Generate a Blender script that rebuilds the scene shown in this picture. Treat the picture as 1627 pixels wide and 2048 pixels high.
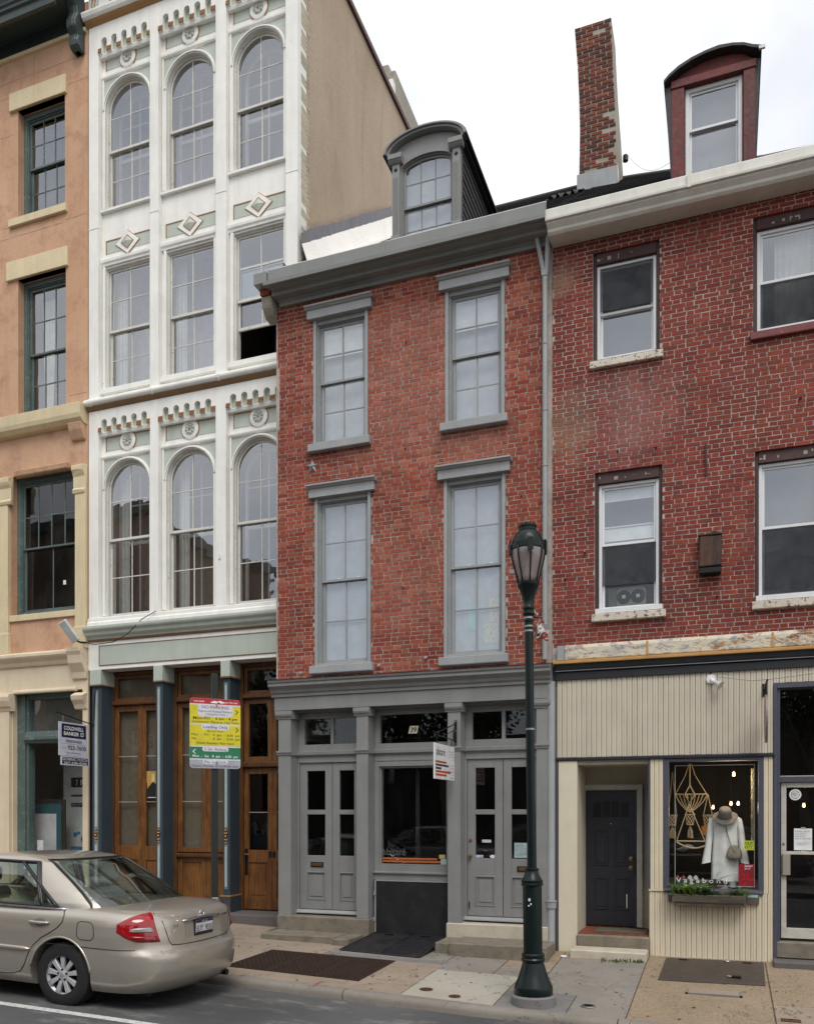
import bpy, bmesh, math, random
from mathutils import Vector, Matrix, noise as mnoise
random.seed(7)
R = math.radians
for o in list(bpy.data.objects): bpy.data.objects.remove(o)
SC = bpy.context.scene
COL = SC.collection

# ------------------------------------------------------------------ camera
cam_d = bpy.data.cameras.new('camera')
cam = bpy.data.objects.new('camera', cam_d); COL.objects.link(cam)
cam.location = (0.0, -11.6, 1.83)
cam.rotation_euler = (R(90), 0, R(20.32))
cam_d.sensor_fit = 'HORIZONTAL'; cam_d.sensor_width = 36.0
cam_d.lens = 36.0 * 1720 / 1627
cam_d.shift_y = (1630 - 1024) / 1627.0
cam_d.shift_x = (813.5 - 813) / 1627.0
cam_d.clip_start = 0.1; cam_d.clip_end = 2000
SC.camera = cam
SC.render.resolution_x = 813; SC.render.resolution_y = 1024

# ------------------------------------------------------------------ sky and sun
W = bpy.data.worlds.new('World'); SC.world = W; W.use_nodes = True
nt = W.node_tree; nt.nodes.clear()
SUN_EL, SUN_AZ = R(55), R(150)      # veiled sun, high behind the camera and to its right
wo = nt.nodes.new('ShaderNodeOutputWorld'); bg = nt.nodes.new('ShaderNodeBackground')
sky = nt.nodes.new('ShaderNodeTexSky'); sky.sky_type = 'NISHITA'; sky.sun_disc = False
sky.sun_elevation = SUN_EL; sky.sun_rotation = SUN_AZ; sky.dust_density = 2.0
tc = nt.nodes.new('ShaderNodeTexCoord')
cn = nt.nodes.new('ShaderNodeTexNoise'); cn.inputs['Scale'].default_value = 2.1
cn.inputs['Detail'].default_value = 5; cn.inputs['Roughness'].default_value = 0.55
cr = nt.nodes.new('ShaderNodeMapRange'); cr.inputs['From Min'].default_value = 0.34; cr.inputs['From Max'].default_value = 0.62
cr.inputs['To Min'].default_value = 0.58; cr.inputs['To Max'].default_value = 0.97
cm = nt.nodes.new('ShaderNodeMix'); cm.data_type = 'RGBA'
cc_ = nt.nodes.new('ShaderNodeValToRGB'); cn2 = nt.nodes.new('ShaderNodeTexNoise'); cn2.inputs['Scale'].default_value = 3.4; cn2.inputs['Detail'].default_value = 6
cc_.color_ramp.elements[0].position = .36; cc_.color_ramp.elements[0].color = (.78, .80, .85, 1); cc_.color_ramp.elements[1].position = .60; cc_.color_ramp.elements[1].color = (1.0, 1.0, 1.0, 1)
cs_ = nt.nodes.new('ShaderNodeVectorMath'); cs_.operation = 'SCALE'; cs_.inputs['Scale'].default_value = 9.9
nt.links.new(tc.outputs['Generated'], cn2.inputs['Vector']); nt.links.new(cn2.outputs['Fac'], cc_.inputs[0]); nt.links.new(cc_.outputs[0], cs_.inputs[0]); nt.links.new(cs_.outputs[0], cm.inputs[7])   # the cloud layer
nt.links.new(tc.outputs['Generated'], cn.inputs['Vector'])
nt.links.new(cn.outputs['Fac'], cr.inputs['Value'])
nt.links.new(cr.outputs['Result'], cm.inputs[0])
nt.links.new(sky.outputs['Color'], cm.inputs[6])
nt.links.new(cm.outputs[2], bg.inputs['Color'])
bg.inputs['Strength'].default_value = 0.1
nt.links.new(bg.outputs['Background'], wo.inputs['Surface'])
sl = bpy.data.lights.new('sun', 'SUN'); sl.energy = 1.5; sl.angle = R(28); sl.color = (1.0, 0.97, 0.92)
so = bpy.data.objects.new('sun', sl); COL.objects.link(so); so.location = (15, -30, 40)
# the lamp shines along -Z; turn it so that light comes from azimuth SUN_AZ, elevation SUN_EL
sd = Vector((math.sin(SUN_AZ) * math.cos(SUN_EL), math.cos(SUN_AZ) * math.cos(SUN_EL), math.sin(SUN_EL)))
so.rotation_euler = sd.to_track_quat('Z', 'Y').to_euler()
vs = SC.view_settings; vs.view_transform = 'Standard'; vs.look = 'None'; vs.exposure = 0.34; vs.gamma = 1.0
vs.use_curve_mapping = False
SC.render.engine = 'CYCLES'
SC.cycles.max_bounces = 8; SC.cycles.transparent_max_bounces = 16; SC.cycles.glossy_bounces = 4
SC.cycles.caustics_reflective = False; SC.cycles.caustics_refractive = False

# ------------------------------------------------------------------ materials
def S(r, g, b):      # 0-255 paint colour to linear
    return tuple(((c/255)/12.92 if c/255 <= .04045 else ((c/255+.055)/1.055)**2.4) for c in (r, g, b))
class NT:
    """small node-tree writer"""
    def __init__(s, name):
        s.m = bpy.data.materials.new(name); s.m.use_nodes = True
        s.t = s.m.node_tree; s.t.nodes.clear()
        s.out = s.t.nodes.new('ShaderNodeOutputMaterial')
        s.pos = s.t.nodes.new('ShaderNodeNewGeometry').outputs['Position']
    def n(s, kind, **kw):
        nd = s.t.nodes.new(kind)
        for k, v in kw.items(): setattr(nd, k, v)
        return nd
    def put(s, sock, v):
        if isinstance(v, bpy.types.NodeSocket): s.t.links.new(v, sock)
        elif isinstance(v, (tuple, list)):
            sock.default_value = tuple(v) + ((1,) if len(v) == 3 and sock.type == 'RGBA' else ())
        else: sock.default_value = v
    def scaled(s, vec, sc):
        nd = s.n('ShaderNodeVectorMath', operation='MULTIPLY'); s.put(nd.inputs[0], vec); nd.inputs[1].default_value = sc
        return nd.outputs[0]
    def noise(s, scale, detail=4, rough=.55, vec=None, sq=None, dist=0):
        nd = s.n('ShaderNodeTexNoise'); v = vec or s.pos
        if sq: v = s.scaled(v, sq)
        s.put(nd.inputs['Vector'], v); nd.inputs['Scale'].default_value = scale
        nd.inputs['Detail'].default_value = detail; nd.inputs['Roughness'].default_value = rough
        nd.inputs['Distortion'].default_value = dist
        return nd.outputs['Fac']
    def rng(s, v, a, b, c=0., d=1.):
        nd = s.n('ShaderNodeMapRange'); s.put(nd.inputs['Value'], v)
        for k, x in zip(('From Min', 'From Max', 'To Min', 'To Max'), (a, b, c, d)): nd.inputs[k].default_value = x
        return nd.outputs['Result']
    def mix(s, f, a, b, blend='MIX'):
        nd = s.n('ShaderNodeMix', data_type='RGBA', blend_type=blend)
        s.put(nd.inputs[0], f); s.put(nd.inputs[6], a); s.put(nd.inputs[7], b)
        return nd.outputs[2]
    def math(s, op, a, b=0.):
        nd = s.n('ShaderNodeMath', operation=op); s.put(nd.inputs[0], a); s.put(nd.inputs[1], b); return nd.outputs[0]
    def ramp(s, v, stops, interp='LINEAR'):
        nd = s.n('ShaderNodeValToRGB'); s.put(nd.inputs[0], v); e = nd.color_ramp.elements
        nd.color_ramp.interpolation = interp
        while len(e) < len(stops): e.new(.5)
        for i, (p, c) in enumerate(stops): e[i].position = p; e[i].color = tuple(c) + (1,)
        return nd.outputs['Color']
    def blob(s, c, r0, r1):      # 1 inside r0 of point c, 0 beyond r1, with a ragged edge
        nd = s.n('ShaderNodeVectorMath', operation='DISTANCE'); s.put(nd.inputs[0], s.pos); nd.inputs[1].default_value = c
        j = s.math('ADD', nd.outputs['Value'], s.rng(s.noise(2.2, 5, .65), .3, .7, -.45*r1, .45*r1))
        return s.rng(j, r0, r1, 1, 0)
    def bump(s, h, strength=.3, dist=.01, nrm=None):
        nd = s.n('ShaderNodeBump'); s.put(nd.inputs['Height'], h)
        nd.inputs['Strength'].default_value = strength; nd.inputs['Distance'].default_value = dist
        if nrm: s.put(nd.inputs['Normal'], nrm)
        return nd.outputs[0]
    def bsdf(s, col, rough=.6, metal=0., nrm=None, **kw):
        p = s.n('ShaderNodeBsdfPrincipled'); s.put(p.inputs['Base Color'], col); s.put(p.inputs['Roughness'], rough)
        s.put(p.inputs['Metallic'], metal)
        if nrm: s.put(p.inputs['Normal'], nrm)
        for k, v in kw.items(): s.put(p.inputs[k.replace('_', ' ')], v)
        return p.outputs[0]
    def done(s, sh): s.t.links.new(sh, s.out.inputs['Surface']); return s.m

def paint(name, col, rough=.55, var=.10, dirt=.18, dirtcol=(.10, .085, .065), peel=None, peelamt=.0, scale=3., bump=.15, streak=True):
    """painted or cast surface: slow tone drift, rain streaks of grime, fine relief, optional flaking"""
    t = NT(name)
    a = t.rng(t.noise(scale, 5), .25, .75, 1 - var, 1 + var)
    c = t.mix(1., col, t.n('ShaderNodeCombineColor').outputs[0], 'MIX')
    hs = t.n('ShaderNodeHueSaturation'); t.put(hs.inputs['Color'], col); t.put(hs.inputs['Value'], a); c = hs.outputs[0]
    if dirt:
        st = t.noise(5., 6, .7, sq=(1, 1, .12)) if streak else t.noise(7., 6, .7)
        bl = t.noise(38., 4, .7)
        m = t.math('MULTIPLY', t.rng(st, .45, .75), t.rng(bl, .3, .7, .4, 1.))
        c = t.mix(t.math('MULTIPLY', m, dirt), c, dirtcol)
    if peel:
        pk = t.rng(t.noise(16., 7, .75), .60 - peelamt, .62 - peelamt)
        c = t.mix(pk, c, peel)
    f = t.noise(70., 3, .6)
    h = t.math('ADD', t.math('MULTIPLY', f, .3), t.noise(12., 4))
    gr = t.math('MULTIPLY', t.rng(t.noise(1.4, 6, .68), .42, .72), .10); c = t.mix(gr, c, tuple(x*.35 for x in col))
    r = t.rng(t.noise(20., 3), .3, .7, max(rough - .08, .03), rough + .08)
    return t.done(t.bsdf(c, r, 0, t.bump(h, bump, .012)))

def plain(name, col, rough=.5, metal=0., **kw):
    t = NT(name)
    hs = t.n('ShaderNodeHueSaturation'); t.put(hs.inputs['Color'], col); t.put(hs.inputs['Value'], t.rng(t.noise(9., 4), .3, .7, .88, 1.1))
    return t.done(t.bsdf(hs.outputs[0], t.rng(t.noise(25., 3), .3, .7, max(.02, rough-.06), rough+.06), metal, **kw))

def brick_mat(name, stops, patches=(), dark=.35):
    """each brick takes its own tone (object random + island random), then weathering"""
    t = NT(name)
    oi = t.n('ShaderNodeObjectInfo').outputs['Random']; isl = t.n('ShaderNodeNewGeometry').outputs['Random Per Island']
    rv = t.math('FRACT', t.math('ADD', t.math('MULTIPLY', oi, 7.31), isl))
    c = t.ramp(rv, stops)
    c = t.mix(1., c, t.ramp(t.noise(.9, 5, .6), [(.3, (.66, .63, .62)), (.7, (1.24, 1.2, 1.15))]), 'MULTIPLY')
    c = t.mix(t.math('MULTIPLY', t.rng(t.noise(3.2, 6, .68, sq=(1, 1, .16)), .50, .74), .42), c, (.055, .035, .03))
    c = t.mix(1., c, t.ramp(t.noise(60., 5, .7), [(.25, (.76, .75, .74)), (.75, (1.2, 1.2, 1.2))]), 'MULTIPLY')
    for (ctr, r0, r1, col, amt) in patches:
        w = t.rng(t.noise(26., 6, .7), .25, .75, .35, 1.)
        c = t.mix(t.math('MULTIPLY', t.math('MULTIPLY', t.blob(ctr, r0, r1), w), amt), c, col)
    ef = t.math('MULTIPLY', t.rng(t.noise(1.6, 6, .7), .56, .72), t.rng(t.noise(30., 4, .7), .35, .7))
    c = t.mix(t.math('MULTIPLY', ef, .14), c, (.42, .33, .29))
    sp = t.rng(t.noise(95., 3, .6), .66, .72)
    c = t.mix(t.math('MULTIPLY', sp, dark), c, (.03, .02, .018))
    h = t.math('ADD', t.noise(110., 4, .65), t.math('MULTIPLY', t.noise(28., 4), 1.4))
    return t.done(t.bsdf(c, .9, 0, t.bump(h, .55, .006)))

def mortar_mat(name, col, col2):
    t = NT(name)
    c = t.mix(t.rng(t.noise(1.3, 6, .7), .35, .65), col, col2); c = t.mix(t.math('MULTIPLY', t.rng(t.noise(9., 6, .72), .5, .7), .5), c, tuple(x*.4 for x in col))
    c = t.mix(1., c, t.ramp(t.noise(70., 5, .75), [(.25, (.62, .62, .62)), (.75, (1.25, 1.25, 1.25))]), 'MULTIPLY')
    return t.done(t.bsdf(c, .95, 0, t.bump(t.noise(120., 4, .7), .6, .006)))

def glass_mat(name, refl=.34, tint=(.93, .95, .955), wavy=.05, grime=.04):
    """window glass: mirrors the street and sky, stronger at grazing angles, otherwise see-through"""
    t = NT(name)
    b = t.bump(t.noise(1.7, 2, .4), wavy, .03)
    fr = t.n('ShaderNodeFresnel'); fr.inputs['IOR'].default_value = 1.5; t.put(fr.inputs['Normal'], b)
    gl = t.n('ShaderNodeBsdfGlossy'); gl.inputs['Roughness'].default_value = .012; t.put(gl.inputs['Normal'], b)
    gl.inputs['Color'].default_value = (.92, .95, 1, 1)
    tr = t.n('ShaderNodeBsdfTransparent'); tr.inputs['Color'].default_value = tint + (1,)
    mx = t.n('ShaderNodeMixShader')
    bf = t.n('ShaderNodeNewGeometry').outputs['Backfacing']; t.put(mx.inputs[0], t.math('MULTIPLY', t.rng(fr.outputs[0], .04, 1., refl, 1.), t.math('SUBTRACT', 1., bf))); t.put(mx.inputs[1], tr.outputs[0]); t.put(mx.inputs[2], gl.outputs[0])
    df = t.n('ShaderNodeBsdfDiffuse'); df.inputs['Color'].default_value = (.42, .42, .40, 1)
    m2 = t.n('ShaderNodeMixShader'); t.put(m2.inputs[0], t.rng(t.noise(3., 5, .6, sq=(1,1,.3)), .45, .8, 0, grime))
    t.put(m2.inputs[1], mx.outputs[0]); t.put(m2.inputs[2], df.outputs[0])
    return t.done(m2.outputs[0])

def wood_mat(name, c1, c2, sq=(26, 26, 1.6), rough=.42, wear=None):
    t = NT(name)
    g = t.noise(1.6, 8, .65, sq=sq, dist=.6)
    c = t.ramp(g, [(.28, c1), (.72, c2)])
    c = t.mix(1., c, t.ramp(t.noise(3., 4), [(.3, (.72, .7, .68)), (.7, (1.2, 1.18, 1.15))]), 'MULTIPLY')
    if wear: c = t.mix(t.rng(t.noise(2.2, 7, .75, sq=(2, 2, .8)), .50, .64), c, wear)
    return t.done(t.bsdf(c, rough, 0, t.bump(g, .15, .004)))

M = {}
WHITE = (.86, .855, .81); SAGE = (.48, .525, .46)
M['white'] = paint('white_paint', WHITE, .5, .05, .30, (.30, .27, .21), peel=(.38, .33, .26), peelamt=-.055)
M['white_sash'] = paint('white_sash_paint', (.66, .65, .60), .5, .06, .30, (.25, .22, .17), peel=(.34, .28, .20), peelamt=-.005)
M['sage'] = paint('sage_paint', SAGE, .5, .06, .2)
M['gold'] = paint('gold_brown_paint', (.36, .195, .075), .4, .12, .2)
M['gold2'] = paint('dull_brown_paint', (.22, .125, .06), .45, .12, .2)
M['rose'] = paint('pale_green_plaster', (.47, .52, .47), .55, .06, .3)
M['cream'] = paint('cream_stone_paint', (.68, .57, .365), .6, .07, .28, (.24, .17, .09))
M['cream2'] = paint('pale_cream_paint', (.71, .60, .44), .6, .07, .28, (.26, .19, .11))
M['coral'] = None
M['green'] = paint('weathered_green_paint', (.085, .125, .118), .55, .25, .2, (.25, .27, .24), peel=(.21, .25, .225), peelamt=.01)
M['dkgreen'] = paint('dark_green_metal', (.040, .062, .060), .38, .2, .2, (.12, .12, .10))
M['grey'] = paint('grey_paint', (.24, .243, .238), .45, .09, .34, (.11, .10, .085), peel=(.17, .165, .155), peelamt=-.075, bump=.22)
M['grey_lt'] = paint('light_grey_paint', (.315, .325, .33), .5, .10, .30, (.14, .13, .115), peel=(.22, .21, .20), peelamt=-.07, bump=.25)
M['grey_gut'] = paint('grey_gutter_paint', (.22, .227, .217), .38, .08, .30, (.11, .10, .085), bump=.08)
M['gutter_w'] = paint('white_aluminium', (.66, .65, .59), .38, .05, .40, (.30, .22, .12), bump=.05)
M['slateblue'] = paint('slate_blue_paint', (.066, .072, .10), .45, .1, .15)
M['navy'] = paint('dark_navy_paint', (.018, .019, .026), .42, .1, .12, (.06, .06, .06))
M['blackpaint'] = paint('black_trim_paint', (.014, .015, .018), .4, .1, .1, (.06, .06, .06))
M['bluecol'] = paint('blue_iron_paint', (.036, .058, .075), .45, .1, .2)
M['ltblue'] = paint('pale_blue_paint', (.15, .215, .25), .45, .08, .15)
M['purple'] = plain('purple_stripe', (.075, .045, .07), .5)
M['beige'] = paint('beige_board_paint', (.60, .545, .44), .55, .05, .25, (.22, .17, .10))
M['beige2'] = paint('cream_board_paint', (.70, .62, .47), .55, .05, .25, (.24, .18, .10))
M['stucco'] = None
M['redpaint'] = paint('red_oxide_paint', (.14, .018, .016), .65, .25, .85, (.028, .018, .015), peel=(.04, .026, .022), peelamt=.05, bump=.4); M['oldframe'] = paint('blackened_red_paint', (.055, .015, .015), .6, .3, .6, (.02, .014, .012), peel=(.03, .02, .018), peelamt=.03)
M['redsill'] = paint('flaking_red_paint', (.155, .03, .03), .6, .15, .2, (.05, .03, .03), peel=(.55, .50, .44), peelamt=-.035)
M['sillflake'] = paint('flaking_cream_paint', (.60, .545, .45), .6, .06, .3, (.2, .14, .1), peel=(.15, .035, .035), peelamt=.045)
M['vinyl'] = paint('white_vinyl', (.72, .73, .74), .35, .03, .12, bump=.02)
M['glass'] = glass_mat('window_glass', .25, wavy=.2, grime=.0); M['glass_dim'] = glass_mat('tinted_window_glass', .07, (.7, .72, .7))  # second glass has lower reflectance and a darker tint
M['glass_hi'] = glass_mat('sky_lit_glass', .27, wavy=.14)
M['shopglass'] = glass_mat('shop_glass', .06, (.985, .99, .99), .02, .006)
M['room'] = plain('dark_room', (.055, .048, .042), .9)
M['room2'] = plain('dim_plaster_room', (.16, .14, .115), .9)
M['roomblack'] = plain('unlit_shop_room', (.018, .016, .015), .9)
M['blind'] = plain('white_blind', (.80, .80, .78), .8)
M['frost'] = plain('frosted_film', (.46, .475, .485), .55)
M['curtain'] = plain('pale_curtain', (.62, .60, .56), .9)
M['slate'] = plain('dark_slate', (.030, .029, .029), .65)
M['tar'] = plain('grey_mastic', (.17, .17, .19), .7)
M['flash'] = paint('bright_flashing', (.82, .79, .74), .3, .06, .10)
M['wood'] = wood_mat('varnished_oak', (.075, .026, .008), (.28, .125, .034), wear=(.11, .040, .013))
M['wood_dk'] = wood_mat('dark_varnished_oak', (.055, .022, .009), (.15, .065, .023))
M['graywood'] = wood_mat('weathered_timber', (.075, .065, .05), (.20, .18, .145), sq=(1.6, 26, 26), rough=.85)
M['brass'] = plain('aged_brass', (.33, .20, .085), .35, .9)
M['iron'] = plain('black_iron', (.02, .02, .022), .45, .6)
M['steel'] = plain('worn_steel', (.35, .35, .34), .4, .8)
M['galv'] = paint('galvanised_steel', (.30, .32, .33), .5, .15, .4)
M['chrome'] = plain('chrome', (.75, .75, .76), .12, 1.)
M['lampgreen'] = plain('dark_lamp_enamel', (.0045, .0115, .0105), .33, 0., Specular_IOR_Level=.3)
M['postgreen'] = paint('dark_green_post', (.005, .012, .010), .55, .15, .1, (.04, .05, .045))
M['stone'] = paint('worn_sandstone', (.20, .172, .13), .85, .18, .75, (.045, .038, .03), bump=.5, streak=False)
M['stone_w'] = paint('pale_marble_step', (.50, .45, .36), .75, .10, .5, (.20, .16, .11), bump=.4, streak=False)
M['stone_g'] = paint('grey_granite_plinth', (.115, .105, .10), .8, .14, .4, (.04, .035, .03), bump=.5, streak=False)
M['tile_red'] = paint('red_clay_tile', (.22, .055, .03), .6, .15, .4)
M['white_pl'] = plain('white_plastic', (.78, .78, .78), .4)
M['black'] = plain('black_print', (.012, .012, .012), .6)
M['lettergrey'] = plain('grey_print', (.25, .25, .26), .6)
M['rubber'] = plain('black_rubber', (.014, .014, .015), .75)
def flat(name, c, rough=.5):
    if name not in M: M[name] = plain(name, c, rough)
    return M[name]
def emis(name, c, s):
    t = NT(name); e = t.n('ShaderNodeEmission'); e.inputs['Color'].default_value = c + (1,); e.inputs['Strength'].default_value = s
    M[name] = t.done(e.outputs[0]); return M[name]

def coral():
    t = NT('coral_stucco')
    c = t.mix(t.rng(t.noise(.7, 6, .6), .3, .7), (.52, .305, .185), (.61, .385, .25))
    c = t.mix(t.math('MULTIPLY', t.rng(t.noise(2.5, 7, .72), .50, .70), .75), c, (.39, .20, .125))
    st = t.math('MULTIPLY', t.rng(t.noise(4., 6, .7, sq=(1, 1, .1)), .5, .75), .30)
    c = t.mix(st, c, (.28, .16, .10))
    h = t.math('ADD', t.noise(9., 6, .6), t.math('MULTIPLY', t.noise(55., 4), .35))
    return t.done(t.bsdf(c, .85, 0, t.bump(h, .35, .02)))
M['coral'] = coral()
def gable():
    t = NT('tan_stucco')
    c = t.mix(t.rng(t.noise(.5, 6, .6), .3, .7), (.40, .305, .215), (.50, .395, .29))
    st = t.rng(t.noise(1.6, 7, .66, sq=(1, 1, .22)), .45, .78)
    c = t.mix(t.math('MULTIPLY', st, .55), c, (.56, .47, .38))
    c = t.mix(t.math('MULTIPLY', t.rng(t.noise(2.2, 7, .7, sq=(1, 1, .12)), .56, .76), .45), c, (.26, .175, .115))
    c = t.mix(1., c, t.ramp(t.noise(45., 5, .7), [(.3, (.80, .79, .78)), (.7, (1.15, 1.15, 1.15))]), 'MULTIPLY')
    c = t.mix(t.rng(t.noise(22., 2, .5, sq=(1, 1, .4)), .765, .78), c, (.8, .78, .74))
    return t.done(t.bsdf(c, .9, 0, t.bump(t.noise(70., 5, .6), .5, .01)))
M['stucco'] = gable()
def rust():
    t = NT('rusted_fascia')
    n = t.noise(1.9, 9, .76, sq=(1, 1, 2.2), dist=.6)
    c = t.ramp(n, [(.34, (.36, .35, .36)), (.44, (.60, .555, .43)), (.52, (.62, .57, .44)), (.555, (.42, .22, .08)), (.63, (.16, .055, .02))])
    c = t.mix(t.rng(t.noise(13., 8, .78, sq=(.6, 1, 1.6)), .53, .56), c, (.27, .265, .275)); c = t.mix(t.rng(t.noise(3.1, 8, .78, sq=(.5, 1, 1)), .60, .63), c, (.20, .075, .028))
    return t.done(t.bsdf(c, .7, 0, t.bump(t.noise(26., 6, .7), .6, .012)))
M['rust'] = rust()
M['rustlip'] = paint('rusty_gold_lip', (.50, .27, .085), .6, .2, .4, (.13, .05, .02))
M['rustbox'] = paint('rust_streaked_box', (.022, .013, .011), .7, .3, .9, (.24, .085, .03))
M['brick_g'] = brick_mat('red_brick', [(0, (.20, .032, .019)), (.25, (.25, .046, .024)), (.55, (.29, .059, .030)), (.8, (.325, .078, .042)), (.93, (.36, .115, .07)), (1, (.21, .045, .033))],
    [((-4.3, 0, 8.1), .5, 1.6, (.46, .21, .15), .42), ((-4.35, 0, 5.2), .3, 1.4, (.40, .155, .10), .36), ((-3.3, 0, 7.0), .2, .9, (.42, .18, .12), .35),
     ((-2.55, 0, 6.2), .2, .9, (.32, .06, .022), .5), ((-3.4, 0, 6.95), .1, .7, (.31, .10, .06), .5)])
M['brick_r'] = brick_mat('dark_red_brick', [(0, (.155, .024, .017)), (.3, (.20, .031, .020)), (.6, (.225, .037, .022)), (.85, (.255, .05, .028)), (1, (.15, .032, .024))],
    [((-1.2, 0, 7.0), .1, .8, (.40, .23, .215), .45), ((-2.0, 0, 7.0), .1, .6, (.34, .20, .115), .75), ((-1.75, 0, 7.25), .1, .55, (.07, .045, .04), .5),
     ((.6, 0, 7.2), .1, .8, (.30, .075, .035), .4), ((-2.1, 0, 9.0), .05, .35, (.36, .24, .15), .7)])
M['brick_c'] = brick_mat('sooty_chimney_brick', [(0, (.065, .026, .022)), (.3, (.11, .032, .024)), (.6, (.17, .044, .027)), (.85, (.23, .062, .034)), (1, (.09, .036, .03))])
M['brick_cream'] = brick_mat('cream_painted_brick', [(0, (.52, .46, .34)), (1, (.60, .54, .41))])
M['mortar_g'] = mortar_mat('grey_lime_mortar', (.31, .26, .22), (.51, .445, .395))
M['mortar_r'] = mortar_mat('pale_mortar', (.30, .24, .205), (.56, .50, .455))
M['mortar_c'] = mortar_mat('chimney_render', (.33, .30, .24), (.42, .39, .33))

# ------------------------------------------------------------------ mesh helpers
WORLD = {}
class MB:
    def __init__(s): s.v = []; s.f = []
    def add(s, vs_, fs_):
        b = len(s.v); s.v += [tuple(p) for p in vs_]; s.f += [tuple(b + i for i in q) for q in fs_]; return s
    def box(s, x0, x1, y0, y1, z0, z1):
        return s.add([(x0,y0,z0),(x1,y0,z0),(x1,y1,z0),(x0,y1,z0),(x0,y0,z1),(x1,y0,z1),(x1,y1,z1),(x0,y1,z1)],
                     [(3,2,1,0),(4,5,6,7),(0,1,5,4),(1,2,6,5),(2,3,7,6),(3,0,4,7)])
    def py(s, pts, y0, y1):          # polygon in xz, extruded along y
        n = len(pts)
        return s.add([(x, y0, z) for x, z in pts] + [(x, y1, z) for x, z in pts],
                     [tuple(range(n)), tuple(range(2*n-1, n-1, -1))] + [(i, i+n, (i+1) % n + n, (i+1) % n) for i in range(n)])
    def px(s, pts, x0, x1):          # profile in yz, extruded along x
        n = len(pts)
        return s.add([(x0, y, z) for y, z in pts] + [(x1, y, z) for y, z in pts],
                     [tuple(range(n)), tuple(range(2*n-1, n-1, -1))] + [(i, i+n, (i+1) % n + n, (i+1) % n) for i in range(n)])
    def pz(s, pts, z0, z1):
        n = len(pts)
        return s.add([(x, y, z0) for x, y in pts] + [(x, y, z1) for x, y in pts],
                     [tuple(range(n)), tuple(range(2*n-1, n-1, -1))] + [(i, i+n, (i+1) % n + n, (i+1) % n) for i in range(n)])
    def lathe(s, prof, c=(0, 0, 0), n=24, axis='z', cap=True):
        b = len(s.v); k = len(prof)
        for i in range(n):
            a = 2*math.pi*i/n; ca, sa = math.cos(a), math.sin(a)
            for r, h in prof:
                if axis == 'z': s.v.append((c[0]+r*ca, c[1]+r*sa, c[2]+h))
                elif axis == 'y': s.v.append((c[0]+r*ca, c[1]+h, c[2]+r*sa))
                else: s.v.append((c[0]+h, c[1]+r*ca, c[2]+r*sa))
        for i in range(n):
            for j in range(k-1):
                a0 = b+i*k+j; b0 = b+((i+1) % n)*k+j
                s.f.append((a0, b0, b0+1, a0+1))
        if cap and prof[0][0] > 1e-5: s.f.append(tuple(b+i*k for i in range(n)))
        if cap and prof[-1][0] > 1e-5: s.f.append(tuple(b+i*k+k-1 for i in range(n)))
        return s
    def tube(s, path, r, n=8, closed=False):
        P = [Vector(p) for p in path]; m = len(P); b = len(s.v); rr = r if isinstance(r, (list, tuple)) else [r]*m
        up = None
        for i in range(m):
            if closed: t = (P[(i+1) % m]-P[i-1])
            else: t = (P[min(i+1, m-1)]-P[max(i-1, 0)])
            t = t.normalized() if t.length > 1e-9 else Vector((0, 0, 1))
            if up is None:
                up = Vector((0, 0, 1)) if abs(t.z) < .9 else Vector((1, 0, 0))
            a = t.cross(up)
            if a.length < 1e-6: a = t.orthogonal()
            a.normalize(); up = a.cross(t).normalized(); bb = up
            for j in range(n):
                w = 2*math.pi*j/n; s.v.append(tuple(P[i]+a*math.cos(w)*rr[i]+bb*math.sin(w)*rr[i]))
        for i in range(m if closed else m-1):
            for j in range(n):
                i2 = (i+1) % m
                s.f.append((b+i*n+j, b+i*n+(j+1) % n, b+i2*n+(j+1) % n, b+i2*n+j))
        if not closed:
            s.f.append(tuple(b+j for j in range(n-1, -1, -1))); s.f.append(tuple(b+(m-1)*n+j for j in range(n)))
        return s
    def grid(s, fn, nu, nv, close_u=False):
        b = len(s.v)
        for i in range(nu+1):
            for j in range(nv+1): s.v.append(tuple(fn(i/nu, j/nv)))
        for i in range(nu):
            for j in range(nv):
                a = b+i*(nv+1)+j; c = a+nv+1
                s.f.append((a, c, c+1, a+1))
        return s
    def jit(s, a, start=0):
        s.v = s.v[:start] + [(x+random.uniform(-a, a), y+random.uniform(-a, a), z+random.uniform(-a, a)) for x, y, z in s.v[start:]]
        return s
    def build(s, name, mat, parent=None, smooth=False, bev=0, fixn=True, merge=0):
        me = bpy.data.meshes.new(name); me.from_pydata(s.v, [], s.f)
        if fixn or bev or merge:
            bm = bmesh.new(); bm.from_mesh(me)
            if merge: bmesh.ops.remove_doubles(bm, verts=bm.verts, dist=merge)
            if fixn: bmesh.ops.recalc_face_normals(bm, faces=bm.faces)
            if bev:
                es = [e for e in bm.edges if len(e.link_faces) == 2 and e.calc_face_angle(0) > .6]
                bmesh.ops.bevel(bm, geom=es, offset=bev, segments=1, affect='EDGES', clamp_overlap=True)
            bm.to_mesh(me); bm.free()
        if smooth:
            me.polygons.foreach_set('use_smooth', [True]*len(me.polygons))
            if smooth != 'all':
                me.set_sharp_from_angle(angle=R(38))
        return link(name, me, mat, parent)
def mat_of(m): return M[m] if isinstance(m, str) else m
def link(name, me, mat, parent=None):
    if mat is not None and not me.materials: me.materials.append(mat_of(mat))
    o = bpy.data.objects.new(name, me); COL.objects.link(o)
    if parent is not None: attach(o, parent)
    return o
def attach(o, parent):
    o.parent = parent
    if parent.name in WORLD: o.matrix_parent_inverse = WORLD[parent.name].inverted()
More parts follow.
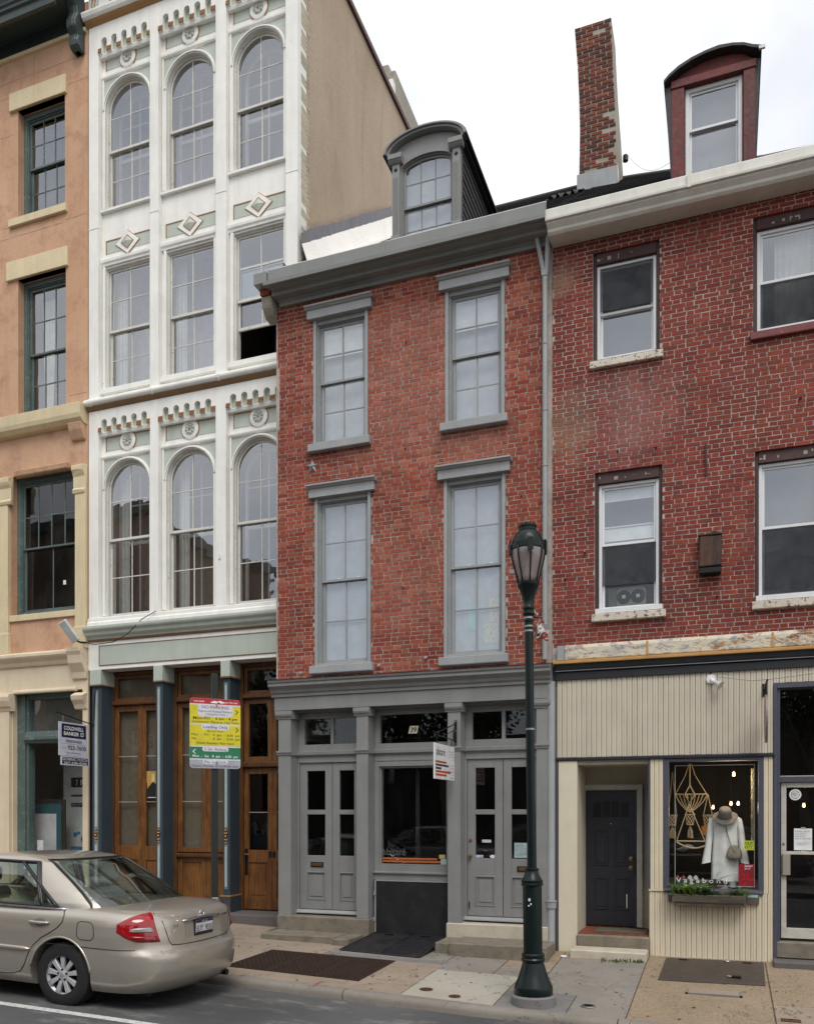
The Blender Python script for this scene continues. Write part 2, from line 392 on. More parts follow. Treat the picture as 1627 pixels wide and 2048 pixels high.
def thing(name, label, cat, loc=(0, 0, 0), group=None):
    o = bpy.data.objects.new(name, None); COL.objects.link(o); o.empty_display_size = .2
    o.location = loc; o['label'] = label; o['category'] = cat
    if group: o['group'] = group
    WORLD[o.name] = Matrix.Translation(loc)
    return o
def tag(o, label, cat, group=None):
    o['label'] = label; o['category'] = cat
    if group: o['group'] = group
    return o
def struct(o): o['kind'] = 'structure'; return o
def stuff(o): o['kind'] = 'stuff'; return o
def B(name, mat, parent, x0, x1, y0, y1, z0, z1, bev=0.):
    return MB().box(x0, x1, y0, y1, z0, z1).build(name, mat, parent, bev=bev)
def lerp(a, b, t): return a+(b-a)*t
def interp(x, tab):
    if x <= tab[0][0]: return tab[0][1]
    for (a, va), (b, vb) in zip(tab, tab[1:]):
        if x <= b: return lerp(va, vb, (x-a)/(b-a))
    return tab[-1][1]
def arc(cx, cz, r, a0, a1, n): return [(cx+r*math.cos(R(lerp(a0, a1, i/n))), cz+r*math.sin(R(lerp(a0, a1, i/n)))) for i in range(n+1)]
def text(s, size, mat, parent, org, xd=(1, 0, 0), zd=(0, 0, 1), align='LEFT', width=None, bold=0., name='lettering', shear=0., lift=.0015):
    """flat lettering as a mesh lying in the plane xd/zd, baseline at org"""
    cu = bpy.data.curves.new('t', 'FONT'); cu.body = s; cu.size = 1.; cu.align_x = align; cu.offset = bold; cu.shear = shear
    cu.resolution_u = 3; cu.fill_mode = 'FRONT'
    ob = bpy.data.objects.new('t', cu); me = bpy.data.meshes.new_from_object(ob)
    bpy.data.objects.remove(ob); bpy.data.curves.remove(cu)
    xs = [v.co.x for v in me.vertices]
    sx = size if not width else width/max(max(xs)-min(xs), 1e-6)
    if width:
        x0 = min(xs); off = -x0 if align == 'LEFT' else -(min(xs)+max(xs))/2
    else: off = 0
    xd, zd = Vector(xd).normalized(), Vector(zd).normalized(); n = xd.cross(zd); o_ = Vector(org)
    for v in me.vertices: v.co = o_ + xd*((v.co.x+off)*sx) + zd*(v.co.y*size) + n*lift
    me.name = name
    return link(name, me, mat, parent)
# ================================================================== GROUND
ZC = [(-60, .55), (-14, .22), (-8, .045), (-5.45, -.04), (-3.9, -.10), (-2.3, -.165), (-1., -.195), (1., -.22), (4., -.27), (60, -.8)]
ZW = [(-60, .7), (-14, .33), (-10, .16), (-6.4, .035), (-4., .0), (-2., .0), (2., .01), (5, -.05), (60, -.6)]
YK = -2.86                                   # back of the kerb
def zc(x): return interp(x, ZC)
def zw(x): return interp(x, ZW)
def SW(x, y): return lerp(zw(x), zc(x), min(max(-y/(-YK), -.3), 1.06))     # pavement height
def RZ(x, y): return zc(x)-.10+min(.03*max(-3.02-y, 0), .09)               # carriageway height

def concrete(name, c, c2, agg=0., rough=.88):
    t = NT(name)
    k = t.mix(t.rng(t.noise(1.1, 6, .62), .3, .7), c, c2)
    k = t.mix(t.math('MULTIPLY', t.rng(t.noise(3.5, 7, .72), .52, .75), .45), k, tuple(x*.55 for x in c))
    k = t.mix(1., k, t.ramp(t.noise(85., 5, .75), [(.25, (.78, .77, .76)), (.75, (1.18, 1.18, 1.18))]), 'MULTIPLY')
    k = t.mix(t.rng(t.noise(19., 2, .5), .78, .79), k, (.06, .05, .045))
    ck = t.math('ABSOLUTE', t.math('SUBTRACT', t.noise(.9, 6, .62, dist=.4), .5)); k = t.mix(t.math('MULTIPLY', t.rng(ck, .0015, .004, 1, 0), .75), k, (.05, .045, .04))
    k = t.mix(t.math('MULTIPLY', t.rng(t.noise(7., 5, .7), .60, .72), .35), k, tuple(x*.45 for x in c))
    h = t.noise(60., 5, .7)
    if agg:
        vo = t.n('ShaderNodeTexVoronoi'); t.put(vo.inputs['Vector'], t.pos); vo.inputs['Scale'].default_value = 62.
        peb = t.rng(vo.outputs['Distance'], .30, .46)
        cc = t.mix(t.n('ShaderNodeSeparateColor').outputs[0], (.06, .05, .045), (.5, .42, .30))
        sep = t.n('ShaderNodeSeparateColor'); t.put(sep.inputs[0], vo.outputs['Color'])
        cc = t.ramp(sep.outputs[0], [(0, (.05, .045, .04)), (.5, (.20, .15, .10)), (1, (.42, .33, .22))])
        k = t.mix(t.math('MULTIPLY', t.math('SUBTRACT', 1., peb), agg), k, cc)
        h = t.math('ADD', h, t.math('MULTIPLY', peb, -1.5))
    return t.done(t.bsdf(k, rough, 0, t.bump(h, .5, .008)))
M['conc_tan'] = concrete('tan_concrete', (.255, .200, .150), (.325, .262, .202))
M['conc_gry'] = concrete('grey_concrete', (.205, .185, .160), (.265, .240, .212))
M['conc_lt'] = concrete('new_pale_concrete', (.345, .32, .27), (.395, .37, .315))
M['conc_agg'] = concrete('exposed_aggregate', (.27, .205, .135), (.34, .26, .175), .75)
M['flag'] = concrete('bluestone_paver', (.16, .155, .155), (.21, .205, .20))
M['kerbstone'] = concrete('stained_kerb', (.185, .165, .14), (.26, .235, .20))
M['joint'] = plain('sandy_joint', (.10, .08, .06), .95)
def asphalt():
    t = NT('asphalt')
    k = t.mix(t.rng(t.noise(.8, 6, .6), .3, .7), (.062, .062, .063), (.10, .10, .10))
    k = t.mix(t.math('MULTIPLY', t.rng(t.noise(1.5, 8, .74, sq=(1, 2.2, 1)), .53, .66), .55), k, (.27, .265, .26))
    k = t.mix(t.math('MULTIPLY', t.rng(t.noise(.6, 5, .6), .55, .7), .6), k, (.038, .038, .038))
    k = t.mix(1., k, t.ramp(t.noise(170., 4, .8), [(.25, (.62, .62, .62)), (.75, (1.42, 1.42, 1.42))]), 'MULTIPLY')
    return t.done(t.bsdf(k, .85, 0, t.bump(t.noise(190., 4, .75), .6, .006)))
M['asphalt'] = asphalt()
def linepaint():
    t = NT('worn_road_paint')
    k = t.mix(t.rng(t.noise(30., 7, .75), .50, .66), (.60, .60, .575), (.14, .14, .135))
    return t.done(t.bsdf(k, .7, 0, t.bump(t.noise(150., 4, .7), .4, .004)))
M['line'] = linepaint()

g = struct(MB().add([(-700, -700, -1.6), (700, -700, -1.6), (700, 700, -1.6), (-700, 700, -1.6)], [(0, 1, 2, 3)]).build('ground', 'conc_gry'))
xs = [-60, -40, -25] + [-18+i*.5 for i in range(49)] + [9, 14, 25, 40, 60]
ys = [-3.0, -3.4, -4, -5, -6, -8, -11.3]
def sheet(fn, xs, ys):
    m = MB(); n = len(ys)
    m.v = [(x, y, fn(x, y)) for x in xs for y in ys]
    m.f = [(i*n+j, (i+1)*n+j, (i+1)*n+j+1, i*n+j+1) for i in range(len(xs)-1) for j in range(n-1)]
    return m
struct(sheet(RZ, xs, ys).build('road', 'asphalt', smooth='all'))
struct(sheet(lambda x, y: RZ(x, -11.3)+.13, xs, [-11.3, -14, -45]).build('far_pavement', 'conc_gry'))
o = sheet(lambda x, y: RZ(x, y)+.004, [-20+i*.5 for i in range(37)], [-5.07, -4.955]).build('road_marking', 'line'); struct(o)
pv = struct(sheet(lambda x, y: SW(x, y)-.014, xs, [.95, 0, -1.5, YK+.02]).build('pavement', 'joint'))
def slab(x0, x1, y0, y1, mat, g=.006, lift=0.):
    dz = random.uniform(-.0025, .0025)+lift
    n = max(1, int((x1-x0)/.35)); m = MB()
    for i in range(n+1):
        x = lerp(x0+g, x1-g, i/n)
        m.v += [(x, y0+g, SW(x, y0)-.06), (x, y1-g, SW(x, y1)-.06), (x, y1-g, SW(x, y1-g)+dz), (x, y0+g, SW(x, y0+g)+dz)]
    for i in range(n):
        for j in range(4): m.f.append((i*4+j, i*4+(j+1) % 4, i*4+4+(j+1) % 4, i*4+4+j))
    m.f += [(0, 1, 2, 3), (n*4, n*4+1, n*4+2, n*4+3)]
    return m.build('slab', mat, pv, bev=.004)
e = [-18, -16, -14, -12.2, -10.4, -8.5, -6.62]
for a, b in zip(e, e[1:]):
    slab(a, b, -1.50, .9, 'conc_tan'); slab(a, b, YK, -1.50, 'conc_tan')
slab(-6.62, -5.0, -1.02, .05, 'conc_tan'); slab(-5.0, -3.35, -1.10, .05, 'conc_gry'); slab(-6.62, -5.02, -1.30, -1.02, 'conc_tan')
slab(-5.02, -3.35, -1.30, -1.10, 'flag'); slab(-6.62, -3.32, YK, -1.30, 'conc_tan')
slab(-3.35, -2.30, -.75, .05, 'conc_gry'); slab(-3.35, -2.62, -1.56, -.75, 'conc_gry'); slab(-2.62, -2.0, -1.22, -.75, 'conc_tan'); slab(-2.62, -2.0, -1.56, -1.22, 'conc_gry')
slab(-2.30, -2.0, -.75, .05, 'conc_agg')
slab(-3.32, -2.28, YK, -1.56, 'conc_lt'); slab(-2.28, -2.0, -2.16, -1.56, 'conc_gry')
slab(-2.28, -1.92, YK, -2.16, 'flag'); slab(-1.92, -1.52, YK, -2.16, 'flag')
slab(-2.0, -.93, -1.0, -.42, 'conc_gry'); slab(-2.0, -.93, -.42, .05, 'conc_agg'); slab(-2.0, -.93, -2.16, -1.0, 'conc_gry'); slab(-1.52, -.93, YK, -2.16, 'conc_gry')
slab(-.93, .46, YK, -1.25, 'conc_agg'); slab(-.93, .46, -1.25, .05, 'conc_agg'); 
slab(.46, 2.2, -1.9, .05, 'conc_agg'); slab(.46, 2.2, YK, -1.9, 'conc_tan')
for a, b in ((2.2, 4.4), (4.4, 6.6), (6.6, 9)): slab(a, b, -1.5, .1, 'conc_tan'); slab(a, b, YK, -1.5, 'conc_tan')
# kerb stones
kb = struct(sheet(lambda x, y: zc(x)-.30, xs, [YK-.14, YK]).build('kerb', 'joint'))
ke = [-18, -15.6, -13.2, -10.8, -8.4, -6.2, -3.93, -.99, 1.4, 3.8, 6.2, 9]
for a, b in zip(ke, ke[1:]):
    m = MB(); n = 14; dy = random.uniform(-.006, .006)
    prof = [(0, -.26), (-.155, -.26), (-.160, -.06), (-.152, -.026), (-.134, -.008), (-.10, .003), (0, .003)]
    k = len(prof)
    for i in range(n+1):
        x = lerp(a+.006, b-.006, i/n); w = mnoise.noise(Vector((x*3, 1, 0)))*.006
        for (yy, zz) in prof: m.v.append((x, YK+yy+dy+(w if yy < -.05 else 0), zc(x)+zz-(abs(w) if zz > -.03 and yy < -.1 else 0)))
    for i in range(n):
        for j in range(k): m.f.append((i*k+j, i*k+(j+1) % k, (i+1)*k+(j+1) % k, (i+1)*k+j))
    m.f.append(tuple(range(k))); m.f.append(tuple(n*k+j for j in range(k)))
    m.build('kerb_stone', 'kerbstone', kb, smooth=True)
# red survey marks
for (x, y, w, l) in ((-4.35, -2.78, .03, .16), (-4.33, -2.90, .025, .1), (-5.3, -2.86, .025, .1)):
    M.setdefault('redmark', paint('faded_red_spray', (.33, .12, .085), .8, .2, .5))
    q = [(x, y-l/2), (x+w, y-l/2), (x+w+.02, y+l/2), (x+.02, y+l/2)]
    struct(MB().add([(a, b, (SW(a, b) if b > YK else zc(a)+.003)+.0045) for a, b in q], [(0, 1, 2, 3)]).build('spray_mark', 'redmark'))

# ---- things lying in the pavement
def grating(x0, x1, y0, y1, label):
    zf = lambda x, y: SW(x, y)+.006
    t = thing('pavement_grating', label, 'grating', ((x0+x1)/2, (y0+y1)/2, zf((x0+x1)/2, (y0+y1)/2)), 'iron gratings over the cellar light well')
    v = []
    q = [(x0, y0), (x1, y0), (x1, y1), (x0, y1)]
    MB().add([(x, y, zf(x, y)-.004) for x, y in q], [(0, 1, 2, 3)]).build('plate', 'grate_plate', t)
    m = MB(); n = int((x1-x0)/.033); k = int((y1-y0)/.05)
    for i in range(n):
        for j in range(k):
            x = x0+(i+.5)*(x1-x0)/n; y = y0+(j+.5)*(y1-y0)/k; z = zf(x, y)
            a, b = (.012, .020)
            if (i+j) % 2: a, b = (.013, .009)
            m.add([(x-a, y-b, z-.002), (x+a, y-b, z-.002), (x+a, y+b, z-.002), (x-a, y+b, z-.002), (x-a*.5, y-b*.6, z+.005), (x+a*.5, y-b*.6, z+.005), (x+a*.5, y+b*.6, z+.005), (x-a*.5, y+b*.6, z+.005)],
                  [(4, 5, 6, 7), (0, 1, 5, 4), (1, 2, 6, 5), (2, 3, 7, 6), (3, 0, 4, 7)])
    stuff(m.build('tread_lugs', 'grate_lug', t, fixn=False))
    f = MB()
    for (a, b, c, d) in ((x0, x1, y0, y0+.02), (x0, x1, y1-.02, y1), (x0, x0+.018, y0, y1), (x1-.018, x1, y0, y1)):
        qq = [(a, c), (b, c), (b, d), (a, d)]
        f.add([(x, y, zf(x, y)-.01) for x, y in qq]+[(x, y, zf(x, y)+.004) for x, y in qq], [(4,5,6,7),(0,1,5,4),(1,2,6,5),(2,3,7,6),(3,0,4,7)])
    f.build('rim', 'grate_lug', t)
M['grate_plate'] = plain('rusty_iron_plate', (.030, .018, .013), .9, 0., Specular_IOR_Level=.1)
M['grate_lug'] = plain('worn_iron_lugs', (.045, .030, .024), .9, 0., Specular_IOR_Level=.12)
grating(-5.74, -5.16, -2.52, -1.33, 'rust brown cellar grating nearest the silver sedan')
grating(-5.155, -4.52, -2.52, -1.33, 'rust brown cellar grating, middle one of three in a row')
grating(-4.515, -3.955, -2.52, -1.33, 'rust brown cellar grating nearest the pale concrete slab')
def lid(x, y, r, label, mat='iron', ring='steel'):
    t = thing('valve_cover', label, 'cover', (x, y, SW(x, y)), 'small round valve covers')
    z = SW(x, y)+.002
    MB().lathe([(0, .010), (r*.74, .010), (r*.78, .006), (r*.78, 0)], (x, y, z), 24).build('lid', mat, t)
    MB().lathe([(r*.80, 0), (r*.80, .011), (r, .009), (r*1.04, 0)], (x, y, z), 24).build('ring', ring, t)
    m = MB()
    for a in range(5): m.box(x-r*.5, x+r*.5, y+(a-2)*r*.26-.004, y+(a-2)*r*.26+.004, z+.008, z+.014)
    m.build('ribs', mat, t)
M['rustlid'] = plain('rusty_cover_iron', (.11, .05, .028), .7, .4)
lid(-3.12, -2.55, .072, 'round rusty valve cover in the pale concrete slab, farther from the lamp post', 'rustlid', 'rustlid')
lid(-2.745, -2.70, .064, 'round rusty valve cover in the pale concrete slab, nearer the lamp post', 'rustlid', 'rustlid')
lid(-1.34, -2.55, .075, 'round grey valve cover in the grey slab right of the lamp post', 'iron', 'steel')
x, y = .60, -2.42
t = thing('drain_cover', 'small rusty rectangular cover set in the pavement at the right edge', 'cover', (x, y, SW(x, y)))
MB().box(x-.09, x+.09, y-.05, y+.05, SW(x, y)-.004, SW(x, y)+.007).build('plate', 'rustlid', t, bev=.003)
MB().box(x-.02, x+.02, y-.006, y+.006, SW(x, y)+.005, SW(x, y)+.012).build('lifting_bar', 'iron', t)
x, y = -.12, -1.62
t = thing('utility_cover', 'pinkish rectangular utility lid in the pebbly slab before the clothes shop', 'cover', (x, y, SW(x, y)))
MB().add([(a, b, SW(a, b)+h) for h in (-.02, .006) for a, b in ((x-.26, y-.11), (x+.26, y-.11), (x+.26, y+.11), (x-.26, y+.11))], [(4,5,6,7),(0,1,5,4),(1,2,6,5),(2,3,7,6),(3,0,4,7)]).build('lid', 'conc_tan', t)
f = MB()
for a, b, c, d in ((-.29, .29, -.14, -.115), (-.29, .29, .115, .14), (-.29, -.265, -.14, .14), (.265, .29, -.14, .14)): f.box(x+a, x+b, y+c, y+d, SW(x, y)-.02, SW(x, y)+.007)
f.build('rim', 'flag', t)
# steel cellar plate below the shop window
M['plate'] = paint('rusty_steel_plate', (.050, .040, .033), .6, .25, .5, (.11, .06, .04), streak=False)
t = thing('cellar_plate', 'dark steel cellar plate lying below the planter of the clothes shop', 'plate', (-.15, -.7, SW(-.15, -.7)))
q = [(-.73, -1.27), (.42, -1.20), (.44, -.12), (-.71, -.14)]
MB().add([(a, b, SW(a, b)+h) for h in (.0, .014) for a, b in q], [(4,5,6,7),(0,1,5,4),(1,2,6,5),(2,3,7,6),(3,0,4,7)]).build('plate', 'plate', t, bev=.003)
for (a, b) in ((-.5, -.22), (.25, -.22)): MB().box(a-.05, a+.05, b-.02, b+.02, SW(a, b)+.012, SW(a, b)+.026).build('hinge', 'iron', t)
x, y = .12, -.98; z = SW(x, y)+.014
t = thing('padlock', 'small black and silver padlock lying on the dark cellar plate', 'padlock', (x, y, z))
MB().box(x-.05, x+.05, y-.03, y+.03, z, z+.035).build('body', 'iron', t, bev=.008)
MB().tube([(x-.05, y-.018, z+.018), (x-.10, y-.015, z+.018), (x-.11, y, z+.018), (x-.10, y+.015, z+.018), (x-.05, y+.018, z+.018)], .006, 8).build('shackle', 'steel', t, smooth='all')
x, y = .02, -.22; z = SW(x, y)+.014
tag(MB().lathe([(0, .02), (.03, .02), (.036, .012), (.034, 0)], (x, y, z), 16).build('jar_lid', 'steel', smooth=True), 'grey metal jar lid on the cellar plate near the boarded wall', 'lid')
x, y = -1.98, -.36; z = SW(x, y)+.002
tag(MB().lathe([(0, .012), (.03, .014), (.045, .006), (.046, 0)], (x, y, z), 18).build('paper_lid', 'white_pl', smooth=True), 'white paper cup lid lying at the foot of the downpipe', 'lid')
# weeds at the pale step
def tuft(cx, cy, z, n, h, spread, mat, parent=None, name='leaf', wd=.012):
    m = MB()
    for i in range(n):
        a = random.uniform(0, 6.28); r = random.random()**.7*spread; x, y = cx+math.cos(a)*r, cy+math.sin(a)*r*.5
        hh = h*random.uniform(.4, 1.1); b = random.uniform(0, 6.28); l = hh*random.uniform(.2, .7); w = wd*random.uniform(.6, 1.3)
        dx, dy = math.cos(b), math.sin(b); sx, sy = -dy*w, dx*w
        p0 = Vector((x, y, z)); p1 = p0+Vector((dx*l*.4, dy*l*.4, hh*.65)); p2 = p0+Vector((dx*l, dy*l, hh))
        s = Vector((sx, sy, 0))
        m.add([p0-s*.3, p0+s*.3, p1+s, p1-s, p2], [(0, 1, 2, 3), (3, 2, 4)])
    return m.build(name, mat, parent, fixn=False)
def leafmat(name, c1, c2):
    t = NT(name); isl = t.n('ShaderNodeNewGeometry').outputs['Random Per Island']
    c = t.mix(isl, c1, c2); p = t.n('ShaderNodeBsdfPrincipled'); t.put(p.inputs['Base Color'], c); p.inputs['Roughness'].default_value = .6
    tl = t.n('ShaderNodeBsdfTranslucent'); t.put(tl.inputs['Color'], c); mx = t.n('ShaderNodeMixShader'); mx.inputs[0].default_value = .3
    t.put(mx.inputs[1], p.outputs[0]); t.put(mx.inputs[2], tl.outputs[0]); M[name] = t.done(mx.outputs[0])
leafmat('weed_leaf', (.045, .095, .02), (.11, .17, .045)); leafmat('lettuce_leaf', (.10, .20, .03), (.22, .32, .06)); leafmat('tree_leaf', (.018, .040, .012), (.045, .085, .022))
leafmat('dark_leaf', (.03, .065, .03), (.07, .11, .05))

random.seed(41); m = MB()
for i in range(150):
    x, y = random.uniform(-7, 1.0), random.uniform(-2.8, -.1); a = random.uniform(0, 6.28); l = random.uniform(.012, .03); w = l*random.uniform(.25, .6); z = SW(x, y)+.004
    c, s_ = math.cos(a), math.sin(a); m.add([(x-c*l, y-s_*l, z+.001), (x+s_*w, y-c*w, z+random.uniform(.002, .008)), (x+c*l, y+s_*l, z+.002), (x-s_*w, y+c*w, z+random.uniform(.002, .008))], [(0, 1, 2, 3)])
o = stuff(m.build('leaf_litter', flat('dry_leaf_litter', (.045, .035, .025), .9), fixn=False)); tag(o, 'tiny dark bits of dry leaf litter scattered over the pavement', 'litter')
# ================================================================== shared building pieces
CAMP = Vector((0, -11.6, 1.83))
def rects(x0, x1, z0, z1, holes):
    zs = sorted({z0, z1} | {min(max(h[i], z0), z1) for h in holes for i in (2, 3)})
    out = []
    for a, b in zip(zs, zs[1:]):
        if b-a < 1e-4: continue
        iv = [(x0, x1)]
        for hx0, hx1, hz0, hz1 in holes:
            if hz0 < b-1e-4 and hz1 > a+1e-4:
                n = []
                for p, q in iv:
                    if hx1 <= p or hx0 >= q: n.append((p, q)); continue
                    if hx0 > p: n.append((p, hx0))
                    if hx1 < q: n.append((hx1, q))
                iv = n
        out += [(p, q, a, b) for p, q in iv]
    return out
def wall(name, mat, parent, x0, x1, z0, z1, y0, y1, holes):
    m = MB()
    for p, q, a, b in rects(x0, x1, z0, z1, holes): m.box(p, q, y0, y1, a, b)
    return m.build(name, mat, parent)
UNIT = []
for k in range(8):                      # eight slightly irregular unit bricks, shared by all single bricks
    random.seed(100+k)
    m = MB().box(-.5, .5, 0, 1, -.5, .5)
    m.v = [(x+random.uniform(-.018, .018), y+random.uniform(-.03, .03)*(y < .5), z+random.uniform(-.03, .03)) for x, y, z in m.v]
    m.f = [f for f in m.f if f != (2, 3, 7, 6)]
    me = bpy.data.meshes.new('brick'); me.from_pydata(m.v, [], m.f); UNIT.append(me)
random.seed(11)
def brick_cells(x0, x1, z0, z1, holes, ch, sl, hl, j=.0118):
    cells = []; row = 0; z = z0
    while z < z1-.02:
        za, zb = z+j/2, min(z+ch-j/2, z1)
        zmid = (za+zb)/2; iv = [(p, q) for p, q, a, b in rects(x0, x1, zmid-.002, zmid+.002, holes)]; iv = sorted(set(iv))
        x = x0 - (0 if row % 2 == 0 else (sl+hl)/2) + random.uniform(-.015, .015); k = 0
        while x < x1:
            l = (sl if k % 2 == 0 else hl)*random.uniform(.95, 1.05)
            for p, q in iv:
                a, b = max(x+j/2, p+.003), min(x+l-j/2, q-.003)
                if b-a > .022: cells.append((a, b, za, zb))
            x += l; k += 1
        z += ch; row += 1
    return cells
def lay_bricks(parent, cells, mat, y=-.0015, depth=.05, single=300, jz=.0014, skip=0.):
    cells = [c for c in cells if random.random() >= skip]
    cells.sort(key=lambda c: ((c[0]+c[1])/2-CAMP.x)**2+(y-CAMP.y)**2+((c[2]+c[3])/2-CAMP.z)**2 - (c[1]-c[0])*4)
    for i, (a, b, z0, z1) in enumerate(cells[:single]):
        me = UNIT[i % 8] if i < 800 else UNIT[0]
        o = bpy.data.objects.new('brick', me); COL.objects.link(o)
        o.location = ((a+b)/2, y+random.uniform(-.0016, .0016), (z0+z1)/2+random.uniform(-jz, jz))
        o.scale = (b-a, depth, z1-z0); o.parent = parent
        if not me.materials: me.materials.append(mat_of(mat))
        o.material_slots[0].link = 'OBJECT'; o.material_slots[0].material = mat_of(mat)
    m = MB()
    for a, b, z0, z1 in cells[single:]:
        dy = y+random.uniform(-.0014, .0014); dz = random.uniform(-jz, jz)
        q = lambda s: random.uniform(-s, s)
        v = [(a+q(.003), dy+q(.0008), z0+dz+q(.0015)), (b+q(.003), dy+q(.0008), z0+dz+q(.0015)), (b+q(.003), dy+q(.0008), z1+dz+q(.0015)), (a+q(.003), dy+q(.0008), z1+dz+q(.0015))]
        v += [(p[0], y+depth, p[2]) for p in v]
        m.add(v, [(0, 1, 2, 3), (1, 0, 4, 5), (2, 1, 5, 6), (3, 2, 6, 7), (0, 3, 7, 4)])
    if m.v: stuff(m.build('bricks_beyond', mat, parent, fixn=False))
def pane(parent, pts, y, mat='glass', th=.004):
    cx = sum(p[0] for p in pts)/len(pts); cz = sum(p[1] for p in pts)/len(pts)
    a, b = random.uniform(-.006, .006), random.uniform(-.006, .006)
    n = len(pts); f = lambda p: y+a*(p[0]-cx)+b*(p[1]-cz)
    m = MB().add([(p[0], f(p), p[1]) for p in pts]+[(p[0], f(p)+th, p[1]) for p in pts],
                 [tuple(range(n)), tuple(range(2*n-1, n-1, -1))]+[(i, i+n, (i+1) % n+n, (i+1) % n) for i in range(n)])
    return m.build('pane', mat, parent)
def clip_arch(x0, x1, z0, z1, cx, r, zs, rise=None):
    """pane outline between x0..x1 and z0..z1 cut by an arch (centre cx, springing zs)"""
    rise = rise or r
    top = lambda x: zs+rise*math.sqrt(max(0, 1-((x-cx)/r)**2))
    pts = [(x0, z0), (x1, z0)]
    n = 10
    for i in range(n+1):
        x = lerp(x1, x0, i/n); pts.append((x, max(min(z1, top(x)), z0+.002)))
    return pts
def ring(m, cx, zs, r0, r1, y0, y1, n=24, rise0=None, rise1=None, a0=0, a1=180):
    """half ring of rectangular section between radii r0 and r1"""
    k0 = (rise0 or r0)/r0; k1 = (rise1 or r1)/r1; b = len(m.v)
    for i in range(n+1):
        a = R(lerp(a0, a1, i/n)); c, s_ = math.cos(a), math.sin(a)
        for r, k in ((r0, k0), (r1, k1)):
            for y in (y0, y1): m.v.append((cx+r*c, y, zs+r*k*s_))
    for i in range(n):
        p, q = b+i*4, b+i*4+4
        m.f += [(p, q, q+2, p+2), (p+1, p+3, q+3, q+1), (p, p+1, q+1, q), (p+2, q+2, q+3, p+3)]
    m.f += [(b, b+2, b+3, b+1), (b+n*4, b+n*4+1, b+n*4+3, b+n*4+2)]
    return m
def sash_window(parent, x0, x1, z0, z1, zm, y, cols, rt, rb, mat, gl='glass', fr=.05, ss=.04, mu=.018, depth=.12, arch=None, fmat=None, low_cols=None, top_rows=None, name='window', mrail=.035, botrail=.055, off=0., gl_low=None):
    """double-hung window: frame, two sashes with glazing bars and one pane per light.
    y = front of the frame; arch = (rise) for a round or segmental head springing at z1"""
    m = MB(); cx = (x0+x1)/2; hw = (x1-x0)/2
    m.box(x0, x0+fr, y, y+depth, z0, z1); m.box(x1-fr, x1, y, y+depth, z0, z1); m.box(x0+fr, x1-fr, y+.004, y+depth, z0, z0+fr*.8)
    if arch: ring(m, cx, z1, hw-fr, hw, y, y+depth, 20, rise0=arch-fr, rise1=arch)
    else: m.box(x0+fr, x1-fr, y+.004, y+depth, z1-fr, z1)
    w = m.build(name, fmat or mat, parent, bev=.003)
    a, b = x0+fr, x1-fr
    for (za, zb, yy, nc, nr, up) in ((zm-mrail/2, z1 if arch else z1-fr, y+.03, cols, rt, 1), (z0+fr*.8+off, zm+mrail/2+off, y+.068, low_cols or cols, rb, 0)):
        s = MB(); yb = yy+.034
        s.box(a, a+ss, yy, yb, za, zb); s.box(b-ss, b, yy, yb, za, zb)
        lo = mrail if up else botrail; hi = ss if up else mrail
        s.box(a+ss, b-ss, yy+.002, yb, za, za+lo)
        isarch = arch and up
        if isarch: ring(s, cx, z1, hw-fr-ss, hw-fr, yy, yb, 20, rise0=arch-fr-ss, rise1=arch-fr)
        else: s.box(a+ss, b-ss, yy+.002, yb, zb-hi, zb)
        ga, gb, gz0 = a+ss, b-ss, za+lo
        rr, ri = hw-fr-ss, (arch or 0)-fr-ss
        gz1 = zb+ri if isarch else zb-hi
        top = (lambda x: z1+ri*math.sqrt(max(0, 1-((x-cx)/rr)**2))) if isarch else (lambda x: gz1)
        zrow = [gz0+(gz1-gz0)*i/nr for i in range(nr+1)]
        if isarch and top_rows: zrow = [gz0]+list(top_rows)+[gz1]
        for i in range(1, nc):
            x = lerp(ga, gb, i/nc); s.box(x-mu/2, x+mu/2, yy+.006, yb-.006, gz0, top(x))
        for z in zrow[1:-1]: s.box(ga, gb, yy+.009, yb-.009, z-mu/2, z+mu/2)
        s.build('upper_sash' if up else 'lower_sash', mat, w, bev=.0025)
        for i in range(nc):
            for j in range(len(zrow)-1):
                p, q = lerp(ga, gb, i/nc), lerp(ga, gb, (i+1)/nc)
                pts = clip_arch(p, q, zrow[j], zrow[j+1], cx, rr, z1, ri) if isarch and j == len(zrow)-2 else [(p, zrow[j]), (q, zrow[j]), (q, zrow[j+1]), (p, zrow[j+1])]
                pane(w, pts, yy+.015, gl if up else (gl_low or gl))
    return w
def room(parent, x0, x1, y0, y1, z0, z1, mat='room', name='room', front=False):
    m = MB().add([(x0,y0,z0),(x1,y0,z0),(x1,y1,z0),(x0,y1,z0),(x0,y0,z1),(x1,y0,z1),(x1,y1,z1),(x0,y1,z1)],
                 [(0,1,2,3),(7,6,5,4),(5,6,2,1),(6,7,3,2),(7,4,0,3)])
    return m.build(name, mat, parent, fixn=False)
def folds(name, mat, parent, x0, x1, y, z0, z1, n=9, amp=.02, spread=0.):
    """hanging curtain with vertical folds"""
    m = MB()
    def fn(u, v):
        w = math.sin(u*n*6.28)*amp*(1.1-.5*v)
        return (lerp(x0, x1, u)+spread*(1-v)*(u-.5), y+w, lerp(z0, z1, v))
    m.grid(fn, n*8, 6); return m.build(name, mat, parent, smooth='all')
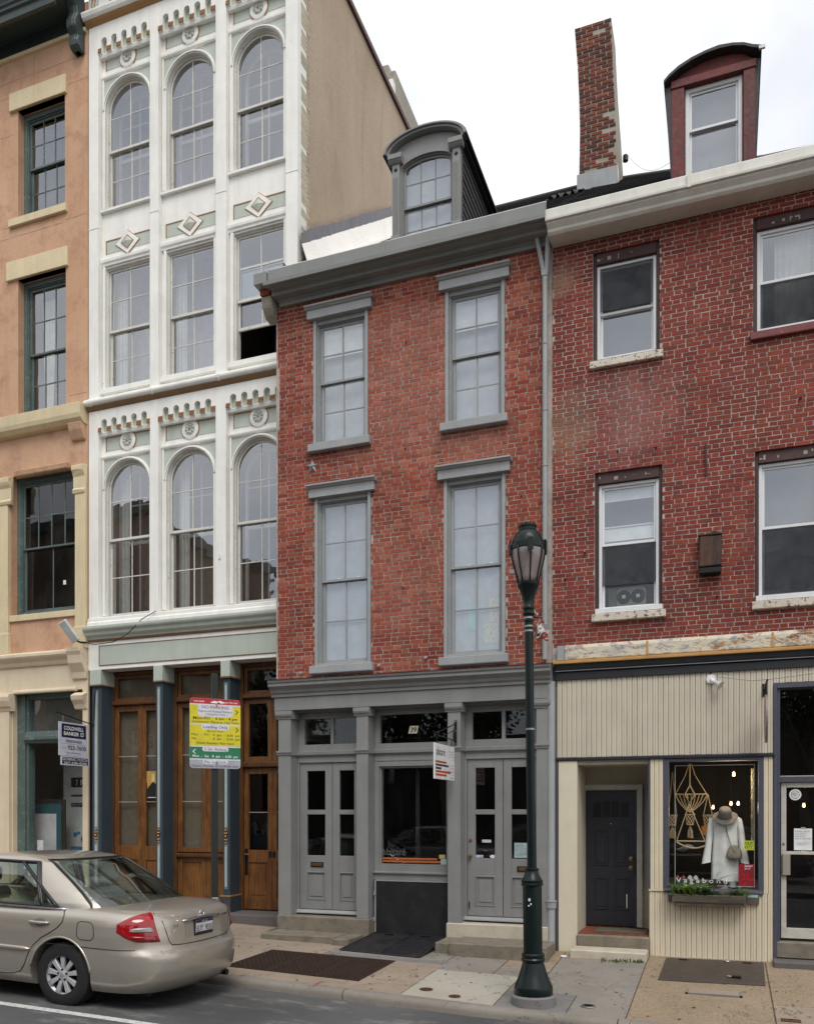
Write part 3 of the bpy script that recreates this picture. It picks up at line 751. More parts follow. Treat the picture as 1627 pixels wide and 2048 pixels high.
def slates(parent, fn, nrow, ncol, mat='slate', name='slates', th=.008, joined=True):
    """overlapping slates; fn(u, v) gives the surface point, n outward normal"""
    m = MB()
    for r in range(nrow):
        for c in range(-1, ncol+1):
            o = .5 if r % 2 else 0
            u0, u1 = max(0, (c+o)/ncol+.0015), min(1, (c+1+o)/ncol-.0015)
            if u1-u0 < .01: continue
            v0, v1 = r/nrow, min(1, (r+1.25)/nrow); j = random.uniform(0, .004)
            a, b, cc, d = fn(u0, v0, th+j), fn(u1, v0, th+j), fn(u1, v1, .001), fn(u0, v1, .001)
            e, f = fn(u0, v0, -.004), fn(u1, v0, -.004)
            q = [a, b, cc, d, e, f]; fs = [(0, 1, 2, 3), (4, 5, 1, 0), (5, 2, 1), (0, 3, 4)]
            if joined: m.add(q, fs)
            else: MB().add(q, fs).build('slate', mat, parent, fixn=True)
    if joined: return stuff(m.build(name, mat, parent, fixn=False))

# ================================================================== GREY-TRIMMED BRICK HOUSE
GX0, GX1 = -6.40, -2.205
GH = thing('brick_house', 'narrow red brick house with grey painted shopfront and grey arched dormer', 'house', (-4.3, 0, 0))
holes = [(-5.79, -4.895, 7.26, 9.40), (-3.72, -2.85, 7.24, 9.40), (-5.765, -4.85, 3.94, 6.70), (-3.74, -2.84, 3.94, 6.70)]
gw = wall('wall', 'mortar_g', GH, GX0, GX1, 3.80, 9.56, .003, .30, holes)
cells = brick_cells(GX0, GX1-.07, 3.86, 9.54, holes, .0605, .188, .097)
lay_bricks(gw, cells, 'brick_g')
# ragged mortar edge against the white building
m = MB()
for i in range(40):
    z = lerp(3.9, 9.3, i/40); w = .012+.02*abs(mnoise.noise(Vector((3, 0, z*2.5))))+(.03 if 7.6 < z < 8.6 else 0)
    m.box(GX0-.008, GX0+w, -.006+random.uniform(-.002, .002), .03, z, z+.135)
m.build('edge_render', 'mortar_g', gw)
B('side_wall_body', 'mortar_g', GH, GX0+.002, GX0+.2, .31, 8.8, 3.0, 10.0)
def head_g(x0, x1, z, parent):
    c = MB().px([(0, z), (-.07, z), (-.07, z+.125), (-.095, z+.135), (-.115, z+.15), (-.125, z+.155), (-.125, z+.185), (0, z+.195)], x0, x1)
    return c.build('lintel', 'grey_lt', parent, bev=.003)
def cap_g(x0, x1, z, parent): return MB().px([(-.002, z), (-.09, z), (-.115, z+.022), (-.135, z+.028), (-.135, z+.052), (-.002, z+.066)], x0, x1).build('lintel_cap', 'grey_lt', parent, bev=.003)
def gwin(x0, x1, z0, z1, zm, lz, blind, ears=(.075, .10), lin=True):
    # casing
    m = MB(); f = .048
    m.box(x0, x0+f, -.012, .16, z0, z1); m.box(x1-f, x1, -.012, .16, z0, z1); m.box(x0+f, x1-f, .02, .16, z1-.07, z1)
    m.box(x0+f, x0+f+.018, .030, .16, z0, z1-.07); m.box(x1-f-.018, x1-f, .030, .16, z0, z1-.07); m.box(x0+f, x1-f, -.004, .16, z0, z0+.035)
    w = sash_window(GH, x0+f+.018, x1-f-.018, z0+.035, z1-.07, zm, .055, 2, 2, 2, 'grey_lt', 'glass', fr=.012, ss=.042, mu=.020)
    m.build('casing', 'grey_lt', w, bev=.003)
    MB().py([(x0-ears[0], lz), (x1+ears[0], lz), (x1+ears[0], lz+.13), (x0-ears[0], lz+.13)], -.075, .02).build('lintel', 'grey_lt', GH, bev=.004)
    cap_g(x0-ears[1], x1+ears[1], lz+.13, GH)
    MB().px([(.02, z0-.125), (-.085, z0-.125), (-.095, z0-.12), (-.095, z0-.012), (-.02, z0), (.02, z0)], x0-.055, x1+.055).build('sill', 'grey_lt', GH, bev=.005)
    if blind == 'low': MB().box(x0+.05, x1-.05, .172, .178, z0, z1).build('frosted_film', 'frost', w)
    else:
        MB().box(x0+.05, x1-.05, .172, .178, z1-.07-.44, z1).build('roller_blind', 'blind', w)
        MB().box(x0+.05, x1-.05, .24, .246, z0, z1).build('inner_screen', 'frost', w)
    return w
gwin(-5.785, -4.90, 7.365, 9.235, 8.31, 9.225, 'roll')
gwin(-3.715, -2.855, 7.355, 9.235, 8.31, 9.225, 'roll')
gwin(-5.760, -4.855, 4.055, 6.57, 5.335, 6.555, 'low')
w = gwin(-3.735, -2.845, 4.055, 6.565, 5.335, 6.555, 'low')
# papers taped inside the right second-floor window
M['dots'] = None
def dots():
    t = NT('dotted_paper'); vo = t.n('ShaderNodeTexVoronoi'); t.put(vo.inputs['Vector'], t.pos); vo.inputs['Scale'].default_value = 26.
    return t.done(t.bsdf(t.mix(t.rng(vo.outputs['Distance'], .28, .33), (.33, .33, .30), (.62, .58, .44)), .8))
M['dots'] = dots()
MB().box(-3.20, -2.92, .1675, .1705, 4.25, 4.54).build('dotted_paper', 'dots', w); MB().box(-3.12, -2.92, .1675, .1705, 4.545, 4.88).build('dotted_paper', 'dots', w)
MB().box(-3.42, -3.30, .1675, .1705, 4.45, 4.80).build('green_note', flat('mint_note', (.36, .62, .52)), w)
for (x, z) in ((-5.42, 5.36), (-5.10, 5.36), (-3.40, 5.36), (-3.08, 5.36)): B('sash_lock', 'vinyl', GH, x-.02, x+.02, .102, .118, z, z+.012)
# eaves: gutter, crown, bed mouldings
EX0, EX1 = -6.40, -2.215
MB().px([(-.34, 9.73), (-.34, 9.915), (-.328, 9.925), (-.318, 9.915), (-.318, 9.74), (-.1, 9.74), (-.1, 9.73)], EX0+.03, EX1).build('gutter', 'grey_gut', GH, bev=.002)
B('gutter_joint', 'grey_gut', GH, -4.55, -4.50, -.346, -.335, 9.735, 9.928)
B('gutter_lip', 'vinyl', GH, EX0+.06, EX1, -.327, -.30, 9.917, 9.932)
MB().px([(-.1, 9.70), (-.36, 9.70), (-.36, 9.668), (-.40, 9.668), (-.405, 9.728), (-.1, 9.728)], EX0-.02, EX1).build('crown_moulding', 'grey_gut', GH, bev=.003)
MB().px([(.0, 9.70), (-.29, 9.70), (-.27, 9.685), (-.235, 9.675), (-.225, 9.665), (-.225, 9.605), (-.20, 9.60), (.0, 9.60)], EX0+.03, EX1).build('bed_moulding', 'grey_gut', GH, bev=.003)
MB().px([(.02, 9.60), (-.10, 9.60), (-.085, 9.585), (-.06, 9.575), (-.06, 9.525), (.02, 9.525)], EX0+.07, EX1).build('frieze_moulding', 'grey_gut', GH, bev=.003)
B('gutter_end_box', 'grey_gut', GH, -6.60, -6.385, -.36, -.12, 9.735, 9.90, bev=.004)
B('corbel_bricks', 'brick_g', GH, -6.57, -6.41, -.22, .05, 9.655, 9.735)
MB().px([(.10, 9.36), (-.05, 9.38), (-.17, 9.50), (-.19, 9.655), (.10, 9.655)], -6.575, -6.395).build('corbel', 'mortar_c', GH, bev=.02)
# roof
RS = .765
def roofz(y): return 10.02+RS*y
MB().px([(-.32, 9.74), (4.8, roofz(4.8)-.10), (9.6, 9.9), (9.6, 9.6), (-.1, 9.74)], GX0+.02, GX1-.02).build('roof', 'slate', GH)
nl = math.hypot(1, RS)
slates(GH, lambda u, v, h: (lerp(GX0+.03, GX1-.02, u), lerp(-.30, 4.8, v)-h*RS/nl, 9.79+RS*lerp(0, 5.1, v)-.0+h/nl), 34, 18)
MB().tube([(GX0+.02, 4.8, 9.79+RS*5.1+.01), (GX1-.02, 4.8, 9.79+RS*5.1+.01)], .06, 8).build('ridge', 'slate', GH)
# flashing against the white building's gable
fl = MB(); md = MB()
def fp(y, dz, dx=0.): return (GX0+.02+dx, y, 9.79+RS*(y+.3)+dz)
n = 40
for i in range(n):
    y0, y1 = lerp(.72, 4.7, i/n), lerp(.72, 4.7, (i+1)/n); j = random.uniform(.0, .05); b0 = 0
    fl.add([fp(y0, .02, .52), fp(y1, .02, .52), fp(y1, .05, .14), fp(y0, .05, .14), fp(y1, .40, .03), fp(y0, .40, .03)], [(0, 1, 2, 3), (3, 2, 4, 5)])
    md.add([fp(y0, .36-j, .036), fp(y1, .36-j+random.uniform(-.03, .03), .036), fp(y1, .60+random.uniform(-.03, .03), .012), fp(y0, .60+random.uniform(-.02, .02), .012)], [(0, 1, 2, 3)])
fl.build('flashing', 'flash', GH, merge=.002, fixn=False); md.build('mastic', 'tar', GH, fixn=False)
MB().py([(GX0+.02, 9.93), (GX0+.17, 9.93), (GX0+.12, 10.1), (GX0+.04, 10.35)], .12, .66).jit(.015).build('mastic_patch', flat('black_tar', (.045, .045, .05), .7), GH, bev=.02)
# star-shaped anchor plate
m = MB(); cx, cz = -5.80, 7.05; pts = []
for i in range(10):
    a = R(90+36*i); r = .115 if i % 2 == 0 else .047; pts.append((cx+r*math.cos(a), cz+r*math.sin(a)))
m.add([(x, -.006, z) for x, z in pts]+[(cx, -.045, cz)], [(i, (i+1) % 10, 10) for i in range(10)])
m.lathe([(0, -.06), (.018, -.058), (.02, -.03)], (cx, 0, cz), 10, 'y').build('anchor_star', 'grey_lt', GH)
for (x, z) in ((-4.30, 8.62), (-4.32, 7.10), (-4.35, 5.1), (-2.62, 6.2), (-2.50, 4.85)):
    MB().tube([(x, .01, z), (x, -.03, z), (x+.012, -.05, z-.012)], .008, 6).build('iron_hook', 'iron', GH)
for (x, z) in ((-5.98, 3.965), (-4.72, 4.0), (-4.0, 4.07), (-2.62, 4.3)):
    MB().lathe([(0, -.05), (.02, -.045), (.024, -.02), (.015, 0.01)], (x, 0, z), 10, 'y').build('capped_pipe', 'grey_lt', GH)
B('vent_brick', 'lettergrey', GH, -2.79, -2.69, -.006, .03, 5.155, 5.205)
# downpipe
dp = MB().tube([(-2.285, -.055, 9.12), (-2.285, -.055, 3.93)], .036, 12).build('downpipe', 'grey_lt', GH, smooth=True)
MB().tube([(-2.385, -.12, 9.62), (-2.30, -.06, 9.16), (-2.285, -.055, 9.04)], [.032, .032, .038], 10).build('pipe_branch', 'grey_lt', dp, smooth=True)
MB().tube([(-2.225, -.14, 9.62), (-2.265, -.06, 9.16), (-2.285, -.055, 9.04)], [.032, .032, .038], 10).build('pipe_branch', 'grey_lt', dp, smooth=True)
MB().py([(-2.325, 9.10), (-2.245, 9.10), (-2.235, 9.19), (-2.335, 9.19)], -.10, -.015).build('pipe_wye', 'grey_lt', dp, bev=.006)
for z in (8.2, 7.3, 6.55, 5.4, 4.4): MB().lathe([(.037, -.012), (.042, -.008), (.042, .008), (.037, .012)], (-2.285, -.055, z), 12).build('pipe_band', 'grey_lt', dp)

# ---- dormer
DX0, DX1, DY = -4.62, -3.575, .30; dcx = (DX0+DX1)/2
dm = MB()
gx0, gx1, gs, gr = -4.485, -3.71, 11.37, .15
pts = [(DX0, 10.0), (gx0, 10.0), (gx0, gs)]+[(dcx-(gx1-gx0)/2*math.cos(R(a)), gs+gr*math.sin(R(a))) for a in range(10, 171, 10)]+[(gx1, gs), (gx1, 10.0), (DX1, 10.0), (DX1, 11.55)]
pts += [(dcx+.56*math.cos(R(a)), 11.55+.235*math.sin(R(a))) for a in range(8, 173, 8)]+[(DX0, 11.55)]
dorm = MB().py(pts, DY, DY+.10).build('dormer', 'grey', GH)
sash_window(GH, gx0, gx1, 10.12, gs, 10.83, DY+.035, 3, 2, 2, 'grey', 'glass_hi', fr=.014, ss=.032, mu=.016, depth=.10, arch=gr, name='dormer_window', top_rows=[11.17])
MB().box(gx0-.05, gx1+.05, DY+.19, DY+.20, 10.0, 11.62).build('shade', 'frost', dorm)
for s, x in ((1, DX0), (-1, DX1)):
    xa, xb = (x, x+.115) if s > 0 else (x-.115, x)
    p = MB().box(xa, xb, DY-.045, DY-.001, 10.0, 11.44).build('dormer_pilaster', 'grey', dorm, bev=.004)
    f = MB()
    for i in range(4): q = xa+.018+i*.0225; f.box(q, q+.011, DY-.056, DY-.044, 10.06, 11.25)
    f.build('reeding', 'grey', p, bev=.003)
    c = MB(); ccx, ccz = (xa+xb)/2, 11.355
    for a in range(4): c.lathe([(0, -.003), (.014, -.003), (.014, .01)], (ccx+.016*math.cos(R(90*a)), DY-.047, ccz+.016*math.sin(R(90*a))), 10, 'y')
    c.build('quatrefoil', 'iron', p)
    MB().px([(DY, 11.44), (DY-.055, 11.44), (DY-.08, 11.46), (DY-.10, 11.485), (DY-.11, 11.49), (DY-.11, 11.56), (DY, 11.56)], xa-.05, xb+.05 if s > 0 else xb+.05).build('dormer_capital', 'grey', dorm, bev=.003)
    B('pilaster_foot', 'grey', dorm, xa-.012, xb+.012, DY-.06, DY-.0, 10.0, 10.39)
hm = MB()
ring(hm, dcx, 11.56, .555, .61, DY-.10, DY+.02, 24, rise0=.235, rise1=.27)
ring(hm, dcx, 11.565, .595, .635, DY-.13, DY+.02, 24, rise0=.262, rise1=.288)
hm.build('pediment_arch', 'grey', dorm, bev=.003)
rm = MB(); ring(rm, dcx, 11.56, .61, .645, DY-.11, 2.6, 24, rise0=.27, rise1=.302); rm.build('dormer_roof', 'slate', dorm)
for sx, x in ((-1, DX0+.01), (1, DX1-.01)):
    ck = MB().add([(x, DY+.05, 10.0), (x, DY+.05, 11.56), (x, 2.5, 11.6), (x, 2.5, 10.0)], [(0, 1, 2, 3)])
    cko = ck.build('dormer_cheek', 'slate', dorm)
    slates(dorm, lambda u, v, h, x=x, sx=sx: (x+sx*(h+.003), lerp(DY+.05, 2.45, u), lerp(10.15, 11.54, v)), 12, 9, joined=(sx < 0), th=.016)
    B('dormer_eave', 'slate', dorm, min(x, x+sx*.075), max(x, x+sx*.075), DY-.05, 2.4, 11.525, 11.565)

# ---- shopfront
YF, YR = -.10, .13                            # pilaster face, recess plane
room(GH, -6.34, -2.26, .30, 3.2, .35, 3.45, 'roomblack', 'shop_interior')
SC_ = MB().px([(.02, 3.60), (-.13, 3.60), (-.13, 3.645), (-.155, 3.66), (-.165, 3.70), (-.215, 3.735), (-.235, 3.75), (-.235, 3.79), (-.255, 3.805), (-.26, 3.84), (.02, 3.885)], GX0-.03, -2.185).build('shop_cornice', 'grey', GH, bev=.003)
m = MB().grid(lambda u, v: (lerp(GX0-.035, -2.18, u), lerp(-.275, .01, v), 3.842+.045*v+.005*mnoise.noise(Vector((u*30, v*3, 0)))), 60, 4); m.build('cornice_flashing', 'grey_lt', SC_, smooth='all')
B('fascia_board', 'grey', GH, GX0+.01, -2.215, -.105, .02, 3.40, 3.60, bev=.003)
B('shop_soffit', 'grey', GH, GX0+.01, -2.23, .02, .32, 3.38, 3.42)
def pilaster(x0, x1, label=None):
    p = B('shop_pilaster', 'grey', GH, x0, x1, YF, .30, .315, 3.27, bev=.004)
    MB().px([(.1, 3.27), (YF-.012, 3.27), (YF-.012, 3.285), (YF-.035, 3.31), (YF-.045, 3.335), (YF-.045, 3.39), (.1, 3.39)], x0-.035, x1+.035).build('pilaster_cap', 'grey', p, bev=.002)
    MB().px([(.12, 2.725), (YF-.012, 2.725), (YF-.018, 2.75), (YF-.03, 2.765), (YF-.03, 2.79), (.12, 2.79)], x0-.02, x1+.02).build('pilaster_band', 'grey', p, bev=.002)
    return p
for a, b in ((-6.325, -6.115), (-5.042, -4.858), (-3.648, -3.462), (-2.395, -2.235)): pilaster(a, b)
def bar(x0, x1): MB().px([(.30, 2.62), (YR-.005, 2.62), (YR-.005, 2.70), (YR-.02, 2.72), (YR-.045, 2.735), (YR-.05, 2.785), (YR+.0, 2.795), (.30, 2.795)], x0, x1).build('transom_bar', 'grey', GH, bev=.003)
for a, b in ((-6.115, -5.042), (-4.858, -3.648), (-3.462, -2.395)): bar(a, b)
def light(x0, x1, z0, z1, y, parts, fr=.055, gl='shopglass', name='transom_light', mid=.05):
    m = MB(); y1 = y+.07; n = len(parts)+1
    m.box(x0, x1, y, y1, z0, z0+fr); m.box(x0, x1, y, y1, z1-fr, z1)
    m.box(x0, x0+fr, y+.002, y1, z0+fr, z1-fr); m.box(x1-fr, x1, y+.002, y1, z0+fr, z1-fr)
    e = [x0+fr]
    for p in parts: m.box(p-mid/2, p+mid/2, y+.002, y1, z0+fr, z1-fr); e += [p-mid/2, p+mid/2]
    e.append(x1-fr); o = m.build(name, 'grey', GH, bev=.003)
    for i in range(0, len(e), 2): pane(o, [(e[i], z0+fr), (e[i+1], z0+fr), (e[i+1], z1-fr), (e[i], z1-fr)], y+.03, gl)
    return o
light(-6.115, -5.042, 2.795, 3.385, YR+.02, [-5.55], .10)
tl = light(-4.858, -3.648, 2.795, 3.385, YR+.02, [], .085)
light(-3.462, -2.395, 2.795, 3.385, YR+.02, [-2.91], .10)
MB().py([(-4.335, 3.015), (-4.20, 3.015), (-4.175, 3.125), (-4.31, 3.125)], YR+.040, YR+.044).build('number_plate', flat('cream_card', (.70, .66, .50)), tl)
text('39', .105, 'black', tl, (-4.305, YR+.0395, 3.03), width=.10, bold=.02, shear=.2)
def leaf_pair(x0, x1, xm, slot, knob):
    dz0, dz1 = .40, 2.62
    for k, (a, b) in enumerate(((x0, xm-.004), (xm+.004, x1))):
        st = .115; lo = [(.545, .965), (1.215, 1.835), (1.905, 2.495)]
        m = MB(); y, y1 = YR+.02, YR+.065
        m.box(a, a+st, y, y1, dz0, dz1); m.box(b-st, b, y, y1, dz0, dz1)
        zz = [dz0]+[q for p in lo for q in p]+[dz1]
        for i in range(0, len(zz), 2): m.box(a+st, b-st, y+.001, y1, zz[i], zz[i+1])
        d = m.build('door', 'grey', GH, bev=.004)
        for z0, z1 in lo[1:]: pane(d, [(a+st, z0), (b-st, z0), (b-st, z1), (a+st, z1)], y+.02, 'shopglass')
        pm = MB(); z0, z1 = lo[0]
        pm.box(a+st+.012, b-st-.012, y+.018, y1, z0+.012, z1-.012); pm.box(a+st+.05, b-st-.05, y+.008, y+.02, z0+.05, z1-.05)
        for (p, q, r_, s_) in ((a+st-.004, b-st+.004, z0-.004, z0+.014), (a+st-.004, b-st+.004, z1-.014, z1+.004), (a+st-.004, a+st+.014, z0+.014, z1-.014), (b-st-.014, b-st+.004, z0+.014, z1-.014)): pm.box(p, q, y-.008, y+.02, r_, s_)
        pm.build('panel', 'grey', d, bev=.004)
        c = (a+b)/2
        if slot == k:
            sx = c+(.02 if k == 0 else .06)
            s = B('mail_slot', 'iron', d, sx-.105, sx+.105, y-.012, y+.004, 1.04, 1.115, bev=.003); B('mail_flap', 'brass', s, sx-.085, sx+.085, y-.017, y-.011, 1.056, 1.10, bev=.002)
        if knob == k:
            MB().lathe([(0, -.058), (.022, -.054), (.028, -.038), (.02, -.024), (.009, -.016), (.009, -.004), (.026, -.003), (.026, 0)], (a+.045, y, 1.24), 16, 'y').build('knob', 'brass', d, smooth=True)
            MB().lathe([(0, -.016), (.02, -.014), (.026, 0)], (a+.045, y, 1.47), 16, 'y').build('lock', flat('copper', (.20, .085, .04)), d, smooth=True)
            MB().tube([(a+.03, y-.012, .50), (a+.03, y-.012, .60)], .007, 8).build('bolt', 'iron', d)
            B('sticker', 'white_pl', d, a+st+.095, a+st+.225, y+.014, y+.018, 1.44, 1.478); text('BEAUTYNOW', .03, 'black', d, (a+st+.103, y+.0135, 1.449), width=.114)
            B('sticker', flat('pale_blue_card', (.5, .6, .68)), d, a+st+.005, a+st+.11, y+.014, y+.018, 1.225, 1.262)
            text('VISA', .022, flat('navy_print', (.02, .04, .14)), d, (a+st+.065, y+.0135, 1.236), width=.036)
            m = MB(); m.py([(a+st+.25+.042*math.cos(R(q)), 1.243+.024*math.sin(R(q))) for q in range(0, 360, 15)], y+.014, y+.018); m.build('sticker', 'white_pl', d)
        if slot == 1 and k == 1:
            B('notice', flat('pale_cyan_paper', (.50, .64, .66)), d, a+st+.035, b-st-.005, y+.0265, y+.029, 1.23, 1.44)
            for i in range(9): B('notice_line', 'lettergrey', d, a+st+.05, a+st+.05+random.uniform(.06, .2), y+.0255, y+.0262, 1.40-i*.018, 1.404-i*.018)
    # jamb stops and threshold
    B('door_frame', 'grey', GH, x0-.03, x0-.004, YR, .30, .36, 2.62); B('door_frame', 'grey', GH, x1+.004, x1+.03, YR, .30, .36, 2.62)
    MB().px([(.30, .345), (YR-.06, .345), (YR-.06, .36), (YR+.0, .392), (.30, .396)], x0-.03, x1+.03).build('threshold', 'grey_lt', GH)
leaf_pair(-6.085, -5.072, -5.545, 0, -1)
leaf_pair(-3.432, -2.425, -2.915, 1, 0)
# display window
m = MB(); a, b = -4.856, -3.65
m.box(a, a+.075, YR, .25, .99, 2.62); m.box(b-.075, b, YR, .25, .99, 2.62); m.box(a+.075, b-.075, YR+.002, .25, 2.54, 2.62); m.box(a+.075, b-.075, YR+.002, .25, .99, 1.085)
m.box(a+.075, a+.10, YR+.03, .25, 1.085, 2.54); m.box(b-.10, b-.075, YR+.03, .25, 1.085, 2.54); m.box(a+.10, b-.10, YR+.032, .25, 2.515, 2.54); m.box(a+.10, b-.10, YR+.032, .25, 1.085, 1.11)
dw = m.build('display_window', 'grey', GH, bev=.004)
pane(dw, [(a+.10, 1.11), (b-.10, 1.11), (b-.10, 2.515), (a+.10, 2.515)], YR+.055, 'shopglass')
MB().px([(.25, .875), (YR-.02, .875), (YR-.02, .95), (YR-.035, .965), (YR-.055, .975), (YR-.055, 1.0), (.25, 1.02)], a, b).build('window_sill', 'grey', GH, bev=.003)
text('abitaré', .15, flat('dim_print', (.10, .10, .10)), dw, (a+.12, YR+.051, 1.24), width=.36)
for (z, w_) in ((1.175, .84), (1.135, .93)): B('orange_stripe', flat('orange_print', (.46, .12, .03)), dw, a+.12, a+.12+w_, YR+.047, YR+.0525, z, z+.027)
B('yellow_note', flat('yellow_note', (.55, .42, .18)), dw, b-.215, b-.125, YR+.047, YR+.0525, 1.20, 1.255); B('mint_card', flat('mint_card', (.38, .52, .48)), dw, b-.19, b-.105, YR+.046, YR+.053, 1.115, 1.195)
B('mullion_post', 'blackpaint', GH, -4.31, -4.25, .42, .48, 1.0, 2.6)
# cellar front
t = NT('pressed_tread_plate'); wv = t.noise(1., 2, .5)
sx = t.n('ShaderNodeTexVoronoi'); t.put(sx.inputs['Vector'], t.scaled(t.pos, (1, 1, 1))); sx.inputs['Scale'].default_value = 70.; sx.inputs['Randomness'].default_value = .15
M['tread'] = t.done(t.bsdf(t.mix(t.rng(t.noise(4., 6, .7), .45, .7), (.010, .010, .013), (.030, .026, .024)), t.rng(t.noise(9., 5, .7), .3, .7, .35, .7), 0, t.bump(t.rng(sx.outputs['Distance'], .2, .5, 1, 0), .8, .008), Specular_IOR_Level=.4))
B('cellar_panel', 'tread', GH, -4.80, -3.66, YR-.06, .25, .05, .862)
B('cellar_frame', 'grey_lt', GH, -4.825, -4.802, YR-.065, .2, .05, .872); B('cellar_frame', 'grey_lt', GH, -4.80, -3.655, YR-.066, .2, .8625, .8745)
for z in (.30, .68): B('panel_hinge', 'galv', GH, -4.835, -4.80, YR-.075, YR-.058, z-.03, z+.03)
for (x0, x1, z0, lab, lbl) in ((-6.335, -4.84, .105, 'stone', 'dark weathered sandstone block carrying the left grey doors and pilaster'), (-3.665, -2.235, .135, 'stone_w', 'pale rust-stained stone block carrying the right grey doors')):
    o = MB().box(x0, x1, YF-.025, .29, z0-.14, .318).jit(.004).build('plinth_block', lab, GH, bev=.012)
def step(x0, x1, y0, y1, z0, z1, mat, label, name='stone_step'):
    m = MB().grid(lambda u, v: (lerp(x0, x1, u), lerp(y0, y1, v), z1+.004*mnoise.noise(Vector((u*9+x0, v*5, 1)))-.008*(1-v)*0), 14, 5)
    n = len(m.v); m2 = MB().box(x0, x1, y0, y1, z0, z1).jit(.005)
    o = m2.build(name, mat, None, bev=.014); tag(o, label, 'step', 'stone steps before the doors'); return o
step(-6.345, -5.16, -.60, -.128, -.10, .108, 'stone', 'broad worn stone step before the left grey double doors')
step(-5.155, -4.93, -.66, -.135, -.10, .095, 'stone', 'short narrow stone step left of the black ramp mat')
step(-3.655, -3.43, -.66, -.128, -.12, .12, 'stone', 'short narrow stone step right of the black ramp mat')
step(-3.425, -2.13, -.76, -.128, -.14, .14, 'stone', 'broad worn stone step before the right grey double doors')
M['mat'] = paint('black_rubber_mat', (.020, .020, .022), .4, .2, .35, (.07, .065, .06), streak=False, bump=.4)
t = thing('ramp_mat', 'black tread-plate ramp mat lying before the dark cellar panel', 'mat', (-4.3, -.5, 0))
q = [(-4.90, -.98), (-3.73, -1.06), (-3.68, .065), (-4.80, .065)]
zz = lambda x, y: lerp(.11, SW(x, -1.0)+.012, min(1, max(0, -y/1.0)))
MB().add([(x, y, zz(x, y)-.10) for x, y in q]+[(x, y, zz(x, y)) for x, y in q], [(4,5,6,7),(0,1,5,4),(1,2,6,5),(2,3,7,6),(3,0,4,7)]).build('mat_sheet', 'tread', t)
ce = [(lerp(q[0][0], q[1][0], .52), lerp(q[0][1], q[1][1], .52)), (lerp(q[3][0], q[2][0], .52), .06)]
MB().tube([(a_, b_, zz(a_, b_)+.002) for a_, b_ in ce], .006, 6).build('leaf_seam', 'iron', t)
for (a_, b_) in ((-4.55, -.05), (-4.0, -.05)): MB().box(a_-.06, a_+.06, b_-.03, b_+.03, zz(a_, b_)-.005, zz(a_, b_)+.012).build('hinge', 'iron', t, bev=.004)
m = MB().tube([(q[3][0], q[3][1], zz(*q[3])), (q[0][0], q[0][1], zz(*q[0])), (q[1][0], q[1][1], zz(*q[1])), (q[2][0], q[2][1], zz(*q[2]))], .012, 6); m.build('mat_edge', 'mat', t)
# lower downpipe by the party line
lp = MB().tube([(-2.195, -.075, 3.62), (-2.195, -.075, .16), (-2.195, -.11, .06), (-2.195, -.16, .02)], .052, 12).build('lower_downpipe', 'grey_lt', GH, smooth=True)
MB().lathe([(.053, -.05), (.066, -.045), (.068, .035), (.075, .04), (.075, .055), (.053, .06)], (-2.195, -.075, .62), 14).build('pipe_collar', 'grey_lt', lp)
# ================================================================== DARK RED BRICK HOUSE (right)
RX0, RX1 = -2.20, 2.35
RH = thing('brick_house', 'dark red brick house with white gutter, red dormer and beige boarded shopfront', 'house', (0, 0, 0))
rh_win = [(-1.655, -.80, 7.82, 9.315, 'a'), (.325, 1.18, 7.82, 9.315, 'b'), (-1.632, -.765, 4.46, 6.385, 'c'), (.345, 1.21, 4.46, 6.385, 'd')]
holes = [w[:4] for w in rh_win]
rw = wall('wall', 'mortar_r', RH, RX0, RX1, 3.9, 9.56, .003, .30, holes)
random.seed(23)
cells = brick_cells(RX0+.005, RX1, 4.09, 9.53, holes, .0585, .186, .096)
lay_bricks(rw, cells, 'brick_r')
tt = NT('insect_screen'); d_ = tt.n('ShaderNodeBsdfDiffuse'); tt.put(d_.inputs['Color'], tt.ramp(tt.noise(4., 4, .6, dist=1.5), [(.3, (.045, .048, .055)), (.7, (.10, .105, .115))])); r_ = tt.n('ShaderNodeBsdfTransparent'); x_ = tt.n('ShaderNodeMixShader'); x_.inputs[0].default_value = .55; tt.put(x_.inputs[1], d_.outputs[0]); tt.put(x_.inputs[2], r_.outputs[0]); M['screen'] = tt.done(x_.outputs[0])
def rwin(x0, x1, z0, z1, zm, kind):
    m = MB(); f = .042                                   # old red timber frame
    m.box(x0+.004, x0+f, .045, .20, z0, z1); m.box(x1-f, x1-.004, .045, .20, z0, z1); m.box(x0+f, x1-f, .03, .20, z1-.15, z1-.004)
    m.box(x0+f, x1-f, .05, .20, z0, z0+.05)
    zt = z1-.15
    w = sash_window(RH, x0+f+.004, x1-f-.004, z0+.052, zt-.003, zm, .075, 1, 1, 1, 'vinyl', 'glass_dim' if kind == 'a' else 'glass', fr=.040, ss=.030, depth=.1, mrail=.035, botrail=.035, gl_low='glass' if kind == 'a' else 'glass_dim')
    m.build('old_frame', 'oldframe', w, bev=.003)
    fl = MB()
    for i in range(6):
        q = random.uniform(x0+f, x1-f-.06); fl.box(q, q+random.uniform(.008, .05), .026, .031, z1-.11+random.uniform(-.02, .03), z1-.075+random.uniform(-.02, .02))
    stuff(fl.build('paint_flakes', flat('dull_flake', (.30, .26, .22)), w))
    lz = ((4.89 if kind == 'c' else z0+.09), zm-.02, .112) if kind != 'a' else (zm+.02, zt-.045, .074)
    MB().box(x0+f+.045, x1-f-.045, lz[2]-.004+.0, lz[2]-.001, lz[0], lz[1]).build('insect_screen', 'screen', w)
    return w
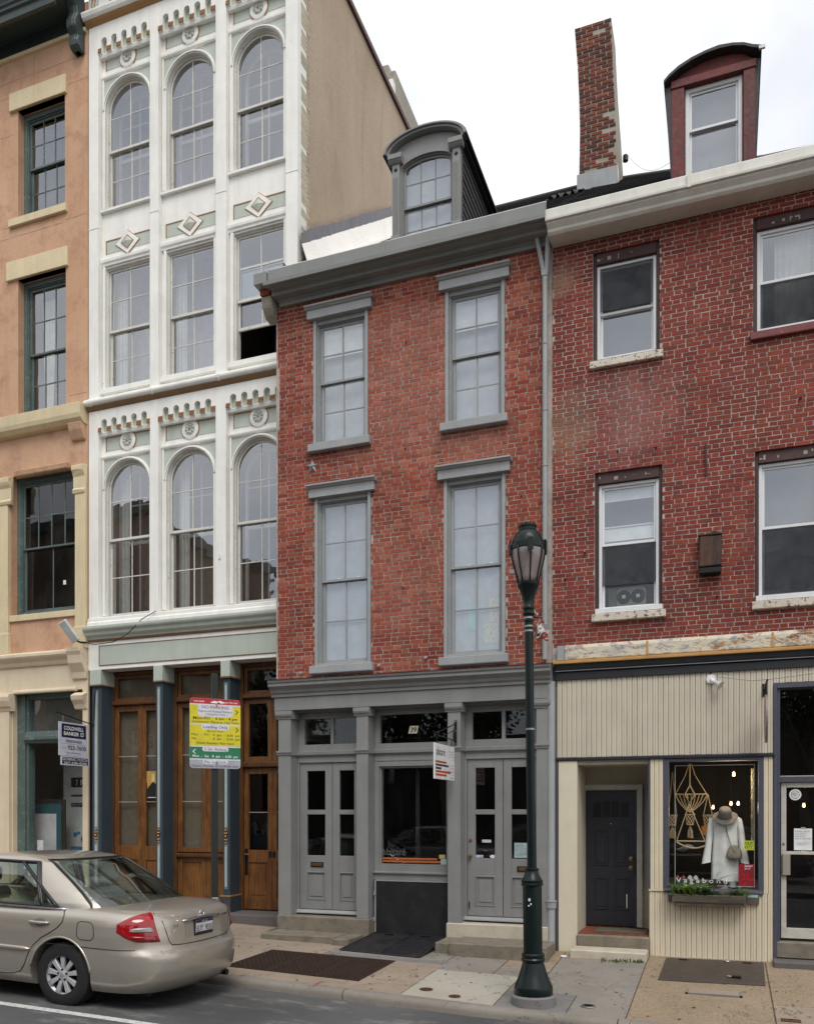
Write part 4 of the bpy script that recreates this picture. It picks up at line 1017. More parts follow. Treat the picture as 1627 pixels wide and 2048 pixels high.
for (x0, x1, z0, z1, k) in rh_win:
    zb = z0+.035
    w = rwin(x0, x1, zb, z1, 8.525 if z0 > 7 else 5.435, k)
    mat = 'redsill' if k == 'b' else 'sillflake'
    MB().px([(.05, zb-.105), (-.055, zb-.105), (-.06, zb-.095), (-.06, zb-.01), (.05, zb+.002)], x0-.035, x1+.045).jit(.002).build('sill', mat, RH, bev=.006)
    if z0 < 5: MB().px([(.07, zb+.0), (-.035, zb+.0), (-.035, zb+.065), (.07, zb+.085)], x0+.01, x1+.0).build('sill_cap', 'vinyl', RH, bev=.004)
    if k == 'a':
        MB().box(x0+.1, x1-.1, .40, .41, 7.9, 8.05).build('box_lid', 'blind', w)
        MB().box(x0+.08, x1-.08, .46, .47, zb, z1-.1).build('shade', flat('grey_shade', (.15, .15, .155)), w)
    if k in 'bd': MB().box(x0+.08, x1-.08, .46, .47, zb, z1-.1).build('shade', flat('blue_grey_shade', (.10, .105, .12)), w)
    if k == 'b': folds('curtain', 'curtain', w, x0+.26, x1-.1, .28, zb+.1, z1-.18, 7, .015); MB().box(x0+.40, x0+.50, .235, .25, 7.93, 8.12).build('box_card', 'blind', w)
    if k == 'c':
        MB().box(x0+.105, x1-.105, .17, .175, zb+1.0, zb+1.17).build('ledge_blind', 'blind', w)
        MB().box(x0+.105, x1-.105, .1575, .1695, zb+1.178, zb+1.195).build('inner_rail', 'vinyl', w)
        MB().box(x0+.08, x1-.08, .46, .47, zb, z1-.1).build('shade', flat('mid_grey_shade', (.20, .20, .205)), w)
        MB().box(x0+.105, x1-.105, .17, .175, z1-.36, z1-.16).build('roller_blind', 'blind', w)
        # twin window fan
        t = thing('window_fan', 'grey twin window fan sitting in the lower sash above the peeling sill', 'fan', (-1.2, .15, 4.63))
        fz0, fz1 = 4.61, 4.865
        body = MB().py([(-1.37, fz0), (-.985, fz0), (-.985, fz1-.02), (-1.03, fz1), (-1.32, fz1), (-1.37, fz1-.03)], .178, .26).build('housing', flat('grey_plastic', (.50, .50, .48)), t, bev=.01)
        MB().box(-1.475, -1.372, .19, .21, fz0, fz1).build('side_panel', flat('grey_plastic2', (.24, .24, .235)), t)
        m = MB()
        for i in range(9): m.box(-.975+i*.011, -.969+i*.011, .185, .20, fz0, fz1)
        m.build('vent_slats', flat('dark_grey_plastic', (.06, .06, .06)), t)
        for cx in (-1.272, -1.088):
            g = MB().lathe([(0, .0), (.088, .0), (.092, .004), (.092, .02)], (cx, .170, 4.74), 26, 'y').build('grille', flat('dark_grille', (.025, .025, .025)), t)
            rr = MB()
            for r in (.03, .045, .06, .075): rr.lathe([(r-.002, -.004), (r+.002, -.004), (r+.002, .001), (r-.002, .001)], (cx, .169, 4.74), 24, 'y', False)
            rr.build('grille_rings', flat('grey_plastic'+str(3), (.09, .09, .09)), g)
            MB().box(cx-.025, cx+.025, .158, .169, 4.715, 4.765).build('badge', flat('grey_plastic', (.3, .3, .29)), g, bev=.006)
room(RH, -2.1, 2.2, .50, 1.6, 4.3, 6.5, 'room', 'upper_room'); room(RH, -2.1, 2.2, .50, 1.6, 7.6, 9.45, 'room', 'attic_room')
# eaves
MB().px([(-.36, 9.60), (-.405, 9.625), (-.405, 9.755), (-.392, 9.77), (-.38, 9.755), (-.375, 9.64), (-.05, 9.64), (-.05, 9.60)], -2.20, RX1).build('gutter', 'gutter_w', RH, bev=.003)
MB().px([(-.36, 9.585), (-.435, 9.595), (-.44, 9.625), (-.41, 9.632), (-.36, 9.62)], -2.21, RX1).build('gutter_lip', 'gutter_w', RH, bev=.002)
MB().px([(.02, 9.50), (-.30, 9.475), (-.335, 9.50), (-.345, 9.53), (-.40, 9.575), (-.40, 9.592), (.02, 9.598)], -2.195, RX1).build('fascia', 'gutter_w', RH, bev=.003)
for x in (-.42, 1.3): B('gutter_joint', 'gutter_w', RH, x-.02, x+.02, -.446, -.30, 9.582, 9.775)
B('gutter_end', 'gutter_w', RH, -2.212, -2.20, -.40, -.06, 9.60, 9.76)
RR = .745
def rsl(x): return interp(x, [(-2.2, .768), (-1.6, .758), (.6, .712), (2.4, .70)])      # the old roof sags towards the right
def rz(y, x=-1.9): return 9.74+rsl(x)*(y+.36)
m = MB().grid(lambda u, v: (lerp(RX0+.02, RX1, u), lerp(-.34, 4.7, v), rz(lerp(-.34, 4.7, v), lerp(RX0+.02, RX1, u))-.03), 16, 4); m.grid(lambda u, v: (lerp(RX0+.02, RX1, u), lerp(4.7, 9.4, v), lerp(rz(4.7, lerp(RX0+.02, RX1, u))-.03, 9.6, v)), 16, 2); m.build('roof', 'slate', RH, fixn=False)
nl2 = math.hypot(1, RR)
slates(RH, lambda u, v, h: (lerp(RX0+.02, RX1, u), lerp(-.34, 4.7, v)-h*RR/nl2, rz(lerp(-.34, 4.7, v), lerp(RX0+.02, RX1, u))+h/nl2), 34, 20)
MB().tube([(lerp(RX0+.02, RX1, i/8), 4.7, rz(4.7, lerp(RX0+.02, RX1, i/8))) for i in range(9)], .05, 8).build('ridge', 'slate', RH)
# chimney: leans and bows
CL = [(12.5, -2.425), (12.9, -2.41), (13.82, -2.394), (14.46, -2.41), (15.0, -2.437), (15.7, -2.489)]
CRR = [(12.5, -1.76), (12.92, -1.767), (13.7, -1.775), (14.2, -1.791), (14.82, -1.826), (15.7, -1.858)]
CB = [(12.5, 4.85), (13.5, 4.8), (14.1, 4.55), (14.7, 4.35), (15.7, 4.22)]
CY = 3.6
m = MB(); n = 24
for i in range(n+1):
    z = lerp(12.3, 15.66, i/n); a, b, c = interp(z, CL), interp(z, CRR), interp(z, CB)
    m.v += [(a, CY+.012, z), (b, CY+.012, z), (b-.004*random.random(), c, z), (a, c, z)]
for i in range(n):
    for j in range(4): m.f.append((i*4+j, i*4+(j+1) % 4, i*4+4+(j+1) % 4, i*4+4+j))
m.f.append((n*4, n*4+1, n*4+2, n*4+3))
ch = m.build('chimney', 'mortar_c', RH)
random.seed(5); row = 0; z = 12.98; cc = []
while z < 15.63:
    a, b = interp(z, CL), interp(z, CRR); x = a-(.10 if row % 2 else 0.)+random.uniform(-.01, .01)
    while x < b:
        p, q = max(x+.007, a+.002), min(x+.193, b-.002)
        bare = .16 if (z < 13.12) else (.09 if (13.9 < z < 14.05 or 14.75 < z < 14.95 or 13.5 < z < 13.6) else .02)
        if q-p > .03 and random.random() > bare: cc.append((p+.003, q-.003, z+.011, z+.058))
        x += .20
    z += .0705; row += 1
lay_bricks(ch, cc, 'brick_c', CY, .06, 300, .004)
MB().px([(CY-.03, 12.70), (CY-.012, 12.70), (CY-.012, 13.03), (CY-.03, 13.05)], -2.44, -1.755).build('chimney_flashing', 'galv', ch)
m = MB().add([(-1.75, 3.56, 12.62), (-1.75, 3.86, 12.85), (-1.75, 3.80, 13.12), (-1.75, 3.58, 13.10)], [(0, 1, 2, 3)]); m.build('side_flashing', 'gutter_w', ch)
MB().lathe([(0, -.06), (.05, -.05), (.05, .05), (0, .06)], (-1.735, 4.75, 14.0), 8).build('stub_pipe', 'iron', ch)
m = MB().grid(lambda u, v: (lerp(-2.9, -2.30, u), lerp(3.05, 3.62, v)+.05*math.sin(u*30)*(1-v), rz(lerp(3.05, 3.62, v))+.03+.03*abs(math.sin(u*22))), 40, 4); m.build('lead_apron', 'slate', ch, smooth='all')
tag(MB().tube([(lerp(-1.72, -.70, i/12), lerp(4.7, 1.2, i/12), lerp(14.05, 11.15, i/12)-.22*math.sin(math.pi*i/12)) for i in range(13)], .003, 5).build('aerial_wire', 'steel'), 'thin wire strung from the leaning chimney to the red dormer', 'wire')
# red dormer
DY2 = .35; a, b = -.66, .35
m = MB(); 
pts = [(a, 10.0), (-.50, 10.0), (-.50, 11.45), (.208, 11.45), (.208, 10.0), (b, 10.0), (b, 11.58), (.22, 11.685), (.08, 11.725), (-.08, 11.74), (-.25, 11.728), (-.42, 11.688), (-.58, 11.62), (a, 11.55)]
d2 = MB().py(pts, DY2, DY2+.10).build('dormer', 'redpaint', RH)
B('dormer_post', 'redpaint', d2, a-.01, -.51, DY2-.035, DY2-.001, 10.0, 11.45, bev=.004); B('dormer_post', 'redpaint', d2, .218, b+.01, DY2-.035, DY2-.001, 10.0, 11.45, bev=.004)
B('dormer_header', 'redpaint', d2, a-.02, b+.02, DY2-.05, DY2-.001, 11.45, 11.555, bev=.006)
sash_window(RH, -.498, .206, 10.1, 11.448, 10.91, DY2+.03, 1, 1, 1, 'vinyl', 'glass_hi', fr=.05, ss=.03, depth=.1, name='dormer_window')
MB().box(-.55, .25, DY2+.25, DY2+.26, 10.0, 11.45).build('shade', flat('mid_grey_shade', (.2, .2, .205)), d2)
MB().py([(-.22, 10.36), (-.12, 10.36), (-.10, 10.43), (-.15, 10.455), (-.20, 10.50), (-.22, 10.45)], DY2+.19, DY2+.22).build('blue_rag', flat('blue_cloth', (.03, .10, .22)), d2)
prof = [(-.765, 11.50), (-.70, 11.56), (-.58, 11.635), (-.42, 11.70), (-.25, 11.74), (-.08, 11.752), (.09, 11.738), (.22, 11.70), (.33, 11.64), (.435, 11.60)]
rm = MB(); k = len(prof)
for y in (DY2-.12, 2.9):
    for x, z in prof: rm.v.append((x, y, z))
    for x, z in prof: rm.v.append((x, y, z+.035+.012*random.random()))
for i in range(k-1):
    rm.f += [(i, i+1, 2*k+i+1, 2*k+i), (k+i, 3*k+i, 3*k+i+1, k+i+1), (i, k+i, k+i+1, i+1)]
rm.f += [(0, 2*k, 3*k, k), (k-1, 2*k-1, 4*k-1, 3*k-1)]
rm.build('dormer_roof', 'slate', d2)
m = MB().add([(-.755, DY2-.03, 11.50), (-.64, DY2-.03, 11.50), (-.655, DY2-.03, 10.0), (-.66, DY2-.03, 10.0), (-.755, DY2+2.3, 11.5), (-.66, DY2+2.3, 10.)], [(0, 1, 2, 3), (0, 3, 5, 4)]); m.build('dormer_cheek', 'slate', d2)
m = MB().add([(b+.01, DY2-.0, 10.0), (b+.01, DY2+2.3, 10.0), (b+.07, DY2+2.3, 11.58), (b+.07, DY2-.0, 11.58), (b+.01, DY2, 11.58)], [(0, 1, 2, 3), (0, 3, 4)]); m.build('dormer_cheek', 'slate', d2)
B('roof_end', 'gutter_w', d2, .40, .475, DY2-.13, DY2-.10, 11.59, 11.63)

# ---- wall furniture
t = thing('rusty_wall_box', 'rust-streaked dark metal box on the brick between the second-floor windows', 'box', (-.18, 0, 4.88))
MB().py([(-.315, 4.955), (-.045, 4.955), (-.045, 5.335), (-.305, 5.345)], -.16, .0).build('casing', 'rustbox', t, bev=.012)
MB().py([(-.31, 4.87), (-.05, 4.87), (-.05, 4.952), (-.31, 4.952)], -.15, .0).build('bottom_tray', 'iron', t, bev=.012)
B('lid_rim', 'rustbox', t, -.322, -.04, -.168, .0, 5.345, 5.362, bev=.004)
MB().lathe([(0, -.04), (.03, -.03), (.03, .0)], (-.13, 0, 5.42), 10, 'y').build('mounting_eye', 'rustbox', t)
tag(MB().tube([(-.235, -.02, 6.55), (-.236, -.03, 6.45), (-.228, -.02, 6.14)], .012, 6).build('iron_rod', 'rustbox'), 'short black iron rod on the brick right of the efflorescence stain', 'rod')
for (x, z) in ((-1.33, 6.62), (-.85, 6.6), (.86, 6.95), (-1.76, 5.33), (-.10, 4.6), (-2.02, 5.0)):
    MB().tube([(x, .02, z), (x, -.03, z), (x+.01, -.045, z-.02)], .011, 6).build('wall_hook', 'iron', RH)

# ---- shopfront: fascia
SF = MB().px([(.05, 3.905), (-.045, 3.905), (-.05, 3.92), (-.05, 4.06), (-.03, 4.105), (.05, 4.115)], -2.02, RX1).build('rusted_fascia', 'rust', RH, bev=.004)
B('fascia_end', 'grey_lt', SF, -2.12, -2.025, -.052, .05, 3.905, 4.10)
for x in (-.95, .55): B('fascia_seam', 'rustlip', SF, x-.012, x+.012, -.058, -.045, 3.91, 4.09)
MB().px([(.05, 3.845), (-.115, 3.845), (-.12, 3.85), (-.12, 3.885), (-.05, 3.90), (.05, 3.90)], -2.17, RX1).build('drip_lip', 'rustlip', SF, bev=.004)
MB().px([(.05, 3.64), (-.05, 3.64), (-.05, 3.735), (-.035, 3.742), (-.035, 3.75), (-.075, 3.756), (-.085, 3.785), (-.095, 3.84), (.05, 3.84)], -2.14, RX1).build('black_moulding', 'blackpaint', RH, bev=.002)
MB().box(-2.14, RX1, -.082, -.05, 3.752, 3.7585).build('pale_pinstripe', 'lettergrey', RH)
cl = B('boarded_front', 'beige', RH, -2.14, .56, .0, .06, 2.575, 3.66)
def boards(x0, x1, z0, z1, mat, parent, y=-.022, wd=.0655):
    n = round((x1-x0)/wd); w = (x1-x0)/n
    me = {}
    for i in range(n):
        xa = x0+i*w; dz = random.uniform(0, .004)
        mm = MB(); yy = y+random.uniform(-.0015, .0015)
        pr = [(xa+.0025, .0), (xa+.0025, yy+.008), (xa+.008, yy+.001), (xa+w*.44, yy), (xa+w*.48, yy+.006), (xa+w*.52, yy+.006), (xa+w*.56, yy), (xa+w-.008, yy+.001), (xa+w-.0025, yy+.008), (xa+w-.0025, .0)]
        mm.pz(pr, z0+dz, z1); mm.build('board', mat, parent)
boards(-2.13, .555, 2.60, 3.645, 'beige', cl); boards(.556, RX1, 3.465, 3.645, 'beige', cl); B('backing', 'beige', RH, .556, RX1, .001, .06, 3.465, 3.66); B('party_strip', 'slateblue', RH, -2.24, -2.145, .005, .3, 0., 3.84)
MB().px([(.06, 2.555), (-.045, 2.555), (-.05, 2.56), (-.05, 2.592), (-.03, 2.60), (.06, 2.60)], -2.14, .575).build('dark_rail', 'navy', RH, bev=.002)
M['cream_pier'] = paint('cream_pier_paint', (.67, .61, .47), .6, .04, .25, (.30, .24, .15), bump=.12)
B('cream_pier', 'cream_pier', RH, -2.11, -1.858, -.03, .78, -.03, 2.554, bev=.006)
B('dark_bead', 'slateblue', RH, -2.145, -2.112, -.035, .05, .0, 2.555)
# entry recess
B('recess_wall', 'cream_pier', RH, -.93, -.88, .03, .85, -.02, 2.554); B('recess_ceiling', 'beige', RH, -1.858, -.88, .03, .9, 2.50, 2.56)
B('recess_back', 'beige', RH, -2.0, -.88, .80, .86, 0, 2.56)
m = MB(); m.box(-1.905, -1.855, .68, .80, .27, 2.262); m.box(-1.152, -1.068, .68, .80, .27, 2.262); m.box(-1.855, -1.152, .682, .80, 2.175, 2.262)
m.box(-1.14, -1.075, .665, .68, .27, 2.255); m.box(-1.9, -1.075, .667, .68, 2.19, 2.25)
m.build('entry_frame', flat('dull_white_trim', (.42, .40, .36)), RH, bev=.004)
dr = B('entry_door', 'navy', RH, -1.850, -1.157, .72, .78, .275, 2.17, bev=.003)
for (xa, xb, za, zb) in ((-1.74, -1.545, .50, .95), (-1.46, -1.265, .50, .95), (-1.74, -1.545, 1.12, 1.62), (-1.46, -1.265, 1.12, 1.62)):
    p = MB()
    for q in ((xa, xb, za, za+.018), (xa, xb, zb-.018, zb), (xa, xa+.018, za+.018, zb-.018), (xb-.018, xb, za+.018, zb-.018)): p.box(q[0], q[1], .708, .72, q[2], q[3])
    p.box(xa+.04, xb-.04, .712, .72, za+.04, zb-.04); p.build('door_panel', 'navy', dr, bev=.003)
for i in range(4): x = -1.75+i*.125; MB().py([(x, 1.80), (x+.105, 1.80), (x+.105, 2.0+.03*(1 if i in (1, 2) else 0)), (x, 1.99+.03*(1 if i in (1, 2) else 0))], .712, .72).build('fan_light', 'iron', dr)
for z in (1.215, 1.085): MB().lathe([(0, -.03), (.018, -.028), (.024, -.012), (.03, -.01), (.03, 0)], (-1.235, .72, z), 14, 'y').build('door_lock', 'brass', dr, smooth=True)
B('latch_guard', 'iron', dr, -1.185, -1.152, .70, .72, 1.0, 1.27); B('kick_scratch', 'white_pl', dr, -1.295, -1.265, .7165, .7195, .53, .72); B('peephole', 'white_pl', dr, -1.51, -1.50, .715, .72, 1.70, 1.71)
# tiled landing and steps
ld = B('landing', 'stone', RH, -1.856, -.93, .03, .80, .0, .236)
for i in range(6):
    for j in range(4): B('tile', 'tile_red', ld, -1.85+i*.152, -1.85+i*.152+.146, .035+j*.19, .035+j*.19+.184, .2365, .25+random.uniform(0, .002))
tag(B('door_mat', flat('brown_coir', (.10, .085, .06), .95), None, -1.66, -.98, .12, .55, .2525, .268), 'brown bristle doormat on the red tiles before the dark door', 'mat')
step(-1.862, -.925, -.06, .032, -.10, .236, 'stone', 'grey stone riser under the red tiled landing')
step(-1.90, -.93, -.40, -.062, -.17, .085, 'stone_w', 'pale painted marble step before the recessed dark door')
# mid post, window, apron boards
ap = B('apron_wall', 'beige2', RH, -.93, .56, .0, .06, -.05, .86)
boards(-.925, .552, -.02, .845, 'beige2', ap)
B('apron_cap', 'beige2', RH, -.935, -.74, -.035, .03, .845, .865)
mp = B('window_post', 'beige2', RH, -.925, -.75, .0, .2, .865, 2.555); boards(-.92, -.755, .866, 2.553, 'beige2', mp)
B('post_bead', 'slateblue', RH, -.938, -.922, -.03, .05, .87, 2.555)
rp = B('window_post', 'beige2', RH, .440, .556, .0, .2, .865, 2.555); boards(.442, .554, .847, 2.553, 'beige2', rp)
m = MB(); m.box(-.75, -.685, -.03, .14, .865, 2.555); m.box(.385, .440, -.03, .14, .865, 2.555); m.box(-.685, .385, -.028, .14, 2.515, 2.555)
m.px([(.14, .83), (-.05, .83), (-.055, .85), (-.05, .872), (.0, .885), (.14, .885)], -.75, .44)
sw = m.build('shop_window', 'slateblue', RH, bev=.003)
pane(sw, [(-.685, .885), (.385, .885), (.385, 2.515), (-.685, 2.515)], .05, 'shopglass')
m = MB()      # pale tape line round the glass
for q in ((-.615, .345, 2.46, 2.468), (-.615, -.607, .93, 2.46), (.338, .345, .93, 2.46), (-.1, .345, .922, .93)): m.box(q[0], q[1], .0455, .0495, q[2], q[3])
m.build('glass_tape', flat('dull_tape', (.33, .33, .32)), sw)
text('V a g a b o n d', .088, 'white_pl', sw, (-.60, .0485, .958), width=.62, name='window_lettering')
# stickers
s = B('sticker', flat('lime_card', (.48, .58, .03)), sw, .215, .337, .0455, .0495, 1.385, 1.505)
text('OLD', .048, 'black', s, (.232, .045, 1.457), width=.086, bold=.02); text('CITY', .044, 'black', s, (.228, .045, 1.412), width=.092, bold=.02)
B('sticker_bar', flat('orange_print', (.46, .12, .03)), s, .234, .322, .0445, .0454, 1.397, 1.404)
s = B('poster', flat('crimson_card', (.23, .006, .015)), sw, .155, .338, .0455, .0495, .935, 1.21)
text('ZAGAT', .034, 'white_pl', s, (.225, .045, 1.172), width=.10, bold=.015); text('2014', .028, 'white_pl', s, (.225, .045, 1.14), width=.065)
m = MB()
for i in range(14): x, z = random.uniform(.165, .32), random.uniform(.95, 1.09); m.lathe([(0, 0), (.014, 0), (.014, .0006)], (x, .0445, z), 7, 'y')
m.build('poster_spots', flat('bright_red_print', (.42, .012, .012)), s)
# window back room
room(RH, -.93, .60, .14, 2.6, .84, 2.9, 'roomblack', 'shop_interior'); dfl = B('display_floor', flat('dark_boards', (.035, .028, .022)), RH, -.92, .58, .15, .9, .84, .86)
# right-hand shop door
m = MB(); m.box(.560, .60, -.035, .20, .03, 3.46); m.box(.60, RX1, -.033, .20, 3.40, 3.46); m.box(.60, .635, .0, .20, .25, 3.40); m.box(.635, 1.55, .06, .20, 2.235, 2.305); m.box(1.55, 1.62, -.035, .2, .03, 3.40)
df = m.build('door_surround', 'slateblue', RH, bev=.003)
pane(df, [(.635, 2.305), (1.55, 2.305), (1.55, 3.40), (.635, 3.40)], .12, 'shopglass')
B('transom_bead', flat('dull_white_trim', (.42, .40, .36)), df, .64, 1.54, .095, .115, 2.306, 2.318)
m = MB(); y0, y1 = .10, .145
m.box(.650, .712, y0, y1, .29, 2.235); m.box(1.47, 1.54, y0, y1, .29, 2.235); m.box(.712, 1.47, y0+.001, y1, 2.17, 2.235); m.box(.712, 1.47, y0+.001, y1, .29, .42); m.box(.712, 1.47, y0+.001, y1, 1.335, 1.375)
sd_ = m.build('shop_door', flat('off_white_metal', (.52, .49, .44), .4), RH, bev=.004)
pane(sd_, [(.712, .42), (1.47, .42), (1.47, 1.335), (.712, 1.335)], .12, 'shopglass'); pane(sd_, [(.712, 1.375), (1.47, 1.375), (1.47, 2.17), (.712, 2.17)], .12, 'shopglass')
B('pull_plate', flat('worn_plate', (.30, .27, .23), .4), sd_, .665, .755, .055, .10, 1.08, 1.345, bev=.004); MB().lathe([(0, -.012), (.014, -.01), (.018, 0)], (.682, .10, 1.47), 12, 'y').build('cylinder_lock', 'steel', sd_)
B('bottom_seal', 'iron', sd_, .65, 1.54, .10, .15, .262, .288)
s = B('notice', 'white_pl', sd_, .80, 1.005, .1145, .1185, 1.39, 1.66)
for i, l in enumerate(('PLEASE CHECK', 'ALL BAGS +', 'PURSES AT', 'FRONT COUNTER')): text(l, .026, 'lettergrey', s, (.815, .114, 1.615-i*.030), width=(.165, .13, .125, .175)[i])
for i, l in enumerate(('THANKS FOR YOUR', 'COOPERATION')): text(l, .014, 'lettergrey', s, (.815, .114, 1.475-i*.022), width=(.165, .13)[i])
for z in (1.655, 1.375): B('tape', flat('dull_tape', (.33, .33, .32)), s, .88, .93, .1125, .1143, z, z+.022)
B('notice', 'white_pl', sd_, 1.055, 1.27, .1145, .1185, 1.49, 1.76); B('notice_edge', 'black', sd_, 1.063, 1.262, .1138, .1144, 1.50, 1.75)
s = MB().lathe([(0, .0), (.068, .0), (.07, .003)], (.815, .1145, 2.08), 28, 'y').build('round_sticker', 'white_pl', sd_)
m = MB().lathe([(.045, -.0005), (.05, -.0005), (.05, .001), (.045, .001)], (.815, .114, 2.08), 28, 'y', False); m.build('ring_print', 'black', s)
for i, l in enumerate(('BEST OF', 'PHILLY', '2013')): text(l, (.022, .024, .014)[i], 'black', s, (.815, .1135, 2.092-i*.022), align='CENTER', width=(.062, .07, .03)[i], bold=.01)
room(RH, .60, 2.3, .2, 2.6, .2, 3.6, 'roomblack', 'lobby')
step(.585, 2.3, -.02, .20, .05, .262, 'stone', 'worn stone threshold block under the glass shop door')
step(.545, 2.3, -.33, -.022, -.12, .055, 'stone_g', 'grey veined marble step before the glass shop door')
# floodlight, hanging oval sign
t = thing('spot_lamp', 'small white swivel spot lamp on the beige boards', 'lamp', (-.16, 0, 3.55))
MB().lathe([(0, -.03), (.055, -.03), (.06, -.02), (.06, -.02+.02)], (-.17, -.02, 3.55), 18, 'y').build('mount', 'white_pl', t, smooth=True)
MB().tube([(-.17, -.05, 3.55), (-.15, -.09, 3.52), (-.12, -.14, 3.50)], .02, 8).build('swivel', 'white_pl', t, smooth=True)
m = MB().lathe([(0, 0), (.022, 0), (.028, .03), (.055, .085), (.058, .10), (.05, .10), (0, .088)], (0, 0, 0), 18); o = m.build('bulb_shell', flat('pearl_lamp', (.55, .53, .50), .25), t, smooth=True)
o.matrix_basis = Matrix.Translation((-.13, -.12, 3.505)) @ Vector((.75, -.35, -.55)).to_track_quat('Z', 'Y').to_matrix().to_4x4()
MB().tube([(-.175, -.03, 3.60), (-.178, -.035, 3.64)], .006, 6).build('cable', 'iron', t)
t = thing('oval_sign', 'thin oval hanging sign seen edge-on over the shop window', 'sign', (.46, -.4, 2.7))
m = MB(); n = 28
m.grid(lambda u, v: (.455+.012*(1 if v > .5 else -1), -.42+.30*math.cos(u*6.283), 2.985+.29*math.sin(u*6.283)), n, 1)
o = m.v[:]; mm = MB()
mm.add([(.444, -.42+.30*math.cos(6.283*i/n), 2.985+.29*math.sin(6.283*i/n)) for i in range(n)]+[(.468, -.42+.30*math.cos(6.283*i/n), 2.985+.29*math.sin(6.283*i/n)) for i in range(n)], [tuple(range(n)), tuple(range(2*n-1, n-1, -1))]+[(i, i+n, (i+1) % n+n, (i+1) % n) for i in range(n)])
mm.build('board', flat('pinkish_board', (.24, .18, .165)), t)
MB().tube([(.456, -.02, 3.39), (.456, -.75, 3.40)], .013, 8).build('arm', 'iron', t)
for y in (-.30, -.54): MB().tube([(.456, y, 3.39), (.456, y, 3.26)], .010, 6).build('hook', 'iron', t)
MB().tube([(.456, -.72, 3.41), (.3, -.4, 3.45), (-.13, -.03, 3.58)], .004, 5).build('guy_wire', 'steel', t); MB().tube([(.456, -.72, 3.41), (.9, -.35, 3.5), (1.25, -.03, 3.58)], .004, 5).build('guy_wire', 'steel', t)
B('wall_plate', 'iron', t, .43, .48, -.035, -.02, 3.3, 3.46)

# ---- planter and plants
t = thing('planter_box', 'weathered timber planter box under the clothes shop window', 'planter', (-.2, -.15, .72))
B('bracket_board', flat('flaking_green_board', (.10, .085, .07)), t, -.69, .39, -.065, -.026, .715, .835)
for (x, w_) in ((-.68, .09), (.25, .13)): B('mint_paint_patch', flat('mint_flake', (.30, .48, .44)), t, x, x+w_, -.068, -.0655, .80, .832)
m = MB().px([(-.07, .69), (-.22, .69), (-.262, .825), (-.245, .832), (-.235, .825), (-.205, .71), (-.085, .71), (-.085, .86), (-.07, .86)], -.615, .225); m.build('trough', 'graywood', t, bev=.003)
for x in (-.62, .225): MB().px([(-.07, .69), (-.225, .69), (-.265, .83), (-.07, .87)], x-.012, x+.012).build('trough_end', 'graywood', t)
B('soil', flat('dark_soil', (.03, .022, .016)), t, -.60, .215, -.235, -.09, .72, .80)
def plant(name, label, cx, w, h, n, mat, wd, arch_=0):
    m = MB()
    for i in range(n):
        x = cx+random.uniform(-w, w); y = random.uniform(-.23, -.10); b = random.uniform(0, 6.28); l = h*random.uniform(.4, 1.1); ww = wd*random.uniform(.6, 1.2)
        d = Vector((math.cos(b), math.sin(b)*.7, 0)); s = Vector((-d.y, d.x, 0))*ww; p = Vector((x, y, .79))
        up = random.uniform(.3, 1.)
        p1 = p+d*l*.45+Vector((0, 0, l*up*.7)); p2 = p+d*l*(.9+arch_)+Vector((0, 0, l*up*(.8-arch_*.5)))
        m.add([p-s*.2, p+s*.2, p1+s+Vector((0, 0, .004)), p1-s, p2+s*.4, p2-s*.4], [(0, 1, 2, 3), (3, 2, 4, 5)])
    return tag(m.build(name, mat, None, fixn=False), label, 'plant')
plant('lettuce_plant', 'bright green leafy lettuce at the left end of the planter box', -.44, .15, .20, 260, 'lettuce_leaf', .026)
plant('herb_plant', 'dark bluish green herb beside the lettuce in the planter box', -.22, .12, .17, 190, 'dark_leaf', .014)
plant('creeping_plant', 'low yellow-green seedling row in the middle of the planter box', -.02, .09, .06, 60, 'lettuce_leaf', .010)
plant('fern_plant', 'fine feathery green plant at the right end of the planter box', .15, .06, .18, 260, 'weed_leaf', .006)
m = MB()
for (dx, hh, bend) in ((-.06, .42, .3), (.0, .34, -.22), (.03, .46, .38), (.05, .25, -.3), (-.02, .2, .16), (.06, .5, .12)):
    m.tube([(-.16+dx*.3+bend*(s**2)*.8, -.2-.1*s*s, .80+hh*s*(1-.35*s*s)) for s in [i/8 for i in range(9)]], [lerp(.004, .001, i/8) for i in range(9)], 5)
tag(m.build('grass_plant', 'weed_leaf', smooth='all'), 'long arching grass blades rising from the planter past the lettering', 'plant')
random.seed(77)
tag(tuft(-1.30, -.46, SW(-1.3, -.46)-.01, 70, .055, .22, 'weed_leaf', name='weed_clump', wd=.009), 'low green weeds along the foot of the pale marble step', 'weeds', None)
tag(tuft(-1.02, -.45, SW(-1.0, -.45)-.01, 34, .06, .07, 'weed_leaf', name='weed_clump', wd=.008), 'small weed tuft at the right corner of the pale marble step', 'weeds')
# ================================================================== IN THE CLOTHES SHOP WINDOW
M['linen'] = plain('white_linen', (.80, .80, .765), .9); M['felt'] = plain('grey_brown_felt', (.17, .15, .13), .95); M['rope'] = plain('natural_rope', (.46, .35, .20), .95)
M['bagcloth'] = plain('taupe_suede', (.27, .235, .185), .9)
fx, fy = .0, .235
t = thing('dress_form', 'dressmaker form wearing a loose white linen tunic in the shop window', 'mannequin', (fx, fy, .86))
